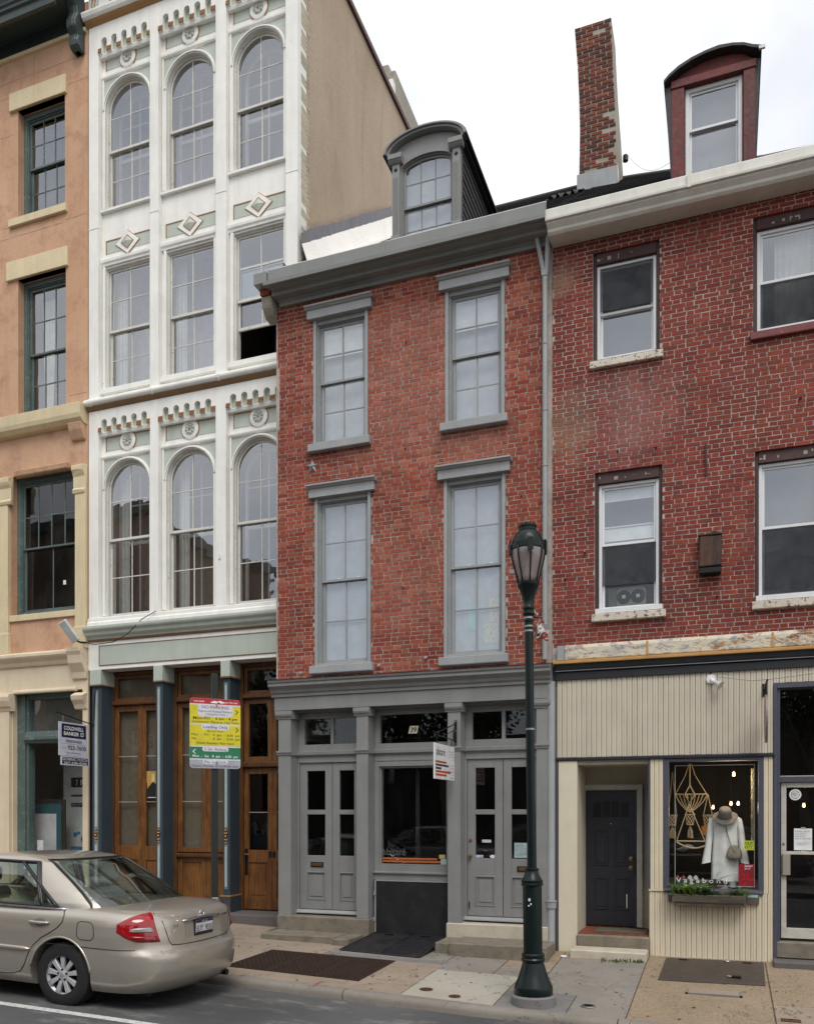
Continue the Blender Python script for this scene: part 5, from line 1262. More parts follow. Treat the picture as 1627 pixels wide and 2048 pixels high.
# one continuous bust under the clothes
m = MB().lathe([(0, 0), (.10, .0), (.105, .012), (.03, .03), (.018, .06), (.018, .30), (.12, .34), (.125, .45), (.10, .60), (.115, .74), (.12, .86), (.10, .93), (.045, .965), (.04, 1.02), (0, 1.03)], (fx, fy, .86), 20)
m.v = [(x, fy+(y-fy)*.7, z) for x, y, z in m.v]; m.build('bust', flat('cream_jersey', (.5, .46, .38), .9), t, smooth='all')
secs = [(.985, .165, .075), (1.15, .165, .08), (1.35, .158, .085), (1.52, .150, .085), (1.66, .150, .085), (1.75, .152, .075), (1.80, .125, .06), (1.835, .075, .05), (1.85, .06, .045)]
def dress(u, v):
    i = v*(len(secs)-1); k = min(int(i), len(secs)-2); f = i-k
    z, a, b = (lerp(secs[k][j], secs[k+1][j], f) for j in range(3)); an = u*6.2832
    fo = 1+.07*(1-v)*math.sin(an*7+1.3*math.sin(an*2))
    return (fx+a*fo*math.cos(an), fy+b*fo*math.sin(an), z+.015*(1-v)*math.sin(an*2+.5))
tu = MB().grid(dress, 72, 40).build('tunic', 'linen', t, smooth='all', merge=.0005)
for s in (-1, 1):
    path = [(.10, 0, 1.79), (.155, 0, 1.75), (.185, -.005, 1.62), (.205, -.02, 1.45), (.225, -.03, 1.30), (.235, -.03, 1.205)]
    rr = [.05, .052, .048, .048, .062, .075]
    m = MB(); k = 16
    for (px, py, pz), r in zip(path, rr):
        for j in range(k):
            an = 6.2832*j/k; f = 1+.10*math.sin(an*4+pz*9)
            m.v.append((fx+s*(px+r*.8*f*math.cos(an)), fy+py+r*.7*f*math.sin(an), pz+(r*.5*math.cos(an) if pz > 1.7 else 0)-(.015*math.cos(an) if pz < 1.25 else 0)))
    for i in range(len(path)-1):
        for j in range(k): m.f.append((i*k+j, i*k+(j+1) % k, (i+1)*k+(j+1) % k, (i+1)*k+j))
    m.build('sleeve', 'linen', t, smooth='all')
MB().tube([(fx+.085, fy-.06, .985), (fx+.095, fy-.06, .90)], [.04, .045], 12).build('lace_legging', flat('grey_lace', (.40, .40, .38), .9), t, smooth=True)
h = thing('felt_hat', 'grey-brown wide-brimmed felt hat on the dress form', 'hat', (fx, fy-.03, 1.83))
m = MB().lathe([(.152, .0), (.155, .006), (.14, .012), (.088, .022), (.083, .05), (.080, .10), (.066, .138), (.03, .148), (0, .138)], (0, 0, 0), 36)
m.v = [(x, y, z+(.02*(x/.15)**2 if z < .02 else 0)-(.012*max(0, -y/.15) if z < .02 else 0)) for x, y, z in m.v]
mx = Matrix.Translation((fx-.005, fy-.05, 1.79)) @ Matrix.Rotation(R(33), 4, 'X')
m.v = [tuple(mx @ Vector(p)) for p in m.v]; cr_ = m.build('crown_and_brim', 'felt', h, smooth='all')
m = MB().lathe([(.0845, .024), (.0875, .025), (.0855, .045), (.082, .046)], (0, 0, 0), 32, 'z', False); m.v = [tuple(mx @ Vector(p)) for p in m.v]; m.build('hat_band', flat('dark_felt_band', (.09, .075, .065), .9), h, smooth=True)
b = thing('shoulder_bag', 'taupe drawstring shoulder bag hanging across the white tunic', 'bag', (fx+.11, fy-.11, 1.28))
m = MB().lathe([(0, 0), (.06, .004), (.088, .03), (.092, .075), (.078, .125), (.05, .165), (.058, .185), (.04, .17), (0, .16)], (0, 0, 0), 26)
m.v = [(fx+.105+x*(1+.06*math.sin(6*math.atan2(y, x))), fy-.115+y*.5, 1.255+z) for x, y, z in m.v]; m.build('pouch', 'bagcloth', b, smooth='all')
MB().tube([(fx+.0, fy-.10, 1.72), (fx+.02, fy-.105, 1.60), (fx+.06, fy-.115, 1.46), (fx+.085, fy-.12, 1.41)], .0055, 6).build('strap', flat('dark_cord', (.05, .04, .03)), b)
MB().tube([(fx+.085, fy-.155, 1.41), (fx+.11, fy-.165, 1.36), (fx+.13, fy-.16, 1.40)], .006, 6).build('drawstring', 'bagcloth', b)
# macrame hangers
def net(m, cx, cy, z0, z1, r0, r1, n=8, turns=.5, r=.0045):
    for s in (-1, 1):
        for i in range(n):
            p = []
            for k in range(9):
                f = k/8; a = 6.2832*(i/n+s*turns*f*.6); rr = lerp(r0, r1, f)
                p.append((cx+rr*math.cos(a), cy+rr*math.sin(a)*.8, lerp(z0, z1, f)))
            m.tube(p, r, 5)
def tassel(m, cx, cy, z0, z1, n=26):
    for i in range(n):
        a = random.uniform(0, 6.28); r = random.uniform(.01, .045)
        m.tube([(cx, cy, z0), (cx+math.cos(a)*r*.9, cy+math.sin(a)*r*.7, lerp(z0, z1, .45)), (cx+math.cos(a)*r, cy+math.sin(a)*r*.8, z1+random.uniform(0, .02))], .003, 4)
def basket(name, label, cx, cy, zt, ztop, rope_to):
    q = thing(name, label, 'plant hanger', (cx, cy, zt), 'rope hangers in the shop window')
    m = MB(); net(m, cx, cy, zt+.16, zt+.03, .058, .042); m.build('basket_net', 'rope', q)
    m = MB(); m.tube([(cx+.06*math.cos(6.2832*i/20), cy+.05*math.sin(6.2832*i/20), zt+.165) for i in range(20)], .006, 6, True); m.tube([(cx+.04*math.cos(6.2832*i/20), cy+.034*math.sin(6.2832*i/20), zt+.03) for i in range(20)], .006, 6, True); m.build('basket_hoop', 'rope', q)
    m = MB(); tassel(m, cx, cy, zt+.02, zt-.15); m.build('tassel', 'rope', q)
    m = MB(); 
    for s in (-.055, .055): m.tube([(cx+s, cy, zt+.165), rope_to], .005, 5)
    m.build('cord', 'rope', q); return q
q = thing('macrame_hanger', 'wide macrame hanger on a straight rod, largest in the shop window', 'plant hanger', (-.46, .30, 1.9), 'rope hangers in the shop window')
MB().tube([(-.63, .30, 2.10), (-.22, .30, 2.10)], .009, 8).build('rod', 'rope', q)
m = MB(); cxm = -.44
for i in range(9): x = -.62+i*.05; m.tube([(x, .30, 2.10), (lerp(x, cxm, .25), .31, 2.0), (lerp(x, cxm, .7), .31, 1.9), (cxm, .31, 1.86)], .0065, 5)
m.build('fringe', 'rope', q)
m = MB(); m.tube([(-.62, .30, 2.10), (-.50, .30, 2.34), (-.45, .30, 2.50)], .006, 6); m.tube([(-.23, .30, 2.10), (-.38, .30, 2.36), (-.42, .30, 2.50)], .006, 6); m.tube([(-.44, .30, 2.5), (-.44, .30, 2.22), (-.50, .29, 2.10), (-.44, .29, 1.98), (-.38, .29, 2.10), (-.44, .30, 2.22)], .009, 6)
m.build('cord', 'rope', q)
q = thing('macrame_swing', 'triangular rope hanger with a wooden bar along its foot', 'plant hanger', (-.44, .22, 1.5), 'rope hangers in the shop window')
m = MB(); m.tube([(-.445, .22, 1.97), (-.60, .22, 1.49)], .007, 6); m.tube([(-.445, .22, 1.97), (-.25, .22, 1.49)], .007, 6); m.build('cord', 'rope', q)
MB().tube([(-.605, .22, 1.485), (-.17, .22, 1.485)], .009, 8).build('bar', 'rope', q)
MB().tube([(lerp(-.60, -.17, i/10), .22, 1.47-.075*math.sin(math.pi*i/10)) for i in range(11)], .012, 6).build('sling', 'rope', q)
basket('plant_hanger', 'rope basket with a tassel inside the triangular hanger', -.435, .26, 1.67, 1.95, (-.445, .26, 1.96))
basket('plant_hanger', 'rope basket with a tassel hanging just left of the white tunic', -.215, .30, 1.66, 2.0, (-.215, .30, 2.1))
basket('plant_hanger', 'rope basket half hidden at the left edge of the shop window', -.66, .34, 1.66, 2.0, (-.66, .34, 2.4))
q = thing('rope_hanger', 'pale knotted rope hanging at the right edge of the shop window', 'plant hanger', (.33, .25, 1.5), 'rope hangers in the shop window')
m = MB()
for k in range(3): m.tube([(.325+.014*math.sin(i*1.1+k*2.1), .25+.014*math.cos(i*1.1+k*2.1), 2.42-i*.05) for i in range(20)], .007, 5)
m.build('cord', flat('bleached_rope', (.38, .36, .28), .95), q)
for z in (2.05, 1.80, 1.50): MB().lathe([(0, -.03), (.018, -.02), (.02, .02), (0, .03)], (.325, .25, z), 10).build('knot', flat('bleached_rope', (.38, .36, .28)), q)
# shoes on a small green stand
st = thing('shoe_stand', 'low green display stand at the left of the shop window', 'stand', (-.42, .25, .86))
B('top_board', flat('moss_green', (.075, .13, .06)), st, -.61, -.20, .14, .36, .955, .98, bev=.003); B('riser', flat('moss_green', (.075, .13, .06)), st, -.60, -.21, .15, .35, .862, .953)
def shoe(x, y, z, s, mat, label, name, grp):
    q = thing(name, label, 'shoes', (x, y, z), grp)
    for dx in (-.036, .036):
        m = MB().grid(lambda u, v: (x+dx+(.028+.006*math.sin(u*3.1))*math.cos(v*3.1416)*math.sqrt(max(.02, 1-(2*u-1)**4)), y+lerp(.09, -.09, u), z+.012+(.055-.028*u+.0*v)*math.sin(v*3.1416)*math.sqrt(max(.02, 1-(2*u-1)**6))), 12, 8); m.build('upper', mat, q, smooth='all')
        m = MB(); m.pz([(x+dx+.033*math.cos(R(a))*(1), y+.094*math.sin(R(a))) for a in range(0, 360, 20)], z, z+.014); m.build('sole', flat('tan_sole', (.25, .18, .11)), q)
shoe(-.40, .20, .98, 1, flat('pale_canvas', (.42, .42, .37), .9), 'pale canvas shoes on the green stand, right-hand pair', 'canvas_shoes', 'shoes in the shop window')
shoe(-.555, .20, .98, 1, flat('oxblood_leather', (.10, .02, .015), .35), 'dark red shoes on the green stand, left-hand pair', 'leather_shoes', 'shoes in the shop window')
shoe(.135, .26, .86, 1, flat('silver_leather', (.45, .45, .43), .35), 'pale shoes on the window floor below the tunic', 'pale_shoes', 'shoes in the shop window')
m = MB().grid(lambda u, v: (-.50+.20*(u-.5)*1.0+.03*math.sin(v*6), .36+.10*math.cos(v*6.28)*math.sin(u*3.14), 1.38+.055*math.sin(v*6.28)*math.sin(u*3.14)+.02*u), 16, 16)
tag(m.build('folded_scarf', flat('grey_knit', (.20, .19, .18), .95), smooth='all'), 'rolled grey knit scarf on a shelf behind the rope hangers', 'scarf')
B('shelf_board', flat('dark_boards', (.035, .028, .022)), RH, -.68, -.30, .28, .46, 1.29, 1.31)
tag(B('orange_box', flat('orange_card', (.55, .20, .03)), None, -.30, -.16, .60, .64, 1.56, 1.68), 'small orange box glimpsed behind the hanging baskets', 'box')  # one even orange base colour
# lit bulbs hanging in the shop
emis('bulb_glow', (1., .60, .24), 9.)
for (x, y, z, lab) in ((.10, .12, 2.345, 'lit bulb hanging highest behind the shop glass'), (.075, 1.5, 1.99, 'lit bulb above the hat, left one of the close pair'), (.17, 1.5, 1.99, 'lit bulb above the hat, right one of the close pair'), (-.17, 1.8, 1.94, 'small lit bulb seen left of the hat'), (1.02, 1.5, 1.96, 'lit bulb seen through the glass shop door')):
    q = thing('hanging_bulb', lab, 'bulb', (x, y, z), 'lit bulbs inside the shop')
    MB().lathe([(0, -.026), (.012, -.022), (.018, -.006), (.014, .014), (.009, .032)], (x, y, z), 14).build('globe', 'bulb_glow', q, smooth=True)
    MB().lathe([(.013, .03), (.016, .034), (.016, .06), (.004, .07)], (x, y, z), 12).build('socket', 'iron', q); MB().tube([(x, y, z+.07), (x, y, 2.9)], .003, 5).build('cord', 'iron', q)
    pl_ = bpy.data.lights.new('bulb_light', 'POINT'); pl_.energy = 9. if y < 1 else 3.; pl_.color = (1., .78, .52); pl_.shadow_soft_size = .04; po_ = bpy.data.objects.new('bulb_light', pl_); COL.objects.link(po_); po_.location = (x, y, z-.05); attach(po_, q)
# ================================================================== WHITE ORNATE BUILDING
random.seed(31)
WB = thing('ornate_building', 'tall white painted building with arched windows, sage panels and oak shop doors', 'building', (-8.47, .7, 0))
YW, YI = .68, .80
PIL = [(-10.528, -10.32), (-9.237, -9.063), (-7.93, -7.729), (-6.625, -6.409)]
BAY = [(PIL[i][1], PIL[i+1][0]) for i in range(3)]
for (a, b) in PIL:
    p = B('pilaster', 'white', WB, a, b, YW, 1.0, 9.12, 15.70, bev=.006)
    B('pilaster_joint', 'white', p, a-.003, b+.003, YW-.006, YW+.05, 12.14, 12.155)
    p2 = B('pilaster', 'white', WB, a, b, YW, 1.0, 5.28, 8.93, bev=.006)
    for z in (9.06,): MB().lathe([(.062, -.03), (.07, -.025), (.07, .025), (.062, .03)], (a+.1, YW-.05, z), 12, 'x').build('pipe_collar', 'white', WB)
def bay(x0, x1, zs0, zn, zt, zp0, zp1, zmo0, zmo1, zspr, zsill, zm, ztr):
    """arched storey of one bay: scallop frieze, sage panel with rosette, arch, window"""
    cx = (x0+x1)/2; hw = (x1-x0)/2
    # scallop frieze: white plate with five notches along its lower edge
    w = .116; pts = [(x0, zt), (x0, zs0)]; cs = [cx-.42+i*.21 for i in range(5)]; teeth = []; last = x0
    for c in cs:
        pts += [(c-w/2, zs0), (c-w/2, zn-w/2)]+[(c-w/2*math.cos(R(a)), zn-w/2+w/2*math.sin(R(a))) for a in range(15, 180, 15)]+[(c+w/2, zn-w/2), (c+w/2, zs0)]
        teeth.append((last, c-w/2)); last = c+w/2
    teeth.append((last, x1)); pts += [(x1, zs0), (x1, zt)]
    fz = MB().py(pts[::-1], YW+.004, YW+.075).build('scallop_frieze', 'white', WB)
    B('frieze_ground', 'sage', fz, x0, x1, YW+.078, YW+.11, zs0-.01, zt)
    for a, b in teeth:
        m = MB()
        for k in range(3): m.px([(YW+.0, zs0+.002+k*.028), (YW-.016+.004*k, zs0+.008+k*.028), (YW-.016+.004*k, zs0+.020+k*.028), (YW+.0, zs0+.026+k*.028), (YW+.06, zs0+.026+k*.028), (YW+.06, zs0+.002+k*.028)], a+.001, b-.001)
        m.build('gilt_tooth', 'gold', fz)
    MB().px([(YI, zs0-.055), (YW+.045, zs0-.055), (YW+.03, zs0-.012), (YW+.03, zs0-.002), (YI, zs0-.002)], x0, x1).build('frieze_lip', 'white', fz)
    # inner plate with the arched opening
    r = .47
    pts = [(x0, zsill), (cx-r, zsill), (cx-r, zspr)]+[(cx-r*math.cos(R(a)), zspr+r*math.sin(R(a))) for a in range(6, 175, 6)]+[(cx+r, zspr), (cx+r, zsill), (x1, zsill), (x1, zs0), (x0, zs0)]
    pl = MB().py(pts, YI, YI+.14).build('arch_panel', 'white', WB)
    # sage panel with gilt border and rosette on a white disc
    zc_ = (zp0+zp1)/2
    B('sage_panel', 'sage', pl, x0+.075, x1-.02, YI-.006, YI+.01, zp0, zp1)
    m = MB()
    for q in ((x0+.075, x1-.02, zp1-.017, zp1), (x0+.075, x0+.092, zp0, zp1-.017)): m.box(q[0], q[1], YI-.014, YI-.0, q[2], q[3])
    m.build('gilt_border', 'gold', pl)
    m = MB(); ring(m, cx, zc_, .165, .185, YI-.016, YI-.002, 16, a0=-50, a1=50); ring(m, cx, zc_, .165, .178, YI-.016, YI-.002, 16, a0=130, a1=230); m.build('gilt_arc', 'gold', pl)
    d = MB().lathe([(0, -.024), (.150, -.024), (.164, -.018), (.164, .0)], (cx, YI, zc_), 36, 'y').build('disc', 'white', pl, smooth=True)
    m = MB()
    for k in range(8):
        a = R(45*k+10); px_, pz_ = cx+.060*math.cos(a), zc_+.060*math.sin(a)
        m.add([(px_+.034*math.cos(a+R(q))*(1.15 if abs(q) in (0, 180) else .8), YI-.028-(.016 if q == 999 else 0), pz_+.034*math.sin(a+R(q))*(1.15 if abs(q) in (0, 180) else .8)) for q in range(0, 360, 45)]+[(px_+.012*math.cos(a), YI-.05, pz_+.012*math.sin(a))], [(i, (i+1) % 8, 8) for i in range(8)])
    m.build('rosette_petals', 'rose', d)
    MB().lathe([(.088, -.026), (.094, -.034), (.10, -.026)], (cx, YI, zc_), 28, 'y', False).build('rosette_rim', 'rose', d)
    MB().lathe([(0, -.056), (.014, -.052), (.018, -.036)], (cx, YI, zc_), 12, 'y').build('gilt_boss', 'gold', d)
    # label moulding above the arch
    MB().px([(YI, zmo0), (YI-.03, zmo0), (YI-.045, zmo0+.02), (YI-.05, zmo1-.01), (YI, zmo1)], x0, x1).build('label_moulding', 'white', pl, bev=.003)
    B('side_moulding', 'white', pl, x0+.015, x0+.045, YI-.03, YI, zsill+.04, zmo0); B('side_moulding', 'white', pl, x1-.045, x1-.015, YI-.03, YI, zsill+.04, zmo0)
    ro = .515
    for s in (-1, 1):
        e = x0+.047 if s < 0 else x1-.047
        pts = [(e, zspr), (cx+s*ro, zspr)]+[(cx+s*ro*math.cos(R(a)), zspr+ro*math.sin(R(a))) for a in range(6, 84, 6)]
        top = min(zmo0-.004, zspr+ro*.998); pts += [(cx+s*ro*math.cos(R(84)), top), (e, top)]
        MB().py(pts, YI-.006, YI+.004).build('spandrel', 'sage', pl)
    m = MB(); ring(m, cx, zspr, .468, .522, YI-.035, YI+.02, 28); ring(m, cx, zspr, .482, .508, YI-.055, YI-.034, 28); m.build('arch_moulding', 'white', pl, bev=.004)
    for s in (-1, 1):
        a, b = sorted((cx+s*.468, cx+s*.522)); B('jamb_moulding', 'white', pl, a, b, YI-.035, YI+.02, zsill+.02, zspr-.001, bev=.004)
    w_ = sash_window(WB, cx-.47, cx+.47, zsill+.01, zspr, zm, YI+.03, 2, 2, 2, 'white_sash', 'glass_hi', fr=.022, ss=.032, mu=.017, arch=.47, top_rows=[ztr], depth=.14, mrail=.045)
    B('sill', 'white', WB, x0, x1, YI-.06, YI+.04, zsill-.05, zsill, bev=.006)
    m = MB(); ring(m, cx, zspr-.02, .40, .45, 1.12, 1.16, 20); m.box(cx-.45, cx-.40, 1.12, 1.16, zsill, zspr-.02); m.box(cx+.40, cx+.45, 1.12, 1.16, zsill, zspr-.02); m.box(cx-.012, cx+.012, 1.125, 1.155, zsill, zspr+.36); m.box(cx-.40, cx+.40, 1.12, 1.16, zm-.03, zm+.03); m.box(cx-.40, cx+.40, 1.13, 1.15, ztr-.01, ztr+.01)
    m.build('storm_frame', flat('dim_storm_frame', (.42, .40, .38)), w_)
    return w_
for (x0, x1) in BAY:
    bay(x0, x1, 8.545, 8.765, 8.93, 8.245, 8.49, 8.095, 8.15, 7.56, 5.31, 6.685, 7.36)
    bay(x0, x1, 15.20, 15.455, 15.70, 14.965, 15.175, 14.79, 14.85, 14.245, 12.49, 13.56, 14.14)
    # third floor, flat-headed
    cx = (x0+x1)/2; open_ = x0 > -8
    pts_h = [(cx-.47, cx+.47, 9.33, 11.47)]
    pl = wall('wall_panel', 'white', WB, x0, x1, 9.12, 12.44, YI, YI+.14, pts_h)
    MB().px([(YI, 11.50), (YI-.03, 11.50), (YI-.035, 11.53), (YI-.055, 11.56), (YI-.06, 11.605), (YI, 11.62)], x0, x1).build('head_moulding', 'white', pl, bev=.003)
    for s in (-1, 1):
        a, b = sorted((cx+s*.47, cx+s*.525)); B('jamb_moulding', 'white', pl, a, b, YI-.03, YI+.0, 9.34, 11.497, bev=.004)
    B('sill_board', 'white', pl, x0, x1, YI-.07, YI, 9.235, 9.33, bev=.006)
    sash_window(WB, cx-.47, cx+.47, 9.33, 11.47, 10.38, YI+.035, 2, 2, 2, 'white_sash', 'glass_hi', fr=.024, ss=.034, mu=.017, depth=.14, mrail=.045, off=.56 if open_ else 0)
    # diamond panel
    zc_ = 11.84; B('sage_panel', 'sage', pl, x0+.075, x1-.02, YI-.006, YI+.01, 11.725, 11.955)
    m = MB()
    for q in ((x0+.075, x1-.02, 11.94, 11.955), (x0+.075, x0+.09, 11.725, 11.94)): m.box(q[0], q[1], YI-.014, YI, q[2], q[3])
    m.build('gilt_border', 'gold', pl)
    def dia(hx, hz, y0, y1, mat, nm, cx=cx):
        MB().py([(cx-hx, zc_), (cx, zc_-hz), (cx+hx, zc_), (cx, zc_+hz)], y0, y1).build(nm, mat, pl)
    dia(.265, .215, YI-.012, YI-.002, 'gold', 'gilt_diamond'); dia(.245, .198, YI-.022, YI-.004, 'white', 'white_diamond'); dia(.135, .125, YI-.030, YI-.01, 'gold', 'gilt_lozenge')
    MB().add([(cx-.112, YI-.0305, zc_), (cx, YI-.0305, zc_-.102), (cx+.112, YI-.0305, zc_), (cx, YI-.0305, zc_+.102), (cx, YI-.062, zc_)], [(0, 1, 4), (1, 2, 4), (2, 3, 4), (3, 0, 4)]).build('sage_pyramid', 'sage', pl)
B('bell_push', 'vinyl', WB, -7.86, -7.83, YW-.02, YW-.002, 6.07, 6.14)
# string courses
MB().tube([(-10.56, YW-.05, 9.06), (-6.42, YW-.05, 9.06)], .058, 12).build('string_moulding', 'white', WB, smooth=True)
B('string_band', 'white', WB, -10.53, -6.411, YW-.03, .98, 9.0, 9.119)
MB().px([(.9, 8.931), (YW-.005, 8.931), (YW-.03, 8.95), (YW-.055, 8.985), (YW-.055, 9.0), (.9, 9.0)], -10.53, -6.411).build('gilt_band', 'gold2', WB)
MB().px([(.98, 5.13), (YW-.05, 5.13), (YW-.05, 5.20), (YW-.03, 5.215), (YW-.03, 5.28), (.98, 5.28)], -10.53, -6.411).build('base_band', 'white', WB, bev=.006)
MB().px([(.98, 4.90), (YW-.04, 4.90), (YW-.05, 4.93), (YW-.10, 4.97), (YW-.115, 5.02), (YW-.15, 5.05), (YW-.16, 5.075), (YW-.16, 5.115), (.98, 5.13)], -10.54, -6.411).build('shop_cornice', 'sage', WB, bev=.003)
MB().px([(.98, 4.87), (YW-.03, 4.87), (YW-.045, 4.9), (.98, 4.9)], -10.53, -6.411).build('gilt_fillet', 'gold2', WB)
B('sign_frieze', 'white', WB, -10.53, -6.411, YW-.005, .98, 4.375, 4.87, bev=.004)
f = B('frieze_panel', 'sage', WB, -10.28, -6.52, YW-.012, YW, 4.455, 4.785)
m = MB(); 
for q in ((-10.295, -6.50, 4.785, 4.797), (-10.295, -6.50, 4.443, 4.455), (-10.295, -10.281, 4.455, 4.785)): m.box(q[0], q[1], YW-.018, YW, q[2], q[3])
m.build('panel_bead', 'gold2', WB)
# crowning cornice with brackets
MB().px([(1.0, 15.70), (YW-.01, 15.70), (YW-.03, 15.72), (YW-.06, 15.75), (YW-.075, 15.775), (1.0, 15.775)], -10.56, -6.411).build('gilt_cornice', 'gold', WB)
MB().px([(1.0, 15.775), (YW-.09, 15.775), (YW-.12, 15.80), (YW-.14, 15.85), (YW-.14, 15.885), (1.0, 15.90)], -10.58, -6.411).build('cornice_moulding', 'white', WB, bev=.004)
B('upper_frieze', 'white', WB, -10.53, -6.411, YW+.0, 1.0, 15.90, 16.75)
for i in range(11):
    x = -10.42+i*.385
    br = MB().px([(YW, 15.93), (YW-.05, 15.93), (YW-.08, 15.97), (YW-.05, 16.10), (YW-.10, 16.35), (YW-.30, 16.60), (YW-.32, 16.75), (YW, 16.75)], x, x+.11).build('bracket', 'sage', WB, bev=.004)
    m = MB()
    for dx in (.012, .075): m.px([(YW-.055, 15.96), (YW-.085, 15.98), (YW-.057, 16.11), (YW-.107, 16.36), (YW-.31, 16.62), (YW-.30, 16.60), (YW-.09, 16.36), (YW-.04, 16.11)], x+dx, x+dx+.022)
    m.build('bracket_gilding', 'gold', br)
MB().px([(1.2, 16.75), (YW-.34, 16.75), (YW-.40, 16.80), (YW-.50, 16.95), (YW-.52, 17.1), (1.2, 17.15)], -10.62, -6.30).build('crown_cornice', 'white', WB, bev=.006)
# gable side wall
bs = B('painted_brick_strip', 'mortar_c', WB, -6.60, -6.4195, .98, 1.09, 4.8, 16.7)
stripc = []
for z in [9.2+i*.072 for i in range(104)]:
    B('brick', 'brick_cream', bs, -6.5, -6.408+random.uniform(-.002, .003), .80+random.uniform(0, .02), 1.085+random.uniform(-.02, .012), z+.004, z+.065)
B('corner_crack', 'wood_dk', WB, -6.55, -6.4205, .715, .80, 4.8, 15.7); B('corner_board', 'brick_cream', WB, -6.55, -6.417, .725, .80, 4.8, 15.70)
B('gable_wall', 'stucco', WB, -6.62, -6.413, 1.09, 11.0, 4.8, 16.55)
B('coping', flat('oxide_red_trim', (.075, .022, .020)), WB, -6.66, -6.36, 1.0, 11.05, 16.555, 16.66, bev=.006)
B('coping_cap', 'flash', WB, -6.68, -6.40, 1.0, 11.05, 16.662, 16.685)
B('main_roof', 'slate', WB, -10.5, -6.67, .9, 11.0, 16.4, 16.6); B('rear_wall', 'stucco', WB, -10.5, -6.62, 10.8, 11.0, .3, 16.4); B('far_wall', 'stucco', WB, -10.53, -10.3, 1.01, 11.0, .3, 16.4)
cs = MB().py([(-7.35, 16.5), (-6.60, 16.5), (-6.60, 17.72), (-6.72, 17.74), (-6.74, 17.9), (-7.35, 17.95)], 5.5, 7.15).jit(.02).build('chimney_stack', 'mortar_c', WB, bev=.02)
B('vent_pipe', 'flash', WB, -6.52, -6.42, 4.9, 5.05, 16.69, 17.0)
for (z0, z1, mt) in ((5.15, 8.95, 'room2'), (9.15, 12.3, 'room2'), (12.35, 15.6, 'room2')): room(WB, -10.45, -6.5, 1.02, 3.6, z0, z1, mt, 'upper_room')
B('tone_panel', flat('pink_lit_tone', (.62, .52, .52), .9), WB, -10.40, -8.45, 1.75, 1.78, 12.4, 15.5); B('tone_panel', flat('pale_panel_tone', (.55, .53, .55), .9), WB, -10.40, -8.42, 1.6, 1.63, 9.25, 12.2); B('partition', 'room', WB, -8.44, -8.42, 1.8, 3.5, 9.3, 15.4); B('reflection_panel', flat('brown_reflection_tone', (.16, .115, .07), .9), WB, -10.40, -8.40, 1.5, 1.53, 5.3, 8.9)  # added panels; pink stands in for room light, brown for a mirrored building
for (x0, x1) in BAY[:2]: folds('curtain', 'curtain', WB, x0+.12, x0+.33, 1.12, 5.4, 8.0, 3, .012); folds('curtain', 'curtain', WB, x0+.06, x0+.28, 1.12, 9.4, 11.5, 3, .012)
B('desk_boxes', 'vinyl', WB, -10.05, -9.75, 1.1, 1.35, 12.5, 12.68)
emis('lamp_glow', (1., .62, .25), 6.)
q = thing('pendant_lamp', 'lit amber pendant lamp inside the second-floor arched window', 'lamp', (-7.15, 1.9, 6.2), None)
MB().lathe([(0, -.11), (.05, -.10), (.065, 0), (.05, .10), (.02, .12)], (-7.15, 1.9, 6.28), 16).build('shade', 'lamp_glow', q, smooth=True); MB().tube([(-7.15, 1.9, 6.4), (-7.15, 1.9, 8.9)], .006, 6).build('cord', 'iron', q)
# iron columns
YD = 1.0
for (a, b) in ((-10.47, -10.27), (-9.13, -8.985), (-7.80, -7.665), (-6.60, -6.46)):
    c = B('iron_column', 'bluecol', WB, a, b, YW+.02, YD+.05, .50, 4.10, bev=.004)
    w_ = b-a; B('column_inset', 'ltblue', c, a+w_*.28, b-w_*.28, YW+.008, YW+.022, .60, 4.02); B('column_line', 'purple', c, a+w_*.20, a+w_*.28, YW+.010, YW+.022, .60, 4.02)
    B('inset_face', flat('pale_sage_inset', (.42, .45, .41)), c, a+w_*.38, b-w_*.38, YW+.002, YW+.009, .64, 3.98)
    B('column_capital', 'sage', c, a-.02, b+.02, YW-.02, YD+.03, 4.115, 4.374, bev=.005); B('capital_fillet', 'gold2', c, a-.025, b+.025, YW-.026, YD+.03, 4.095, 4.113)
    B('column_base', 'bluecol', c, a-.03, b+.03, YW-.02, YD+.05, .225, .495, bev=.006); B('base_fillet', 'gold', c, a-.034, b+.034, YW-.024, YD, .478, .499)
    cx = (a+b)/2; m = MB()
    for (dx, dz, rr) in ((0, .14, .020), (0, .10, .028), (-.014, .05, .026), (.014, .05, .026), (0, 0, .034), (-.012, -.06, .024), (.012, -.06, .024), (0, -.11, .024), (0, -.15, .014)): m.lathe([(0, -rr*.9), (rr*.6, -rr*.7), (rr, 0)], (cx+dx, YW+.004, 1.47+dz), 10, 'y')
    m.build('gilt_ornament', 'brass', c, smooth='all')
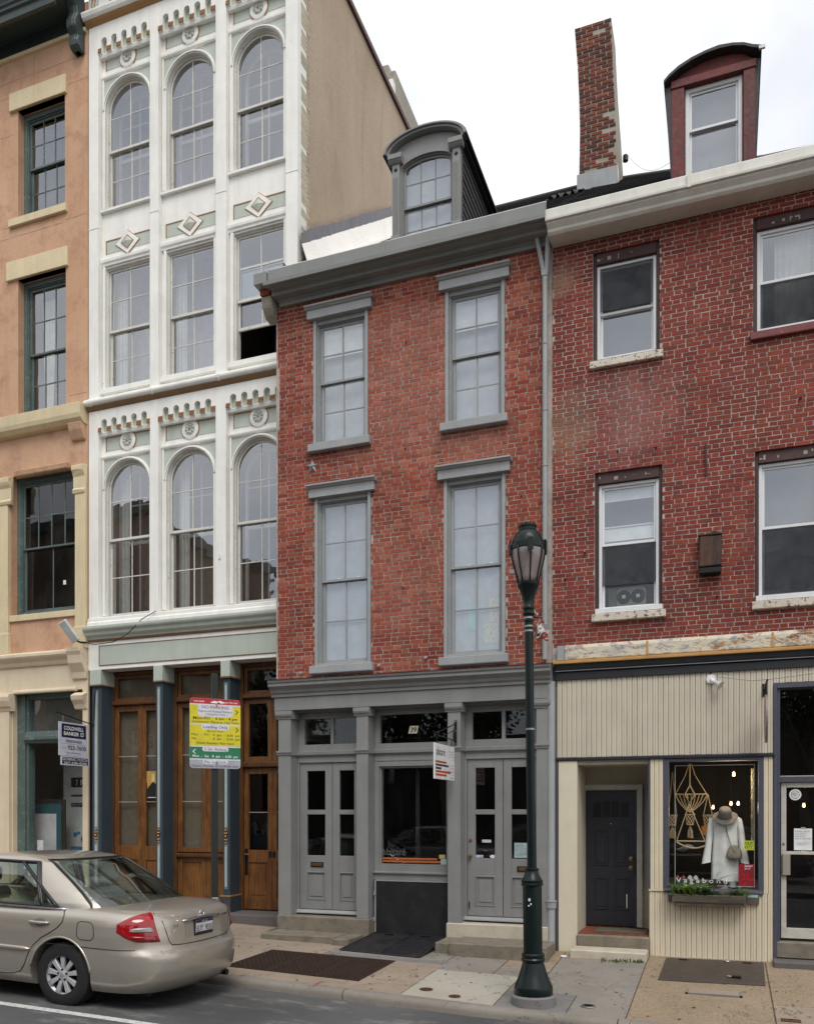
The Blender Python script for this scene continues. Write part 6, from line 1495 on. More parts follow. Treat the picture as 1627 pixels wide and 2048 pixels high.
# oak doors
def oak(x0, x1, kind):
    y, y1 = YD+.04, YD+.10; xm = (x0+x1)/2
    fr = MB(); fr.box(x0, x0+.07, YD+.0, YD+.14, .23, 4.37); fr.box(x1-.07, x1, YD+.0, YD+.14, .23, 4.37); fr.box(x0+.07, x1-.07, YD+.002, YD+.14, 4.31, 4.37)
    fr.px([(YD+.14, 3.775), (YD-.01, 3.775), (YD-.03, 3.79), (YD-.03, 3.835), (YD-.01, 3.86), (YD+.14, 3.86)], x0+.07, x1-.07)
    if kind == 'door': fr.px([(YD+.14, 2.62), (YD-.01, 2.62), (YD-.03, 2.635), (YD-.03, 2.70), (YD-.01, 2.72), (YD+.14, 2.72)], x0+.07, x1-.07)
    if kind == 'window': fr.px([(YD+.14, 1.10), (YD-.02, 1.10), (YD-.03, 1.13), (YD-.03, 1.16), (YD+.14, 1.18)], x0+.07, x1-.07)
    F_ = fr.build('oak_frame', 'wood_dk', WB, bev=.004)
    a, b = x0+.07, x1-.07
    def glz(p, q, z0, z1, par, st=.07, bars=()):
        m = MB(); m.box(p, p+st, y, y1, z0, z1); m.box(q-st, q, y, y1, z0, z1); m.box(p+st, q-st, y+.001, y1, z0, z0+st); m.box(p+st, q-st, y+.001, y1, z1-st, z1)
        o = m.build('glazed_frame', 'wood', par, bev=.004); e = [z0+st]+list(bars)+[z1-st]
        for i in range(len(e)-1): pane(o, [(p+st, e[i]), (q-st, e[i]), (q-st, e[i+1]), (p+st, e[i+1])], y+.03, 'shopglass')
        for zb in bars: B('lead_bar', flat('pale_bar', (.40, .38, .34)), o, p+st, q-st, y+.018, y+.04, zb-.006, zb+.006)
        return o
    glz(a, b, 3.86, 4.31, WB, .055)
    if kind == 'door':
        for p, q in ((a, xm-.002), (xm+.002, b)): glz(p, q, 2.72, 3.775, WB, .085)
        zt, zl, zb = 2.615, 1.24, .245; bars = (1.872,)
    else: zt, zl, zb = 3.77, 1.28, .245; bars = (2.06, 2.87)
    for k, (p, q) in enumerate(((a, xm-.002), (xm+.002, b))):
        if kind == 'window':
            glz(p, q, 1.185, zt, WB, .085, bars); zl2 = 1.095
            m = MB(); m.box(p, p+.09, y, y1, zb, zl2); m.box(q-.09, q, y, y1, zb, zl2); m.box(p+.09, q-.09, y+.001, y1, zb, zb+.16); m.box(p+.09, q-.09, y+.001, y1, zl2-.08, zl2)
            d = m.build('oak_apron', 'wood', WB, bev=.004); B('oak_panel', 'wood', d, p+.09, q-.09, y+.022, y1, zb+.16, zl2-.08)
        else:
            m = MB(); st = .085
            m.box(p, p+st, y, y1, zb, zt); m.box(q-st, q, y, y1, zb, zt)
            for z0, z1 in ((zb, zb+.20), (1.03, zl), (zt-.10, zt)): m.box(p+st, q-st, y+.001, y1, z0, z1)
            d = m.build('oak_door', 'wood', WB, bev=.004); e = [zl]+list(bars)+[zt-.10]
            for i in range(len(e)-1): pane(d, [(p+st, e[i]), (q-st, e[i]), (q-st, e[i+1]), (p+st, e[i+1])], y+.03, 'shopglass')
            for zz in bars: B('lead_bar', flat('pale_bar', (.40, .38, .34)), d, p+st, q-st, y+.018, y+.04, zz-.006, zz+.006)
            pm = MB().box(p+st, q-st, y+.022, y1, zb+.20, 1.03); pm.box(p+st+.04, q-st-.04, y+.012, y+.024, zb+.24, .99); pm.build('oak_panel', 'wood', d, bev=.003)
            if kind == 'door' and k == 0:
                B('lock_plate', 'iron', d, p+.015, p+.075, y-.008, y, .82, 1.26); MB().tube([(p+.045, y-.005, 1.17), (p+.045, y-.05, 1.17), (p+.13, y-.055, 1.165)], .010, 8).build('lever', 'steel', d, smooth=True)
            if kind == 'door': B('hasp', 'iron', d, (q-.06) if k == 0 else p+.01, (q-.01) if k == 0 else p+.06, y-.006, y, 1.12, 1.22)
    return F_
f1 = oak(-10.33, -9.02, 'leaf'); f2 = oak(-8.99, -7.70, 'window'); f3 = oak(-7.67, -6.46, 'door')
fl_ = B('flyer', flat('amber_card', (.55, .33, .08)), f1, -9.60, -9.30, YD+.062, YD+.066, 2.10, 2.60); B('flyer_foot', 'black', fl_, -9.60, -9.30, YD+.060, YD+.0618, 2.10, 2.28)
m = MB().py([(-9.58, 2.28), (-9.32, 2.28), (-9.38, 2.36), (-9.45, 2.42), (-9.52, 2.35)], YD+.058, YD+.0599); m.build('flyer_hill', 'black', fl_); B('flyer_glow', flat('pale_yellow_card', (.75, .62, .30)), fl_, -9.48, -9.42, YD+.059, YD+.0617, 2.38, 2.55); B('flyer_type', 'white_pl', fl_, -9.56, -9.36, YD+.058, YD+.0599, 2.13, 2.142)
B('flyer_edge', flat('crimson_card', (.23, .006, .015)), fl_, -9.60, -9.575, YD+.0605, YD+.0618, 2.12, 2.4)
for (a_, b_) in ((-10.26, -9.09), (-8.92, -7.77)): B('linen_blind', flat('linen_shade', (.13, .105, .072), .9), WB, a_, b_, YD+.14, YD+.15, 1.2, 4.3)
room(WB, -10.46, -6.46, YD+.2, 4.5, .23, 4.37, flat('brown_shop_room', (.065, .050, .036), .9), 'shop_interior')
emis('sconce_glow', (1., .45, .12), 7.)
q = thing('wall_sconce', 'glowing amber sconce on the wall behind the oak door glass', 'lamp', (-7.25, 1.9, 1.9))
MB().lathe([(0, -.03), (.03, -.02), (.03, .03), (.01, .05)], (-7.32, 1.86, 1.98), 12).build('glass_shade', 'sconce_glow', q, smooth=True); MB().lathe([(0, -.06), (.05, -.05), (.06, 0)], (-7.27, 1.92, 1.95), 12, 'y').build('back_plate', 'iron', q); MB().tube([(-7.27, 1.88, 1.95), (-7.22, 1.84, 1.93)], .01, 6).build('arm', 'iron', q)
B('sconce_wall', flat('rust_red_wall', (.16, .05, .02)), WB, -7.45, -7.1, 1.93, 1.96, .25, 3.0)
MB().px([(1.25, .0), (.46, .0), (.46, .215), (1.25, .228)], -10.52, -6.405).build('granite_plinth', 'stone_g', WB, bev=.01)
# potted dracaena in the middle window
q = thing('potted_plant', 'leafy potted plant standing behind the oak shop window', 'plant', (-9.35, 1.5, .3))
MB().lathe([(0, 0), (.12, 0), (.16, .3), (.15, .3), (0, .27)], (-9.35, 1.5, .25), 16).build('pot', 'tile_red', q); m = MB()
for i in range(26):
    a = random.uniform(0, 6.28); l = random.uniform(.25, .5); h = random.uniform(1.1, 1.75); w_ = .02; d = Vector((math.cos(a), math.sin(a), 0)); s = Vector((-d.y, d.x, 0))*w_; p = Vector((-9.35, 1.5, h))
    m.add([p-s*.3, p+s*.3, p+d*l*.5+s+Vector((0, 0, .12)), p+d*l*.5-s+Vector((0, 0, .12)), p+d*l+Vector((0, 0, -.05))], [(0, 1, 2, 3), (3, 2, 4)])
m.build('leaves', 'dark_leaf', q, fixn=False); MB().tube([(-9.35, 1.5, .5), (-9.35, 1.5, 1.7)], .015, 6).build('stem', 'graywood', q)
# floodlight and its cable
t = thing('floodlight', 'flat white floodlight tilted at the corner of the sage shop cornice', 'lamp', (-10.58, .5, 5.0))
o = MB().box(-.075, .075, -.05, .02, -.20, .20).build('housing', flat('pale_grey_housing', (.55, .57, .57), .4), t, bev=.012); o.matrix_basis = Matrix.Translation((-10.66, .36, 5.02)) @ Matrix.Rotation(R(-24), 4, 'Y') @ Matrix.Rotation(R(28), 4, 'X')
MB().tube([(-10.60, .40, 4.88), (-10.55, .50, 4.84), (-10.52, .62, 4.86)], .016, 8).build('arm', 'iron', t, smooth=True)
tag(MB().tube([(-10.55, .52, 4.86), (-10.25, .50, 4.78), (-9.85, .50, 4.80), (-9.55, .50, 4.92), (-9.30, .55, 5.16), (-9.08, .64, 5.30)], .007, 6).build('power_cable', 'iron', smooth='all'), 'thin black cable looping from the floodlight up to the second pilaster', 'cable')

# ================================================================== CORAL BUILDING (left)
OB = thing('stucco_building', 'coral stucco building with cream lintels and weathered green windows at the left edge', 'building', (-12.5, .7, 0))
OX0, OX1 = -15.5, -10.545
oh = [(-12.12, -11.05, 12.72, 14.70), (-12.12, -11.03, 9.07, 11.61), (-12.28, -10.79, 5.47, 8.03), (-14.9, -13.8, 12.72, 14.70), (-14.9, -13.8, 9.07, 11.61), (-14.6, -13.2, 5.47, 8.03)]
ow = wall('wall', 'coral', OB, OX0, OX1, 4.76, 16.2, YW, YW+.30, oh)
for (x0, x1, z) in ((-12.6, -10.56, 15.28), (-12.55, -11.9, 15.0), (-11.0, -10.56, 14.86), (-12.6, -12.2, 14.30), (-11.05, -10.58, 12.46), (-12.5, -11.1, 12.42), (-10.95, -10.56, 9.30), (-12.5, -12.15, 12.62)):
    m = MB(); n = 10
    for i in range(n): a, b = lerp(x0, x1, i/n), lerp(x0, x1, (i+1)/n); w_ = random.uniform(.001, .005); m.box(a, b, YW-.0015, YW+.01, z-w_+.003*math.sin(i), z+w_*.3+.003*math.sin(i))
    m.build('stucco_crack', flat('dark_crack', (.16, .075, .045)), ow)
for x, z0, z1 in ((-12.05, 14.75, 15.25), (-11.75, 15.1, 15.6)): B('stucco_score', flat('dark_crack', (.16, .075, .045)), ow, x-.002, x+.002, YW-.0015, YW+.01, z0, z1)
def lint(x0, x1, z0, z1): B('lintel', 'cream', OB, x0, x1, YW-.05, YW+.12, z0, z1, bev=.008)
for dx in (0, -2.8):
    lint(-12.29+dx, -11.0+dx, 14.70, 15.03); lint(-12.36+dx, -10.965+dx, 11.61, 11.955)
    B('sill', 'cream', OB, -12.30+dx, -10.99+dx, YW-.06, YW+.15, 12.585, 12.725, bev=.008)
def ogwin(x0, x1, z0, z1, zm, rt, rb, cols, lc=None, gl='glass'):
    m = MB(); f = .075
    m.box(x0, x0+f, YW+.14, YW+.28, z0, z1); m.box(x1-f, x1, YW+.14, YW+.28, z0, z1); m.box(x0+f, x1-f, YW+.14, YW+.28, z1-.09, z1); m.box(x0+f, x1-f, YW+.13, YW+.28, z0, z0+.05)
    w = sash_window(OB, x0+f, x1-f, z0+.05, z1-.09, zm, YW+.165, cols, rt, rb, 'green', gl, fr=.018, ss=.045, mu=.022, depth=.1, low_cols=lc)
    m.build('outer_frame', 'green', w, bev=.004); return w
for dx in (0, -2.78):
    w = ogwin(-12.12+dx, -11.05+dx, 12.75, 14.70, 13.73, 2, 2, 3)
    w = ogwin(-12.12+dx, -11.03+dx, 9.09, 11.61, 10.30, 2, 2, 3)
    if dx == 0: folds('curtain', 'curtain', w, -11.95, -11.62, YW+.42, 9.15, 11.4, 5, .014, -.16); folds('curtain', 'curtain', w, -11.40, -11.15, YW+.42, 9.15, 11.4, 4, .014)
w = ogwin(-12.28, -10.79, 5.50, 8.03, 6.74, 2, 1, 4, 2, gl='glass_dim'); B('white_tag', 'white_pl', w, -11.29, -11.23, YW+.225, YW+.23, 6.02, 6.10)
for dx in (0, -2.9):
    MB().px([(YW+.1, 8.71), (YW-.10, 8.735), (YW-.17, 8.80), (YW-.19, 8.87), (YW-.20, 9.05), (YW+.14, 9.075)], -15.5 if dx else -12.9, -12.91 if dx else -10.56).build('sill_band', 'cream', OB, bev=.006)
MB().px([(YW, 8.45), (YW-.05, 8.47), (YW-.12, 8.62), (YW-.15, 8.735), (YW, 8.735)], -10.87, -10.58).build('sill_console', 'coral', OB, bev=.01)
# broken soffit over the big second-floor window
MB().px([(YW, 7.98), (YW-.06, 8.0), (YW-.07, 8.09), (YW, 8.12)], -12.15, -10.95).jit(.012).build('stucco_hood', 'coral', OB, bev=.008)
# cream pilasters second floor
def opil(x0, x1, capx):
    p = B('cream_pilaster', 'cream', OB, x0, x1, YW-.07, YW, 4.76, 7.82, bev=.008)
    MB().px([(YW, 7.50), (YW-.08, 7.50), (YW-.095, 7.53), (YW-.10, 7.56), (YW-.075, 7.59), (YW-.075, 7.80), (YW-.11, 7.86), (YW-.13, 7.90), (YW-.13, 7.98), (YW, 8.02)], x0-.03, x1+capx).jit(.006).build('pilaster_capital', 'cream', p, bev=.008)
    B('pilaster_foot', 'cream', p, x0-.025, x1+.03, YW-.095, YW, 4.765, 5.15, bev=.01)
opil(-12.75, -12.30, .075); opil(-10.775, -10.55, .0)
B('window_apron', 'cream', OB, -12.30, -10.775, YW-.04, YW+.02, 5.36, 5.475, bev=.008)
# ledge and shop
MB().px([(YW+.05, 4.52), (YW-.03, 4.52), (YW-.05, 4.55), (YW-.06, 4.60), (YW-.13, 4.65), (YW-.15, 4.68), (YW-.15, 4.73), (YW-.11, 4.76), (YW+.05, 4.78)], OX0, OX1).build('shop_ledge', 'cream2', OB, bev=.006)
MB().px([(YW, 4.22), (YW-.04, 4.24), (YW-.06, 4.35), (YW-.15, 4.50), (YW-.17, 4.64), (YW-.20, 4.70), (YW-.20, 4.76), (YW, 4.765)], -10.86, -10.55).build('ledge_console', 'cream2', OB, bev=.008)
sh = wall('shop_wall', 'cream2', OB, OX0, OX1, .05, 4.52, YW, YW+.30, [(-12.24, -10.66, .30, 4.06)])
B('shop_pier', 'cream2', OB, -12.66, -12.27, YW-.07, YW, .1, 3.75, bev=.008)
MB().px([(YW, 3.72), (YW-.08, 3.72), (YW-.10, 3.78), (YW-.13, 3.80), (YW-.17, 3.90), (YW-.18, 3.97), (YW-.16, 4.03), (YW, 4.06)], -12.70, -12.18).build('pier_capital', 'cream2', OB, bev=.006)
MB().px([(YW+.2, 3.70), (YW-.02, 3.70), (YW-.05, 3.78), (YW-.11, 3.86), (YW-.13, 3.94), (YW-.02, 4.0), (YW+.2, 4.0)], -10.82, -10.555).jit(.006).build('pier_capital', 'cream2', OB, bev=.008)
MB().px([(YW+.02, 4.03), (YW-.05, 4.03), (YW-.06, 4.06), (YW-.045, 4.10), (YW+.02, 4.11)], -12.20, -10.78).build('shop_hood', 'cream2', OB, bev=.006)
m = MB(); m.box(-12.24, -12.06, YW+.10, YW+.30, .30, 4.06); m.box(-12.06, -12.01, YW+.14, YW+.30, .30, 4.06); m.box(-10.70, -10.66, YW+.14, YW+.30, .30, 4.06); m.box(-12.01, -10.70, YW+.14, YW+.30, 3.95, 4.06)
m.px([(YW+.30, 3.14), (YW+.12, 3.14), (YW+.10, 3.17), (YW+.06, 3.20), (YW+.06, 3.26), (YW+.10, 3.27), (YW+.12, 3.36), (YW+.30, 3.36)], -12.06, -10.70); m.box(-12.01, -10.70, YW+.14, YW+.30, .30, 1.10)
gw_ = m.build('shop_window', 'green', OB, bev=.004)
pane(gw_, [(-12.01, 1.10), (-10.70, 1.10), (-10.70, 3.14), (-12.01, 3.14)], YW+.22, 'shopglass'); pane(gw_, [(-12.01, 3.36), (-10.70, 3.36), (-10.70, 3.95), (-12.01, 3.95)], YW+.22, 'glass')
B('blocked_light', flat('dusty_board', (.13, .125, .105), .9), gw_, -12.01, -10.70, YW+.25, YW+.27, 3.36, 3.95)
B('window_ledge', 'cream2', gw_, -12.0, -10.70, YW+.10, YW+.215, 1.085, 1.105)
room(OB, -15.4, -10.6, YW+.32, 3.4, .4, 4.2, flat('grey_gallery_room', (.50, .48, .44), .9), 'shop_interior')
for z0, z1 in ((5.4, 8.2), (9.0, 11.7), (12.6, 14.8)): room(OB, -12.6, -10.6, YW+.31, 2.6, z0, z1, 'room', 'upper_room')
B('gallery_partition', flat('pale_partition', (.60, .60, .56), .9), OB, -12.05, -11.2, 1.75, 1.78, .5, 3.3)
bb = thing('blackboard', 'dark teal framed board with a blank sheet in the left shop window', 'board', (-11.75, 1.2, 1.1))
B('frame', flat('dark_frame', (.03, .025, .02)), bb, -12.45, -11.62, 1.30, 1.35, .6, 2.12, bev=.006); B('slate_face', flat('teal_board', (.03, .10, .11)), bb, -12.39, -11.69, 1.29, 1.30, .66, 2.04); B('paper', flat('grey_sheet', (.55, .55, .56)), bb, -12.30, -11.80, 1.28, 1.29, .75, 1.85)
po = thing('gallery_poster', 'tall white and blue poster with black type bands in the left shop window', 'poster', (-11.620, 1.3, 1.1))
B('sheet', flat('grey_white_sheet', (.62, .64, .62)), po, -11.850, -11.420, 1.725, 1.735, .7, 2.75)
for (z0, z1, tx) in ((2.36, 2.55, 'THE R'), (2.18, 2.22, ''), (1.98, 2.06, '')):
    B('type_band', 'black', po, -11.840, -11.440, 1.722, 1.7245, z0, z1)
text('THE', .055, 'white_pl', po, (-11.680, 1.7215, 2.385), (0, 0, 1), (-1, 0, 0), width=.13); text('R', .15, 'white_pl', po, (-11.620, 1.7215, 2.40), bold=.02)
text('NEW SINGLE', .028, 'lettergrey', po, (-11.830, 1.7215, 2.19), width=.34); text('ON TOUR', .03, 'white_pl', po, (-11.830, 1.7215, 2.02), width=.32); text('J U L Y', .022, 'white_pl', po, (-11.830, 1.7215, 1.99), width=.30)
B('blue_block', flat('poster_blue', (.05, .22, .40)), po, -11.840, -11.430, 1.7215, 1.7245, .72, 1.22); m = MB()
for (cx, cz, rr) in ((-11.740, 1.45, .05), (-11.660, 1.48, .035), (-11.540, 1.36, .07)): m.lathe([(0, -.003), (rr, -.003), (rr, 0)], (cx, 1.7245, cz), 12, 'y')
m.build('blue_blots', flat('poster_blue', (.05, .22, .40)), po)
tag(B('price_card', 'white_pl', None, -12.0, -11.86, 1.02, 1.03, 1.106, 1.36), 'small white card propped in the left shop window above the car roof', 'card')
q = thing('track_spotlight', 'black and silver spotlight hanging inside the left shop window', 'lamp', (-11.4, 1.1, 2.9))
o = MB().lathe([(0, -.09), (.06, -.085), (.065, .05), (.05, .09), (0, .10)], (0, 0, 0), 16).build('can', 'iron', q, smooth=True); o.matrix_basis = Matrix.Translation((-11.40, 1.1, 2.88)) @ Matrix.Rotation(R(55), 4, 'Y')
o = MB().lathe([(.0, 0), (.062, 0), (.07, .02), (.064, .02)], (0, 0, 0), 16).build('rim', 'steel', q); o.matrix_basis = Matrix.Translation((-11.47, 1.1, 2.83)) @ Matrix.Rotation(R(55), 4, 'Y'); MB().tube([(-11.4, 1.1, 2.95), (-11.4, 1.1, 4.1)], .008, 6).build('rod', 'iron', q)
# dark green cornice
MB().px([(YW+.02, 15.64), (YW-.05, 15.65), (YW-.06, 15.70), (YW-.03, 15.735), (YW+.02, 15.735)], OX0, OX1-.02).build('cream_bed_mould', 'cream', OB, bev=.004)
cn_ = MB().px([(YW+.02, 15.735), (YW-.02, 15.735), (YW-.02, 16.0), (.20, 16.0), (.20, 15.80), (.14, 15.80), (.14, 15.93), (.10, 15.95), (.10, 16.0), (.07, 16.02), (.07, 16.06), (.05, 16.10), (-.08, 16.22), (-.13, 16.40), (-.16, 16.42), (-.16, 16.55), (YW+.02, 16.6)], OX0, -10.80).build('cornice', 'dkgreen', OB, bev=.004)
MB().px([(.9, 16.6), (-.18, 16.56), (-.18, 16.60), (.9, 16.68)], OX0, -10.55).build('roof_edge', 'gutter_w', OB)
sc = [(YW, 15.27), (YW-.10, 15.27), (YW-.18, 15.31), (YW-.21, 15.40), (YW-.17, 15.49), (YW-.20, 15.53), (YW-.26, 15.60), (YW-.27, 15.70), (YW-.20, 15.86), (YW-.22, 15.96), (YW-.34, 16.10), (YW-.52, 16.18), (YW-.60, 16.30), (YW-.62, 16.55), (YW, 16.6)]
bk = MB().px(sc, -10.80, -10.60).build('end_bracket', 'dkgreen', OB, bev=.02)
MB().px([(p[0]-.012 if p[0] < YW else p[0], p[1]) for p in sc], -10.755, -10.645).build('bracket_face', 'dkgreen', bk, bev=.012)
B('gap', 'roomblack', OB, -10.545, -10.53, YW+.04, 2.0, .1, 15.6)
# ================================================================== STREET LAMP
lx, ly = -1.895, -2.63; lz = SW(lx, ly)
t = thing('street_lamp', 'dark green cast-iron street lamp with acorn lantern on the pavement', 'street lamp', (lx, ly, lz))
WORLD.pop(t.name); t.rotation_euler = (0, R(-.75), 0); t.scale = (1, 1, .988)
MB().lathe([(.235, -.02), (.235, .085), (.22, .10), (0, .10)], n=40).build('concrete_collar', 'flag', t, smooth=True)
prof = [(.20, .10), (.205, .115), (.205, .18), (.20, .195), (.17, .26), (.135, .36), (.118, .42), (.112, .44), (.125, .455), (.128, .475), (.118, .49), (.122, .505), (.122, .525), (.108, .54)]
base = MB().lathe(prof, n=16).build('base', 'lampgreen', t, smooth=True)
m = MB().lathe([(.10, .54), (.10, 1.24), (.0985, 1.26)], n=48)
m.v = [(x*(1-.03*(.5+.5*math.cos(16*math.atan2(y, x)))), y*(1-.03*(.5+.5*math.cos(16*math.atan2(y, x)))), z) for x, y, z in m.v]; m.build('fluted_shaft', 'lampgreen', base, smooth=True)
MB().lathe([(.10, 1.25), (.114, 1.262), (.116, 1.28), (.106, 1.29), (.113, 1.30), (.113, 1.315), (.10, 1.325), (.07, 1.40), (.066, 1.415), (.074, 1.425), (.074, 1.44), (.055, 1.45)], n=32).build('shaft_collar', 'lampgreen', base, smooth=True)
m = MB(); m.box(-.02, .0, -.1045, -.097, 1.10, 1.13); m.box(.0, .012, -.1045, -.097, 1.06, 1.08); m.box(-.024, -.01, -.1045, -.097, 1.045, 1.06); m.build('worn_sticker', 'white_pl', base)
MB().lathe([(.049, 1.44), (.046, 2.8), (.0445, 4.08)], n=28).build('post', 'lampgreen', t, smooth=True)
for z, mt in ((2.93, 'steel'), (3.98, 'steel'), (4.03, 'steel'), (4.12, 'steel')): MB().lathe([(.0455, -.01), (.0485, -.009), (.0485, .009), (.0455, .01)], (0, 0, z), 24).build('strap_band', mt, t)
MB().lathe([(.045, 4.07), (.052, 4.09), (.048, 4.11), (.048, 4.14), (.064, 4.16), (.064, 4.185), (.052, 4.20), (.062, 4.215), (.062, 4.235), (.054, 4.25), (.058, 4.30), (.075, 4.38), (.105, 4.45), (.116, 4.465), (.116, 4.49), (.105, 4.50)], n=32).build('capital', 'lampgreen', t, smooth=True)
tt = NT('frosted_lamp_glass'); gl = tt.n('ShaderNodeBsdfGlossy'); gl.inputs['Roughness'].default_value = .12; tr = tt.n('ShaderNodeBsdfTransparent'); tr.inputs['Color'].default_value = (.62, .56, .55, 1); df = tt.n('ShaderNodeBsdfTranslucent'); df.inputs['Color'].default_value = (.45, .40, .39, 1); d2_ = tt.n('ShaderNodeBsdfDiffuse'); d2_.inputs['Color'].default_value = (.46, .40, .395, 1)
x1 = tt.n('ShaderNodeMixShader'); x1.inputs[0].default_value = .45; tt.put(x1.inputs[1], tr.outputs[0]); tt.put(x1.inputs[2], d2_.outputs[0]); x2 = tt.n('ShaderNodeMixShader'); x2.inputs[0].default_value = .08; tt.put(x2.inputs[1], x1.outputs[0]); tt.put(x2.inputs[2], gl.outputs[0]); M['lampglass'] = tt.done(x2.outputs[0])
lg = MB().lathe([(.100, 4.50), (.118, 4.55), (.150, 4.66), (.176, 4.76), (.186, 4.82), (.184, 4.855)], n=32).build('globe', 'lampglass', t, smooth='all')
MB().lathe([(0, 4.49), (.06, 4.50), (.06, 4.60), (.045, 4.63), (.045, 4.66), (0, 4.665)], n=16).build('ballast', flat('white_ceramic', (.62, .61, .58)), lg, smooth=True)
cap = MB().lathe([(.188, 4.845), (.194, 4.85), (.194, 4.905), (.186, 4.91), (.176, 4.955), (.15, 5.01), (.11, 5.05), (.096, 5.055), (.096, 5.085), (.108, 5.09), (.108, 5.105), (.09, 5.115), (.06, 5.125), (.02, 5.135), (.012, 5.15), (0, 5.155)], n=36).build('lantern_cap', 'lampgreen', t, smooth=True)
m = MB()
for i in range(12): a = 6.2832*i/12; m.lathe([(0, -.008), (.009, -.005), (.009, .006), (0, .014)], (.092*math.cos(a), .092*math.sin(a), 5.118), 8)
m.build('crest_beads', 'lampgreen', cap)
for i in range(8):
    a = R(22.5+45*i); c, s_ = math.cos(a), math.sin(a)
    m = MB().tube([(c*r, s_*r, z) for r, z in ((.118, 4.49), (.128, 4.55), (.160, 4.66), (.187, 4.76), (.197, 4.83), (.196, 4.87))], .009, 6); m.build('rib', 'lampgreen', t, smooth='all')
for i in range(4):
    a = R(20+90*i); c, s_ = math.cos(a), math.sin(a); m = MB()
    m.add([(c*r-s_*w, s_*r+c*w, z) for z, rr in ((4.80, .198), (4.93, .200), (4.955, .186)) for r in (rr, rr+.018) for w in (-.032, .032)], [(0, 1, 3, 2), (4, 6, 7, 5), (2, 3, 7, 6), (8, 9, 11, 10), (6, 7, 11, 10), (0, 2, 6, 4), (4, 6, 10, 8), (1, 5, 7, 3), (5, 9, 11, 7)]); m.build('cap_clip', 'lampgreen', t)
for o in t.children:
    if o.name.split('.')[0] in ('globe', 'rib', 'lantern_cap', 'cap_clip'): o.scale = (.92, .92, 1)
# ragged banner caught behind the post
bn = thing('torn_banner', 'torn red, white and black banner hanging crumpled behind the lamp post', 'banner', (lx+.1, ly, 3.4))
m = MB().grid(lambda u, v: (lx-.01+.165*u+.012*math.sin(v*9+u*4), ly+.05+.05*math.sin(u*8+v*3), lerp(4.0-.22*u, 3.62+.05*math.sin(u*3.1)+.03*u, v)+.012*math.sin(u*13)), 16, 18)
def ban():
    t = NT('banner_cloth'); n = t.noise(7., 4, .6, dist=.6)
    c = t.ramp(n, [(0, (.45, .44, .38)), (.38, (.50, .49, .44)), (.42, (.28, .06, .05)), (.50, (.30, .07, .05)), (.52, (.62, .61, .58)), (.60, (.55, .55, .45)), (.62, (.015, .015, .015)), (.7, (.30, .30, .14))], 'CONSTANT'); return t.done(t.bsdf(c, .8))
M['banner'] = ban(); m.build('cloth', 'banner', bn, smooth='all')
MB().tube([(lx-.015, ly+.04, 3.93), (lx+.05, ly+.05, 3.92)], .010, 6).build('tie', 'iron', bn)

# ================================================================== PARKING SIGN
sx, sy = -5.80, -2.62; sz = SW(sx, sy)
t = thing('parking_sign', 'red, yellow and green kerbside parking sign on a dark perforated post', 'sign', (sx, sy, sz))
ang = R(47); xd = Vector((math.cos(ang), math.sin(ang), 0)); nd = Vector((math.sin(ang), -math.cos(ang), 0))
pm = MB(); pw = .028
def obox(m, c, w, h, d, off=0):
    """box in the sign plane: c = centre (along xd, z), d = thickness, off = shift along the normal"""
    o = Vector((sx, sy, 0)); v = []
    for k in (off, off+d):
        for a, b in ((-w/2, -h/2), (w/2, -h/2), (w/2, h/2), (-w/2, h/2)):
            p = o+xd*(c[0]+a)+nd*k; v.append((p.x, p.y, c[1]+b))
    return m.add(v, [(3, 2, 1, 0), (4, 5, 6, 7), (0, 1, 5, 4), (1, 2, 6, 5), (2, 3, 7, 6), (3, 0, 4, 7)])
obox(pm, (0, 2.05), .075, 3.0, .045, -.06); pm.build('post', 'postgreen', t, bev=.004)
pm = MB()
for i in range(44): obox(pm, (0, .70+i*.065), .013, .022, .002, -.0155)
stuff(pm.build('post_holes', 'black', t)); pm = MB(); obox(pm, (0, sz+.42), .075, .86, .06, -.065); pm.build('anchor_sleeve', 'galv', t, bev=.004)
SWd, SH, SZ = .62, .845, 2.815          # sign width, height, centre height
def rr_poly(w, h, r, cx=0, cz=0, n=6, corners=(1, 1, 1, 1)):
    out = []
    for k, (sx_, sz_) in enumerate(((1, 1), (-1, 1), (-1, -1), (1, -1))):
        if not corners[k]: out.append((cx+sx_*w/2, cz+sz_*h/2)); continue
        for i in range(n+1):
            a = R(90*k+90*i/n); out.append((cx+sx_*(w/2-r)+r*math.cos(a), cz+sz_*(h/2-r)+r*math.sin(a)))
    return out
def splate(name, mat, pts, k0, k1, par):
    n = len(pts); v = []
    for k in (k1, k0):
        for a, b in pts: p = Vector((sx, sy, SZ+b))+xd*a+nd*k; v.append(tuple(p))
    return MB().add(v, [tuple(range(n)), tuple(range(2*n-1, n-1, -1))]+[(i, i+n, (i+1) % n+n, (i+1) % n) for i in range(n)]).build(name, mat, par)
sg = splate('plate', flat('sign_white', (.62, .62, .66)), rr_poly(SWd, SH, .045), .0, .004, t)
def rc(x0, x1, z0, z1): return [(x0, z0), (x1, z0), (x1, z1), (x0, z1)]
h2, w2 = SH/2, SWd/2
Y = flat('sign_yellow', (.64, .55, .012)); RD = flat('sign_red', (.42, .018, .022)); GR = flat('sign_green', (.012, .17, .075)); W_ = M['sign_white']; MAR = flat('sign_maroon', (.22, .02, .04)); DKB = flat('sign_dark', (.025, .02, .03))
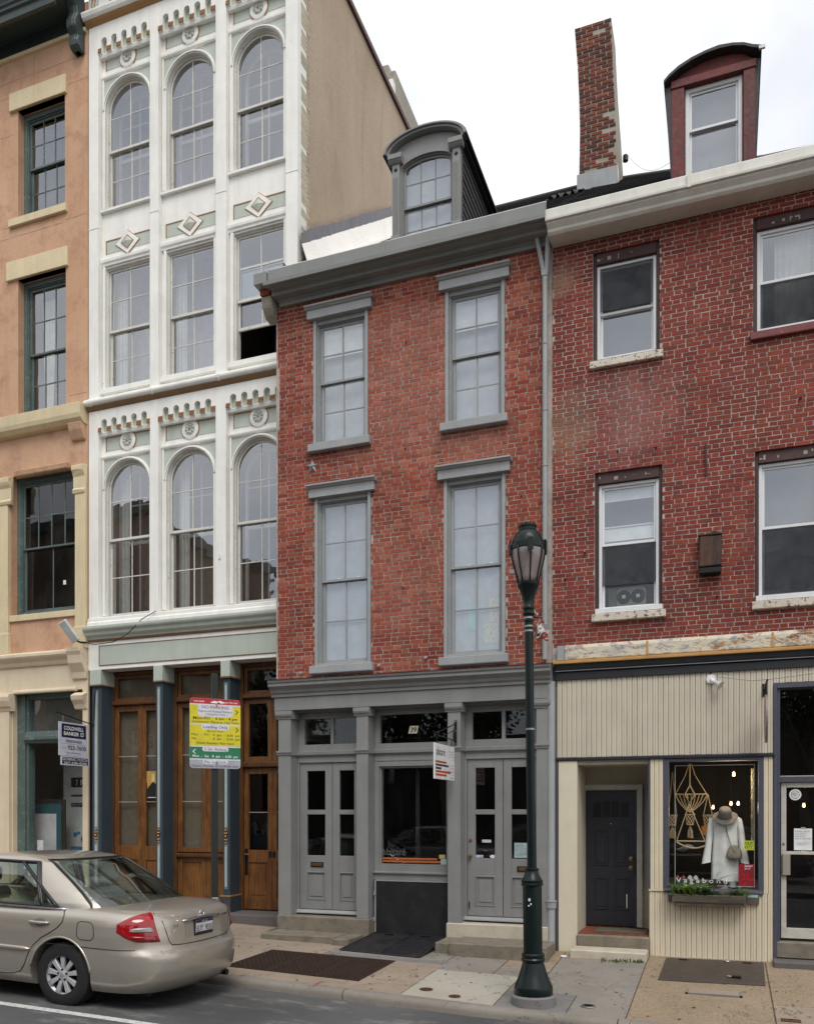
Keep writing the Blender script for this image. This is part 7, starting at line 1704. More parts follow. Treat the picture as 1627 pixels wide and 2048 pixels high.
splate('red_band', RD, rr_poly(SWd, .066, .045, 0, h2-.033, corners=(1, 1, 0, 0)) if False else [(-w2, h2-.066), (w2, h2-.066), (w2, h2-.04), (w2-.012, h2-.014), (w2-.04, h2-.001), (-w2+.04, h2-.001), (-w2+.012, h2-.014), (-w2, h2-.04)], .0042, .0052, sg)
splate('yellow_band', Y, rc(-w2, w2, h2-.305, h2-.082), .0042, .0052, sg); splate('yellow_band', Y, rc(-w2, w2, h2-.570, h2-.322), .0042, .0052, sg); splate('green_band', GR, rc(-w2, w2, h2-.728, h2-.588), .0042, .0052, sg)
splate('grey_band', flat('sign_grey', (.36, .36, .42)), [(-w2, h2-.745), (w2, h2-.745), (w2, -h2+.04), (w2-.03, -h2+.002), (-w2+.03, -h2+.002), (-w2, -h2+.04)], .0042, .0052, sg)
splate('white_shield', W_, rr_poly(.43, .15, .045, 0, h2-.145), .0054, .0060, sg); splate('white_shield', W_, rr_poly(.34, .062, .025, 0, h2-.348), .0054, .0060, sg); splate('white_shield', W_, rr_poly(.32, .056, .025, 0, h2-.612), .0054, .0060, sg); splate('white_shield', W_, rr_poly(.31, .055, .025, 0, h2-.765), .0054, .0060, sg)
def stx(s, x, z, size, mat, width=None, align='LEFT', bold=.0):
    p = Vector((sx, sy, SZ+h2-z))+xd*x+nd*.0066; return text(s, size, mat, sg, p, xd, (0, 0, 1), align, width, bold, lift=.0)
stx('TOW ZONE', -.265, .048, .024, 'white_pl', .13, bold=.02); stx('1-800-395-3636', .10, .048, .022, 'white_pl', .17, bold=.02)
stx('NO PARKING', 0, .122, .052, MAR, .33, 'CENTER', .008); stx('Registered Package Delivery', 0, .165, .034, DKB, .41, 'CENTER'); stx('Companies Only', 0, .200, .032, DKB, .24, 'CENTER')
stx('Mon-Fri', -.27, .255, .046, DKB, .20, bold=.015); stx('6 am - 4 pm', .0, .255, .046, DKB, .27, bold=.015); stx('Contractor Placards Not Valid', 0, .295, .036, DKB, .57, 'CENTER', .005)
stx('Loading Only', 0, .36, .048, DKB, .30, 'CENTER', .005); stx('30 min limit', 0, .405, .034, DKB, .20, 'CENTER')
stx('Mon  -  Fri', -.29, .452, .040, DKB, .205); stx('4  pm  -  6:30  pm', -.03, .452, .040, DKB, .33, bold=.005); stx('Sat', -.29, .498, .040, DKB, .06); stx('8  am  -  6:30  pm', -.03, .498, .040, DKB, .33, bold=.005); stx('Kiosk Receipt Not Valid', 0, .552, .040, DKB, .45, 'CENTER', .005)
stx('2  Hr  Parking', 0, .628, .040, DKB, .27, 'CENTER'); stx('Mon  -  Sat   8  am  -  6:30  pm', 0, .712, .042, 'white_pl', .55, 'CENTER', .012); stx('Pay at Kiosk', 0, .782, .042, DKB, .26, 'CENTER'); stx('Display Receipt on curbside dash', 0, .828, .036, DKB, .57, 'CENTER')
for (x, z, d, mt) in ((.26, .15, 1, DKB), (.265, .37, 1, DKB), (-.255, .645, -1, M['white_pl'])):
    q = [(-.02, .028), (-.008, .028), (.022, 0), (-.008, -.028), (-.02, -.028), (.008, 0)]; splate('arrow', mt, [(x+d*a, h2-z+b) for a, b in q], .0056, .0066, sg)
splate('tow_truck_mark', 'white_pl', [(-.10+.035, h2-.052), (-.02+.035, h2-.056), (.0+.035, h2-.038), (.03+.035, h2-.054), (.085+.035, h2-.05), (.06+.035, h2-.034), (.02+.035, h2-.022), (-.01+.035, h2-.034), (-.05+.035, h2-.026), (-.08+.035, h2-.038)][::1], .0054, .0062, sg)
for z in (-.075, -.775): o = MB(); obox(o, (.015, SZ+h2+z), .026, .026, .012, .005); o.build('bolt', 'steel', t, bev=.006)

# ================================================================== HANGING SIGNS
NAVY = flat('navy_board', (.012, .012, .055)); BX = -10.37
t = thing('realtor_sign', 'white and navy estate agent sign hanging from a bracket by the blue column', 'sign', (BX, .2, 3.3))
MB().tube([(BX, .66, 4.02), (BX, .63, 3.55), (BX, .60, 3.36)], .012, 8).build('wall_strut', 'iron', t); MB().tube([(BX, .64, 3.40), (BX, -.26, 3.53)], .010, 8).build('arm', 'iron', t); MB().lathe([(0, -.02), (.018, 0), (0, .02)], (BX, -.27, 3.535), 8).build('finial', 'iron', t)
for y, z in ((-.12, 3.51), (.38, 3.44)): MB().tube([(BX, y, z), (BX, y, z-.11)], .005, 6).build('hook', 'steel', t)
zt = 3.385
def wq(y0, y1, z0, z1, mat, nm, par, x=.0): return B(nm, mat, par, BX-.008+x, BX+.006+x, y0, y1, z0, z1)
bd = wq(-.22, .46, zt-.56, zt, flat('sign_pale', (.58, .60, .68)), 'board', t); B('header_block', NAVY, bd, BX+.0062, BX+.0072, -.16, .42, zt-.255, zt-.025)
ft = wq(-.17, .50, zt-.72, zt-.565, flat('sign_pale', (.58, .60, .68)), 'rider_board', t); B('rider_block', NAVY, ft, BX+.0062, BX+.0072, -.145, .475, zt-.70, zt-.585)
def rtx(s, y, z, size, mat, w, bold=0., par=None): return text(s, size, mat, par or bd, (BX+.0076, y, z), (0, 1, 0), (0, 0, 1), width=w, bold=bold)
rtx('COLDWELL', -.11, zt-.125, .085, 'white_pl', .47, .03); rtx('BANKER', -.11, zt-.215, .085, 'white_pl', .36, .03)
m = MB(); 
for q in ((.29, .305, -.215, -.15), (.345, .36, -.215, -.15), (.305, .345, -.165, -.15), (.305, .345, -.215, -.20)): m.box(BX+.0073, BX+.008, q[0], q[1], zt+q[2], zt+q[3])
m.build('square_mark', 'white_pl', bd)
rtx('PREFERRED', -.06, zt-.335, .06, DKB, .38, .01); B('rule', 'lettergrey', bd, BX+.0062, BX+.0074, -.16, .43, zt-.362, zt-.357); rtx('(215)', -.15, zt-.44, .045, 'lettergrey', .10); rtx('923-7600', -.02, zt-.455, .10, DKB, .44, .012); rtx('www.CBPref.com', -.05, zt-.52, .036, DKB, .34)
rtx('DOMINIC FUSCIA', -.135, zt-.64, .065, 'white_pl', .60, .005, ft); rtx('267-238-4245', -.11, zt-.695, .055, 'white_pl', .55, .01, ft)

AX = -3.53
t = thing('shop_sign', 'white hanging shop sign with orange and grey bars on a scrolled iron bracket', 'sign', (AX, -.6, 2.4))
m = MB(); m.box(AX-.018, AX+.018, -.118, -.104, 2.80, 3.15); m.build('wall_plate', 'iron', t, bev=.003)
for z in (2.82, 3.0, 3.13): MB().lathe([(0, -.012), (.01, -.010), (.012, 0)], (AX, -.118, z), 10, 'y').build('screw', 'steel', t)
MB().tube([(AX, -.115, 3.10), (AX, -.6, 2.98), (AX, -1.06, 2.885)], .008, 8).build('upper_arm', 'iron', t); MB().tube([(AX, -.115, 2.86), (AX, -1.06, 2.88)], .008, 8).build('lower_arm', 'iron', t); MB().tube([(AX, -.115, 3.02), (AX, -.72, 2.87)], .006, 8).build('brace', 'iron', t)
MB().tube([(AX, -.12-.06*math.sin(a*.6)*1.2, 3.06-a*.045) for a in range(6)], .012, 8).build('scroll', 'iron', t, smooth='all')
for y in (-.30, -.92):
    for k in range(3): MB().tube([(AX+(.0 if k % 2 else .010*math.cos(6.2832*i/10)), y+(.010*math.cos(6.2832*i/10) if k % 2 else 0), 2.842-k*.030+.018*math.sin(6.2832*i/10)) for i in range(10)], .003, 5, True).build('chain_link', 'iron', t)
bd = B('board', 'white_pl', t, AX-.010, AX+.010, -1.05, -.19, 2.30, 2.765, bev=.002)
def atx(s, y, z, size, mat, w, bold=0.): return text(s, size, mat, bd, (AX+.0105, y, z), (0, 1, 0), (0, 0, 1), width=w, bold=bold)
atx('abitaré', -.99, 2.615, .15, DKB, .37)
OR = flat('sign_orange', (.52, .085, .012)); DG = flat('sign_slate', (.045, .05, .055))
for i, (w_, mt) in enumerate(((.46, OR), (.56, DG), (.24, DG), (.66, OR), (.47, OR))): B('colour_bar', mt, bd, AX+.0102, AX+.0112, -1.02, -1.02+w_, 2.515-i*.043, 2.543-i*.043)
for i in range(5): B('fine_print', 'lettergrey', bd, AX+.0102, AX+.0112, -.23-(.10, .12, .30, .06, .16)[i], -.22, 2.500-i*.043, 2.507-i*.043)
for i in range(4): B('fine_print', 'lettergrey', bd, AX+.0102, AX+.0112, -.46+(.16 if i == 3 else 0), -.23, 2.685-i*.034, 2.691-i*.034)

# ================================================================== CAR
def carpaint():
    t = NT('champagne_metallic'); oc = t.n('ShaderNodeTexCoord').outputs['Object']
    fl = t.noise(900., 2, .5, vec=oc)
    c = t.mix(t.rng(fl, .35, .65), (.41, .37, .315), (.55, .50, .435))
    sep = t.n('ShaderNodeSeparateXYZ'); t.put(sep.inputs[0], oc)
    du = t.math('MULTIPLY', t.rng(sep.outputs[2], .15, .55, 1., 0.), t.rng(t.noise(5., 6, .7, vec=oc), .3, .7, .2, .6))
    c = t.mix(du, c, (.16, .135, .105))
    return t.done(t.bsdf(c, .33, .62, None, Coat_Weight=1., Coat_Roughness=.03))
M['carpaint'] = carpaint()
tt = NT('tinted_car_glass'); gl = tt.n('ShaderNodeBsdfGlossy'); gl.inputs['Roughness'].default_value = .01; tr = tt.n('ShaderNodeBsdfTransparent'); tr.inputs['Color'].default_value = (.66, .75, .71, 1)
fr = tt.n('ShaderNodeFresnel'); x1 = tt.n('ShaderNodeMixShader'); tt.put(fr.inputs['IOR'], tt.rng(tt.n('ShaderNodeNewGeometry').outputs['Backfacing'], 0., 1., 1.5, .6667)); tt.put(x1.inputs[0], tt.rng(fr.outputs[0], .04, 1., .14, 1.)); tt.put(x1.inputs[1], tr.outputs[0]); tt.put(x1.inputs[2], gl.outputs[0]); M['carglass'] = tt.done(x1.outputs[0])
M['lens_red'] = plain('red_lens', (.30, .003, .006), .1, 0., Coat_Weight=.8); M['lens_dark'] = plain('dark_red_lens', (.20, .004, .006), .12, 0., Coat_Weight=.8); M['lens_clear'] = plain('clear_ribbed_lens', (.34, .33, .33), .25, .4); M['trim_black'] = plain('black_window_trim', (.012, .012, .013), .35); M['seat'] = plain('grey_cloth_seat', (.26, .25, .23), .9); M['tyre'] = plain('tyre_rubber', (.012, .012, .012), .8); M['alloy'] = plain('silver_alloy', (.48, .49, .51), .38, .25); M['under'] = plain('black_underbody', (.01, .01, .01), .8)
WC, LR, LF, NP = .8975, .75, .95, 3.3; LEN = 4.805
TOP = [(-4.9, .68), (-4.5, .80), (-4.0, .90), (-3.2, .945), (-1.5, .975), (-.9, .985), (-.3, .985), (0, .97)]
INS = [(0, .07, .12), (.06, .035, .06), (.14, .012, .015), (.28, 0, .0), (.44, -.002, .0), (.50, .0, .012), (.535, .003, .055), (.56, .004, .065), (.70, .010, .075), (.85, .026, .09), (.93, .05, .105), (.975, .085, .13), (1.0, .13, .18)]
def ins(v): return interp(v, [(a, b) for a, b, c in INS]), interp(v, [(a, c) for a, b, c in INS])
def BP(k, v, extra=0.):
    """body point: k in 0..1 runs round the plan outline from rear centre along one side to the front centre"""
    iy, ix = ins(min(v, 1)); w = WC-iy-extra
    if k < .35:
        th = k/.35*math.pi/2; c, s_ = max(0, math.cos(th))**(2/NP), max(0, math.sin(th))**(2/NP); x = -LR+(LR-ix-extra)*c; y = w*s_
    elif k < .65: x = lerp(-LR, -LEN+LF, (k-.35)/.30); y = w
    else:
        th = (1-k)/.35*math.pi/2; c, s_ = max(0, math.cos(th))**(2/2.6), max(0, math.sin(th))**(2/2.6); x = -LEN+LF-(LF-ix-extra)*c; y = w*s_
    zb = .20; z = lerp(zb, interp(x, TOP), v)
    return x, y, z
KS = [.35*(i/22)**1.0 for i in range(22)]+[.35+.30*i/40 for i in range(40)]+[.65+.35*i/18 for i in range(19)]
VS = [i/26 for i in range(27)]
m = MB(); ring_n = len(KS)*2-2
def ringpts(v, extra=0., dz=0.):
    a = [BP(k, v, extra) for k in KS]
    r = [(x, -y, z+dz) for x, y, z in a]+[(x, y, z+dz) for x, y, z in a[-2:0:-1]]
    return r
rows = [ringpts(v) for v in VS]+[ringpts(1, .06, .012), ringpts(1, .16, .024), ringpts(1, .34, .036), ringpts(1, .56, .044)]
for r in rows: m.v += r
for i in range(len(rows)-1):
    for j in range(ring_n): m.f.append((i*ring_n+j, i*ring_n+(j+1) % ring_n, (i+1)*ring_n+(j+1) % ring_n, (i+1)*ring_n+j))
m.f.append(tuple(range(ring_n-1, -1, -1))); m.f.append(tuple((len(rows)-1)*ring_n+j for j in range(ring_n)))
car = thing('sedan_car', 'champagne silver four-door sedan parked at the kerb, cut off by the left edge', 'car', (0, 0, 0)); WORLD.pop(car.name)
bx = m.build('tmp_body', 'carpaint')
AXR, AXF, WR = -1.13, -3.85, .326
cuts = []
for ax in (AXR, AXF):
    c = MB().lathe([(0, -1.2), (.372, -1.2), (.372, 1.2), (0, 1.2)], (ax, 0, WR+.005), 40, 'y').build('tmp_cut', None); cuts.append(c)
    md_ = bx.modifiers.new('cut', 'BOOLEAN'); md_.operation = 'DIFFERENCE'; md_.object = c; md_.solver = 'EXACT'
dg = bpy.context.evaluated_depsgraph_get(); me = bpy.data.meshes.new_from_object(bx.evaluated_get(dg)); me.name = 'body'
for o in [bx]+cuts: bpy.data.objects.remove(o)
me.polygons.foreach_set('use_smooth', [True]*len(me.polygons)); me.set_sharp_from_angle(angle=R(32))
me.materials.clear(); body = link('body', me, 'carpaint', car)
# greenhouse
GT = [(0, -.56, -3.62, .812, .955), (.12, -.68, -3.48, .808, 1.03), (.3, -.88, -3.27, .775, 1.14), (.5, -1.09, -3.04, .725, 1.25), (.7, -1.30, -2.82, .672, 1.35), (.83, -1.42, -2.66, .635, 1.41), (.92, -1.56, -2.52, .585, 1.448), (1, -1.74, -2.40, .49, 1.472)]
def gt(t): return [interp(t, [(r[0], r[i]) for r in GT]) for i in (1, 2, 3, 4)]
NG = 4.2
def GP(a, t, off=0.):
    xr, xf, hw, z = gt(t); xm, hl = (xr+xf)/2, (xr-xf)/2; c, s_ = math.cos(a), math.sin(a)
    return (xm+(hl+off)*math.copysign(abs(c)**(2/NG), c), (hw+off)*math.copysign(abs(s_)**(2/NG), s_), z)
def gside(x, t, side, off=0.):
    xr, xf, hw, z = gt(t); xm, hl = (xr+xf)/2, (xr-xf)/2
    return (x, side*(hw*max(0, 1-abs((x-xm)/hl)**NG)**(1/NG)+off), z+off*.35)
def grear(y, t, off=0.):
    xr, xf, hw, z = gt(t); xm, hl = (xr+xf)/2, (xr-xf)/2
    return (xm+hl*max(0, 1-abs(y/hw)**NG)**(1/NG)+off*.7, y, z+off*.7)
def gfront(y, t, off=0.):
    xr, xf, hw, z = gt(t); xm, hl = (xr+xf)/2, (xr-xf)/2
    return (xm-hl*max(0, 1-abs(y/hw)**NG)**(1/NG)-off*.7, y, z+off*.7)
# side glass limits in x as functions of t: (door glass, quarter light)
sg_rear = lambda t: lerp(-1.20, -1.86, (t/.82)**.9) if t < .82 else -1.86
mid_bar = lambda t: lerp(-1.42, -1.66, t/.82)
front_lim = lambda t: lerp(-3.30, -2.72, t/.82)
def in_side(x, t): return .05 < t < .83 and front_lim(t)+.05 < x < sg_rear(t)-.05 and not (-2.42 < x < -2.32)
def in_rear(y, t): return .05 < t < .86 and abs(y) < lerp(.70, .50, t)
m = MB(); na = 160; ts = [i/40 for i in range(41)]
for t_ in ts:
    for i in range(na): m.v.append(GP(6.28319*i/na, t_))
for j in range(40):
    for i in range(na):
        q = (j*na+i, j*na+(i+1) % na, (j+1)*na+(i+1) % na, (j+1)*na+i); c = [sum(m.v[k][d] for k in q)/4 for d in range(3)]; t_ = (ts[j]+ts[j+1])/2
        xr, xf, hw, z = gt(t_)
        if in_side(c[0], t_) and abs(c[1]) > hw*.9: continue
        if c[0] > (xr+xf)/2+(xr-xf)/2*.86 and in_rear(c[1], t_): continue
        if c[0] < (xr+xf)/2-(xr-xf)/2*.86 and in_rear(c[1], t_): continue
        m.f.append(q)
b0 = len(m.v)
for e_, dz in ((.75, .006), (.4, .014), (.1, .018)):
    for i in range(na):
        p = GP(6.28319*i/na, 1); m.v.append((-2.1+(p[0]+2.1)*e_, p[1]*e_, p[2]+dz))
for j in range(3):
    s0 = 40*na if j == 0 else b0+(j-1)*na; s1 = b0+j*na
    for i in range(na): m.f.append((s0+i, s0+(i+1) % na, s1+(i+1) % na, s1+i))
m.f.append(tuple(b0+2*na+i for i in range(na)))
gh = m.build('cabin', 'carpaint', car, smooth=True)
def strip(fn, n=16, k=10): return MB().grid(fn, n, k)
for side in (-1, 1):
    for (xa, xb, nm) in ((lambda t: mid_bar(t)-.02, lambda t: -2.33, 'rear_door_glass'), (lambda t: sg_rear(t), lambda t: mid_bar(t)+.0, 'quarter_light'), (lambda t: -2.41, front_lim, 'front_door_glass')):
        g_ = strip(lambda u, v: gside(lerp(xb(lerp(.045, .82, v)), xa(lerp(.045, .82, v)), u), lerp(.045, .82, v), side, .003)).build(nm, 'carglass', car, smooth='all')
        bd_ = [(u, 0) for u in [i/10 for i in range(11)]]+[(1, v/10) for v in range(1, 11)]+[(1-u/10, 1) for u in range(1, 11)]+[(0, 1-v/10) for v in range(1, 10)]
        MB().tube([gside(lerp(xb(lerp(.045, .82, v)), xa(lerp(.045, .82, v)), u), lerp(.045, .82, v), side, .004) for u, v in bd_], .019, 6, True).build('window_trim', 'trim_black', g_, smooth='all')
    MB().tube([gside(lerp(-3.2, -1.14, i/20), .022, side, .012) for i in range(21)], .010, 6).build('chrome_strip', 'chrome', car, smooth='all')
for fn, nm in ((grear, 'rear_window'), (gfront, 'windscreen')):
    g_ = strip(lambda u, v: fn(lerp(-1, 1, u)*lerp(.73, .525, lerp(.035, .875, v)), lerp(.035, .875, v), .003), 24, 12).build(nm, 'carglass', car, smooth='all')
    bd_ = [(u/12, 0) for u in range(13)]+[(1, v/10) for v in range(1, 11)]+[(1-u/12, 1) for u in range(1, 13)]+[(0, 1-v/10) for v in range(1, 10)]
    MB().tube([fn(lerp(-1, 1, u)*lerp(.73, .525, lerp(.035, .875, v)), lerp(.035, .875, v), .002) for u, v in bd_], .016, 6, True).build('window_seal', 'trim_black', g_, smooth='all')
# interior
it = B('cabin_floor', 'under', car, -3.4, -.7, -.70, .70, .55, .60)
B('parcel_shelf', 'seat', car, -1.45, -.75, -.68, .68, .95, .985)
for (x, ys_) in ((-1.62, (-.42, .42)), (-2.55, (-.38, .38))):
    for y in ys_:
        st_ = MB().box(x-.10, x+.06, y-.26, y+.26, .60, 1.08).build('seat_back', 'seat', car, bev=.05)
        MB().box(x-.09, x+.03, y-.15, y+.15, 1.13, 1.31).build('headrest', 'seat', st_, bev=.045)
        for dy in (-.06, .06): MB().tube([(x-.03, y+dy, 1.06), (x-.03, y+dy, 1.16)], .008, 6).build('headrest_post', 'steel', st_)
B('dashboard', 'seat', car, -3.5, -3.1, -.68, .68, .80, .98, bev=.03)
MB().tube([(-2.95+.02*math.sin(6.2832*i/24), -.38+.19*math.cos(6.2832*i/24), .95+.18*math.sin(6.2832*i/24)) for i in range(24)], .014, 8, True).build('steering_wheel', 'trim_black', car)
# lights, seams, details on the body surface
def bo(k, v, off, side):
    x, y, z = BP(k, v); x2, y2, _ = BP(k+.004, v); tx, ty = x2-x, y2-y; l = math.hypot(tx, ty) or 1
    nx, ny = -ty/l, tx/l
    if nx*(x+2.4)+ny*y < 0: nx, ny = -nx, -ny
    return (x+nx*off, side*(y+ny*off), z)
def patch(k0, k1, zlo, zhi, off, side, nm, mat, par, n=22, kk=10, slant=0.):
    """patch on the body between outline positions k0..k1, height limits as functions of u; slant tilts the inner edge"""
    def fn(u, w):
        k = lerp(k0+slant*(w-.5), k1, u); top = interp(BP(k, .8)[0], TOP); v = (lerp(zlo(u), zhi(u), w)-.20)/(top-.20)
        e_ = min(1, 7*min(u, 1-u))*min(1, 7*min(w, 1-w)); return bo(k, v, off*(.2+.8*e_), side)
    return MB().grid(fn, n, kk).build(nm, mat, par, smooth='all')
for side in (-1, 1):
    # tail lamp: deep teardrop wrapping the corner
    lo_ = lambda u: .705+.012*u+.115*max(0, u-.45)**2*2.4; hi_ = lambda u: .984-.03*u-.10*max(0, u-.35)**2*1.8
    lamp = patch(.150, .300, lo_, hi_, .018, side, 'tail_lamp', 'lens_red', car, slant=.035)
    patch(.158, .262, lambda u: .800+.006*u+.02*max(0, u-.75), lambda u: .858-.012*u*u-.05*max(0, u-.7), .026, side, 'reverse_lens', 'lens_clear', lamp, slant=.01)
    patch(.142, .255, lambda u: lo_(u*.7)+.012, lambda u: .775, .024, side, 'indicator_lens', 'lens_dark', lamp, slant=.008)
    seam = lambda pts, nm, r=.0045, mat='trim_black': MB().tube(pts, r, 5).build(nm, mat, body, smooth='all')
    zv = lambda k, z: (z-.20)/(interp(BP(k, .8)[0], TOP)-.20)
    seam([bo(lerp(.232, .405, i/30), zv(lerp(.232, .405, i/30), .635-.004*math.sin(i*.1)), .0005, side) for i in range(31)], 'bumper_seam')
    # rear door shut line
    dl = [(.437, .985), (.431, .92), (.428, .86), (.432, .80), (.442, .74), (.452, .70), (.462, .64)]
    # map to x positions: from -1.12 at the belt forward round the wheel arch
    pts = [(-1.16, .96), (-1.13, .92), (-1.13, .86), (-1.18, .80), (-1.28, .735), (-1.38, .68), (-1.47, .60), (-1.535, .50), (-1.575, .40), (-1.63, .325), (-1.72, .295)]+[(-1.8-.1*i, .287) for i in range(18)]
    def atx_(x, z, off=.0005):
        k = .35+.30*(x+LR)/(-LEN+LF+LR); return bo(k, zv(k, z), off, side)
    seam([atx_(x, z) for x, z in pts], 'door_seam', .0055); seam([atx_(-2.38, z) for z in (.95, .8, .6, .4, .29)], 'door_seam', .0055); seam([atx_(-3.36, z) for z in (.93, .8, .6, .4, .29)], 'door_seam', .0055)
    # handles and moulding
    for hx in (-1.36, -2.62):
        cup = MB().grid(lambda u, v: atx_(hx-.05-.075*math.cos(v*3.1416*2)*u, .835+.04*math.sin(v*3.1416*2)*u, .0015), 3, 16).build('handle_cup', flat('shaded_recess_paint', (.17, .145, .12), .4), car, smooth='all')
        MB().tube([atx_(hx+.075-.25*i/8, .838-.004*math.sin(i*.4), .012+.022*math.sin(3.1416*i/8)) for i in range(9)], [.010, .014, .016, .016, .016, .016, .016, .014, .010], 8).build('door_handle', 'carpaint', cup, smooth='all')
    MB().tube([atx_(-1.50-1.75*i/24, .562+.0*i, .008) for i in range(25)], [.005]+[.021]*23+[.006], 8).build('side_moulding', 'carpaint', car, smooth='all')
    if side < 0:
        cx, cz = -.845, .79; fp_ = []
        for i in range(32):
            a = 6.2832*i/32; c, s_ = math.cos(a), math.sin(a); xx, z_ = cx+.098*math.copysign(abs(c)**.5, c)-.012*s_, cz+.088*math.copysign(abs(s_)**.5, s_); fp_.append(atx_(xx, z_, .0005))
        MB().tube(fp_, .004, 5, True).build('fuel_flap_seam', 'trim_black', body, smooth='all')
        # scraped paint round the rear arch and a dented crease
        sc_ = NT('scraped_paint'); n_ = sc_.noise(14., 6, .75); M['scrape'] = sc_.done(sc_.bsdf(sc_.ramp(n_, [(.35, (.34, .30, .25)), (.45, (.13, .18, .145)), (.55, (.30, .26, .21)), (.63, (.10, .06, .035)), (.7, (.36, .32, .27))]), .6))
        for (aa, bb, r0, r1) in ((118, 150, .385, .43), (151, 176, .380, .40)):
            MB().grid(lambda u, v: atx_(AXR+lerp(r0, r1, v)*math.cos(R(lerp(aa, bb, u))), WR+lerp(r0, r1, v)*math.sin(R(lerp(aa, bb, u))), .0015), 12, 4).build('scrape', 'scrape', body, smooth='all')
    # arch lips and wheels
    for ax in (AXR, AXF):
        MB().tube([atx_(ax+.375*math.cos(R(a)), WR+.006+.375*math.sin(R(a)), -.004) for a in range(8, 173, 6)], .012, 8).build('arch_lip', 'carpaint', body, smooth='all')
        yw = side*.76
        wh = MB().lathe([(.19, -.105), (.235, -.112), (.29, -.105), (.318, -.085), (WR, -.05), (WR, .05), (.318, .085), (.29, .105), (.235, .112), (.19, .105)], (ax, yw, WR), 44, 'y', False).build('wheel', 'tyre', car, smooth=True)
        o_ = side*.085
        MB().lathe([(.185, o_-side*.02), (.203, o_), (.208, o_+side*.018), (.214, o_+side*.020), (.216, o_+side*.006), (.212, o_-side*.06), (.15, o_-side*.08), (0, o_-side*.08)], (ax, yw, WR), 44, 'y', False).build('rim_barrel', 'alloy', wh, smooth=True)
        MB().lathe([(0, -side*.0), (.19, -side*.0)], (ax, yw+o_-side*.055, WR), 30, 'y').build('brake_shadow', 'under', wh)
        sp = MB()
        for i in range(9):
            a = R(40*i+12); c, s_ = math.cos(a), math.sin(a); v = []
            for r, hw_, dd in ((.045, .022, .004), (.10, .021, .010), (.16, .027, .008), (.206, .036, .002)):
                for sgn in (-1, 1): v.append((ax+r*c-sgn*hw_*s_, yw+o_+side*dd, WR+r*s_+sgn*hw_*c))
                for sgn in (-1, 1): v.append((ax+r*c-sgn*hw_*.8*s_, yw+o_-side*.03, WR+r*s_+sgn*hw_*.8*c))
            sp.add(v, [f for q in range(3) for f in ((q*4, q*4+4, q*4+5, q*4+1), (q*4+2, q*4+3, q*4+7, q*4+6), (q*4, q*4+2, q*4+6, q*4+4), (q*4+1, q*4+5, q*4+7, q*4+3))])
        sp.build('spokes', 'alloy', wh, bev=.004); MB().lathe([(0, side*.014), (.03, side*.014), (.052, side*.008), (.056, -side*.02)], (ax, yw+o_, WR), 24, 'y').build('hub', 'alloy', wh, smooth=True)
        MB().lathe([(0, side*.020), (.022, side*.018), (.028, side*.012)], (ax, yw+o_, WR), 18, 'y').build('hub_cap', flat('grey_cap', (.25, .25, .26), .3), wh)
        for i in range(5): a = R(72*i+20); MB().lathe([(0, side*.018), (.010, side*.016), (.013, -side*.005)], (ax+.053*math.cos(a), yw+o_, WR+.053*math.sin(a)), 8, 'y').build('wheel_nut', 'iron', wh)
        MB().lathe([(.36, -.02), (.372, 0), (.372, .14), (.0, .15)], (ax, side*.60, WR+.004), 32, 'y').build('wheel_well', 'under', body)
# boot lid lines, badge, plate
def rearp(y, z, off):
    best = None
    s_ = 1 if y >= 0 else -1; lo, hi = 0., .33
    v = (z-.20)/(.975-.20)
    for _ in range(30):
        k = (lo+hi)/2; yy = BP(k, v)[1]
        if yy < abs(y): lo = k
        else: hi = k
    x, yy, zz = BP((lo+hi)/2, v); return (x+off, y, zz)
lid_ = [(-.60, .97), (-.585, .90), (-.56, .80), (-.53, .70), (-.50, .665), (-.40, .655), (-.2, .650), (0, .648), (.2, .650), (.40, .655), (.50, .665), (.53, .70), (.56, .80), (.585, .90), (.60, .97)]
MB().tube([rearp(y, z, .0) for y, z in lid_], .005, 5).build('boot_seam', 'trim_black', body, smooth='all')
ng = MB().grid(lambda u, v: rearp(lerp(-.30, .30, u), lerp(.715, .865, v), .0015), 10, 4).build('plate_recess', flat('recess_shade_paint', (.27, .235, .19), .35), body, smooth='all')  # recess shade painted in as a darker body colour
MB().tube([tuple(rearp(lerp(-.34, .34, i/16), .882+.010*math.sin(3.1416*i/16), .012)) for i in range(17)], [.004]+[.015]*15+[.004], 8).build('chrome_garnish', 'chrome', body, smooth='all')
px0 = rearp(0, .79, .0)[0]+.012
plf = B('plate_frame', 'trim_black', car, px0-.012, px0+.006, -.165, .165, .71, .875, bev=.004)
plt = B('number_plate', flat('plate_white', (.60, .60, .60)), car, px0+.0062, px0+.0085, -.152, .152, .735, .865)
B('plate_band', NAVY, plt, px0+.0086, px0+.0092, -.152, .152, .838, .865); text('NEW YORK', .019, 'white_pl', plt, (px0+.0094, -.05, .844), (0, 1, 0), (0, 0, 1), width=.10, bold=.01); text('EUY  9035', .085, DKB, plt, (px0+.0090, -.14, .752), (0, 1, 0), (0, 0, 1), width=.28, bold=.012); B('plate_band', NAVY, plt, px0+.0086, px0+.0092, -.152, .152, .735, .746)
ex = rearp(0, .925, .0)[0]+.006
bdg = MB().lathe([(.034, .0), (.040, .004), (.045, .0)], (ex, 0, .925), 24, 'x', False).build('emblem_ring', 'chrome', car, smooth=True)
m = MB(); m.tube([(ex+.004, .013*math.cos(6.2832*i/16), .925+.036*math.sin(6.2832*i/16)) for i in range(16)], .004, 5, True); m.build('emblem_oval', 'chrome', bdg)
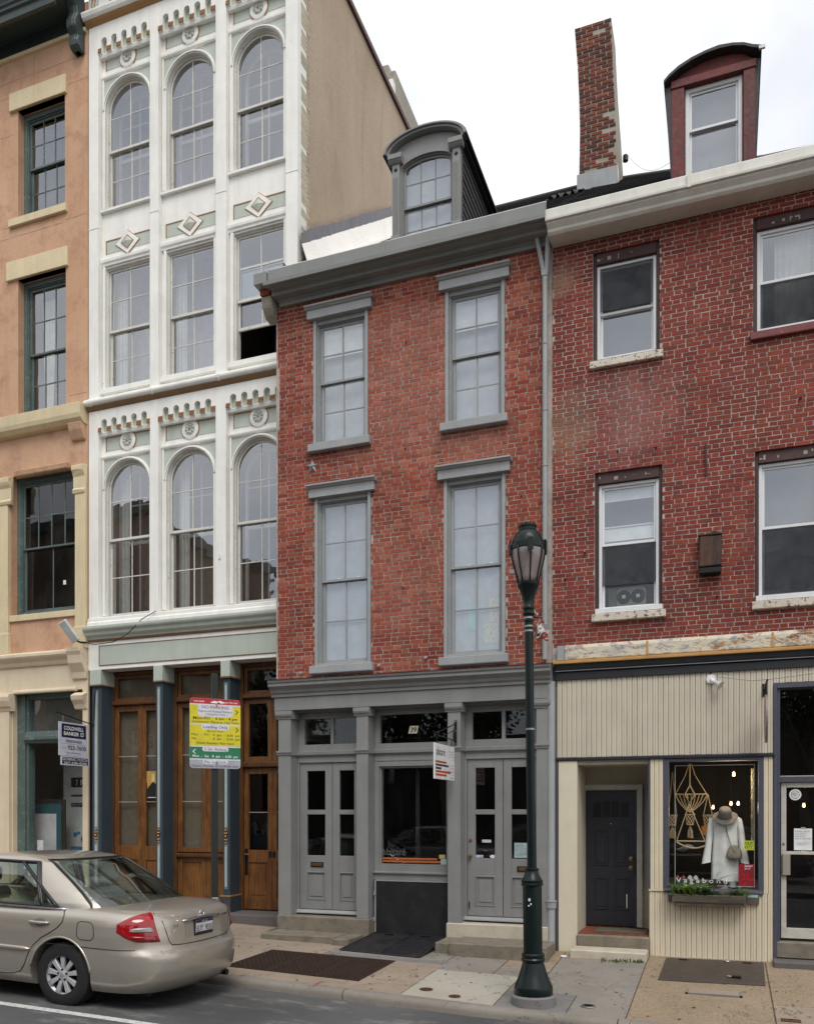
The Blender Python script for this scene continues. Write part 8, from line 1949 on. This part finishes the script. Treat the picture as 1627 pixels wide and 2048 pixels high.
m = MB(); m.tube([(ex+.004, .036*math.cos(6.2832*i/16), .935+.016*math.sin(6.2832*i/16)) for i in range(16)], .004, 5, True); m.build('emblem_oval', 'chrome', bdg)
ty = rearp(-.46, .83, .0); text('XLE', .035, 'chrome', car, (rearp(-.46, .83, 0)[0]+.012, -.50, .835), (0, 1, 0), (0, 0, 1), width=.10, bold=.02, name='badge_letters'); text('GEIS', .035, 'white_pl', car, (rearp(-.50, .78, 0)[0]+.014, -.50, .785), (-.12, 1, 0), (0, 0, 1), width=.10, bold=.02, name='dealer_letters')
text('CAMRY', .032, 'chrome', car, (rearp(.40, .86, 0)[0]+.012, .36, .865), (-.12, 1, 0), (0, 0, 1), width=.20, bold=.02, name='badge_letters')
MB().tube([(-.35, .45, .24), (-.05, .45, .235)], .032, 12).build('exhaust_pipe', 'iron', car, smooth=True); B('silencer', 'under', car, -.62, -.25, .28, .62, .20, .30, bev=.03)
B('underbody', 'under', car, -4.5, -.25, -.66, .66, .17, .24)
# stand it on the sloping road
XR_ = -5.06; yc = -3.915
za, zb_ = RZ(XR_+AXR, yc-.0), RZ(XR_+AXF, yc)
pitch = math.atan2(zb_-za, -(AXF-AXR)) 
car.rotation_euler = (0, math.atan2(zb_-za, (AXR-AXF)), 0)
car.location = (XR_, yc, za-(-AXR)*math.tan(math.atan2(zb_-za, (AXR-AXF))))
# ================================================================== ACROSS THE STREET (seen only mirrored in the glass)
def copy_tree(o, parent=None):
    c = o.copy(); COL.objects.link(c); c.parent = parent
    for ch in list(o.children): copy_tree(ch, c)
    return c
M['cardark'] = plain('dark_blue_car_paint', (.012, .014, .022), .25, .3, Coat_Weight=.8); M['carwhite'] = plain('pale_grey_car_paint', (.30, .31, .32), .3, .2, Coat_Weight=.8)
def recolour(o, mt):
    for ch in o.children:
        if ch.type == 'MESH' and ch.material_slots and ch.material_slots[0].material == M['carpaint']:
            ch.material_slots[0].link = 'OBJECT'; ch.material_slots[0].material = M[mt]
        recolour(ch, mt)
for (x, y, mt, lab) in ((-5.3, -9.9, 'carwhite', 'pale grey sedan mirrored in the display window of the grey shopfront'), (-11.0, -9.9, 'cardark', 'dark blue sedan mirrored in the oak shop doors'), (2.4, -14.6, 'cardark', 'dark blue sedan mirrored low in the clothes shop window'), (-3.4, -14.9, 'cardark', 'dark blue sedan mirrored in the right grey double doors')):
    c = copy_tree(car); c['label'] = lab; c['group'] = 'cars parked across the street'; c.location = (x, y, RZ(x-2.4, -9.9) if y > -11 else RZ(x, -11.3)+.13); c.rotation_euler = (0, .01, 0); recolour(c, mt)
def tree(x, y, h, r, seed, label):
    random.seed(seed); z0 = RZ(x, -11.3)+.12
    t = thing('street_tree', label, 'tree', (x, y, z0), 'trees across the street')
    m = MB().tube([(x+.1*math.sin(i), y+.08*math.cos(i*2), z0+h*.55*i/6) for i in range(7)], [lerp(.20, .09, i/6) for i in range(7)], 9)
    tips = []
    for i in range(9):
        a = i*2.4; p0 = Vector((x, y, z0+h*random.uniform(.28, .5))); p2 = p0+Vector((math.cos(a)*r*random.uniform(.5, .8), math.sin(a)*r*random.uniform(.5, .8), h*random.uniform(.15, .4)))
        p1 = (p0+p2)/2+Vector((0, 0, .25)); m.tube([p0, p1, p2], [.07, .045, .015], 6); tips += [p1, p2]
    m.build('trunk', 'graywood', t, smooth='all')
    cl = [(p+Vector((random.uniform(-.6, .6), random.uniform(-.6, .6), random.uniform(-.2, .7))), random.uniform(.5, 1.1)) for p in tips for _ in range(2)]
    cl += [(Vector((x+random.gauss(0, r*.4), y+random.gauss(0, r*.4), z0+h*random.uniform(.5, .95))), random.uniform(.5, 1.)) for _ in range(12)]
    m = MB()
    for c, rr in cl:
        for _ in range(150):
            d = Vector((random.gauss(0, 1), random.gauss(0, 1), random.gauss(0, .8))).normalized()*rr*random.random()**.4; p = c+d
            a = Vector((random.gauss(0, 1), random.gauss(0, 1), random.gauss(0, .6))).normalized()*random.uniform(.06, .13); b = a.orthogonal().normalized()*a.length*.6
            m.add([p-a, p+b, p+a, p-b], [(0, 1, 2, 3)])
    m.build('crown', 'tree_leaf', t, fixn=False)
tree(-18, -19, 9.5, 3.2, 1, 'leafy street tree mirrored in the oak door transoms'); tree(-10.5, -20, 8.5, 3.0, 2, 'leafy street tree mirrored in the left grey transom'); tree(-4.5, -21, 9.5, 3.2, 3, 'leafy street tree mirrored in the middle grey transom'); tree(2.6, -19.5, 9.0, 3.1, 4, 'leafy street tree mirrored in the transom of the glass shop door')
random.seed(9)
ob_ = thing('corner_building', 'brown brick building mirrored in the second-floor arched windows', 'building', (-27, -19, 0)); ow_ = B('wall', flat('brown_brick_far', (.15, .10, .07), .9), ob_, -40, -23.0, -27, -17.0, -.6, 14.5)
B('parapet', flat('dark_cap', (.04, .035, .03)), ob_, -40.2, -22.8, -27.2, -16.8, 14.5, 14.9)
for i in range(6):
    for j in range(3): B('window', 'room', ob_, -39+i*2.7, -37.8+i*2.7, -16.98, -16.9, 1.5+j*3.8, 3.8+j*3.8)
lb = thing('added_low_building', 'long low dark brick building added to darken the shop glass reflections', 'building', (-5, -32, 0)); B('wall', flat('dark_brick_far', (.035, .024, .020), .9), lb, -60, 30, -40, -30, -.6, 5.4)  # added across the street so the shop glass mirrors something dark
B('parapet', flat('dark_cap', (.04, .035, .03)), lb, -60.2, 30.2, -40.2, -29.8, 5.4, 5.8)
for i in range(9): B('window', 'room', lb, -18+i*4.6, -16+i*4.6, -29.98, -29.9, 1.2, 3.4)

# keep the hierarchy at thing > part > sub-part
def depth(o):
    d = 0
    while o.parent: o = o.parent; d += 1
    return d
for o in list(bpy.data.objects):
    while depth(o) > 2: o.parent = o.parent.parent
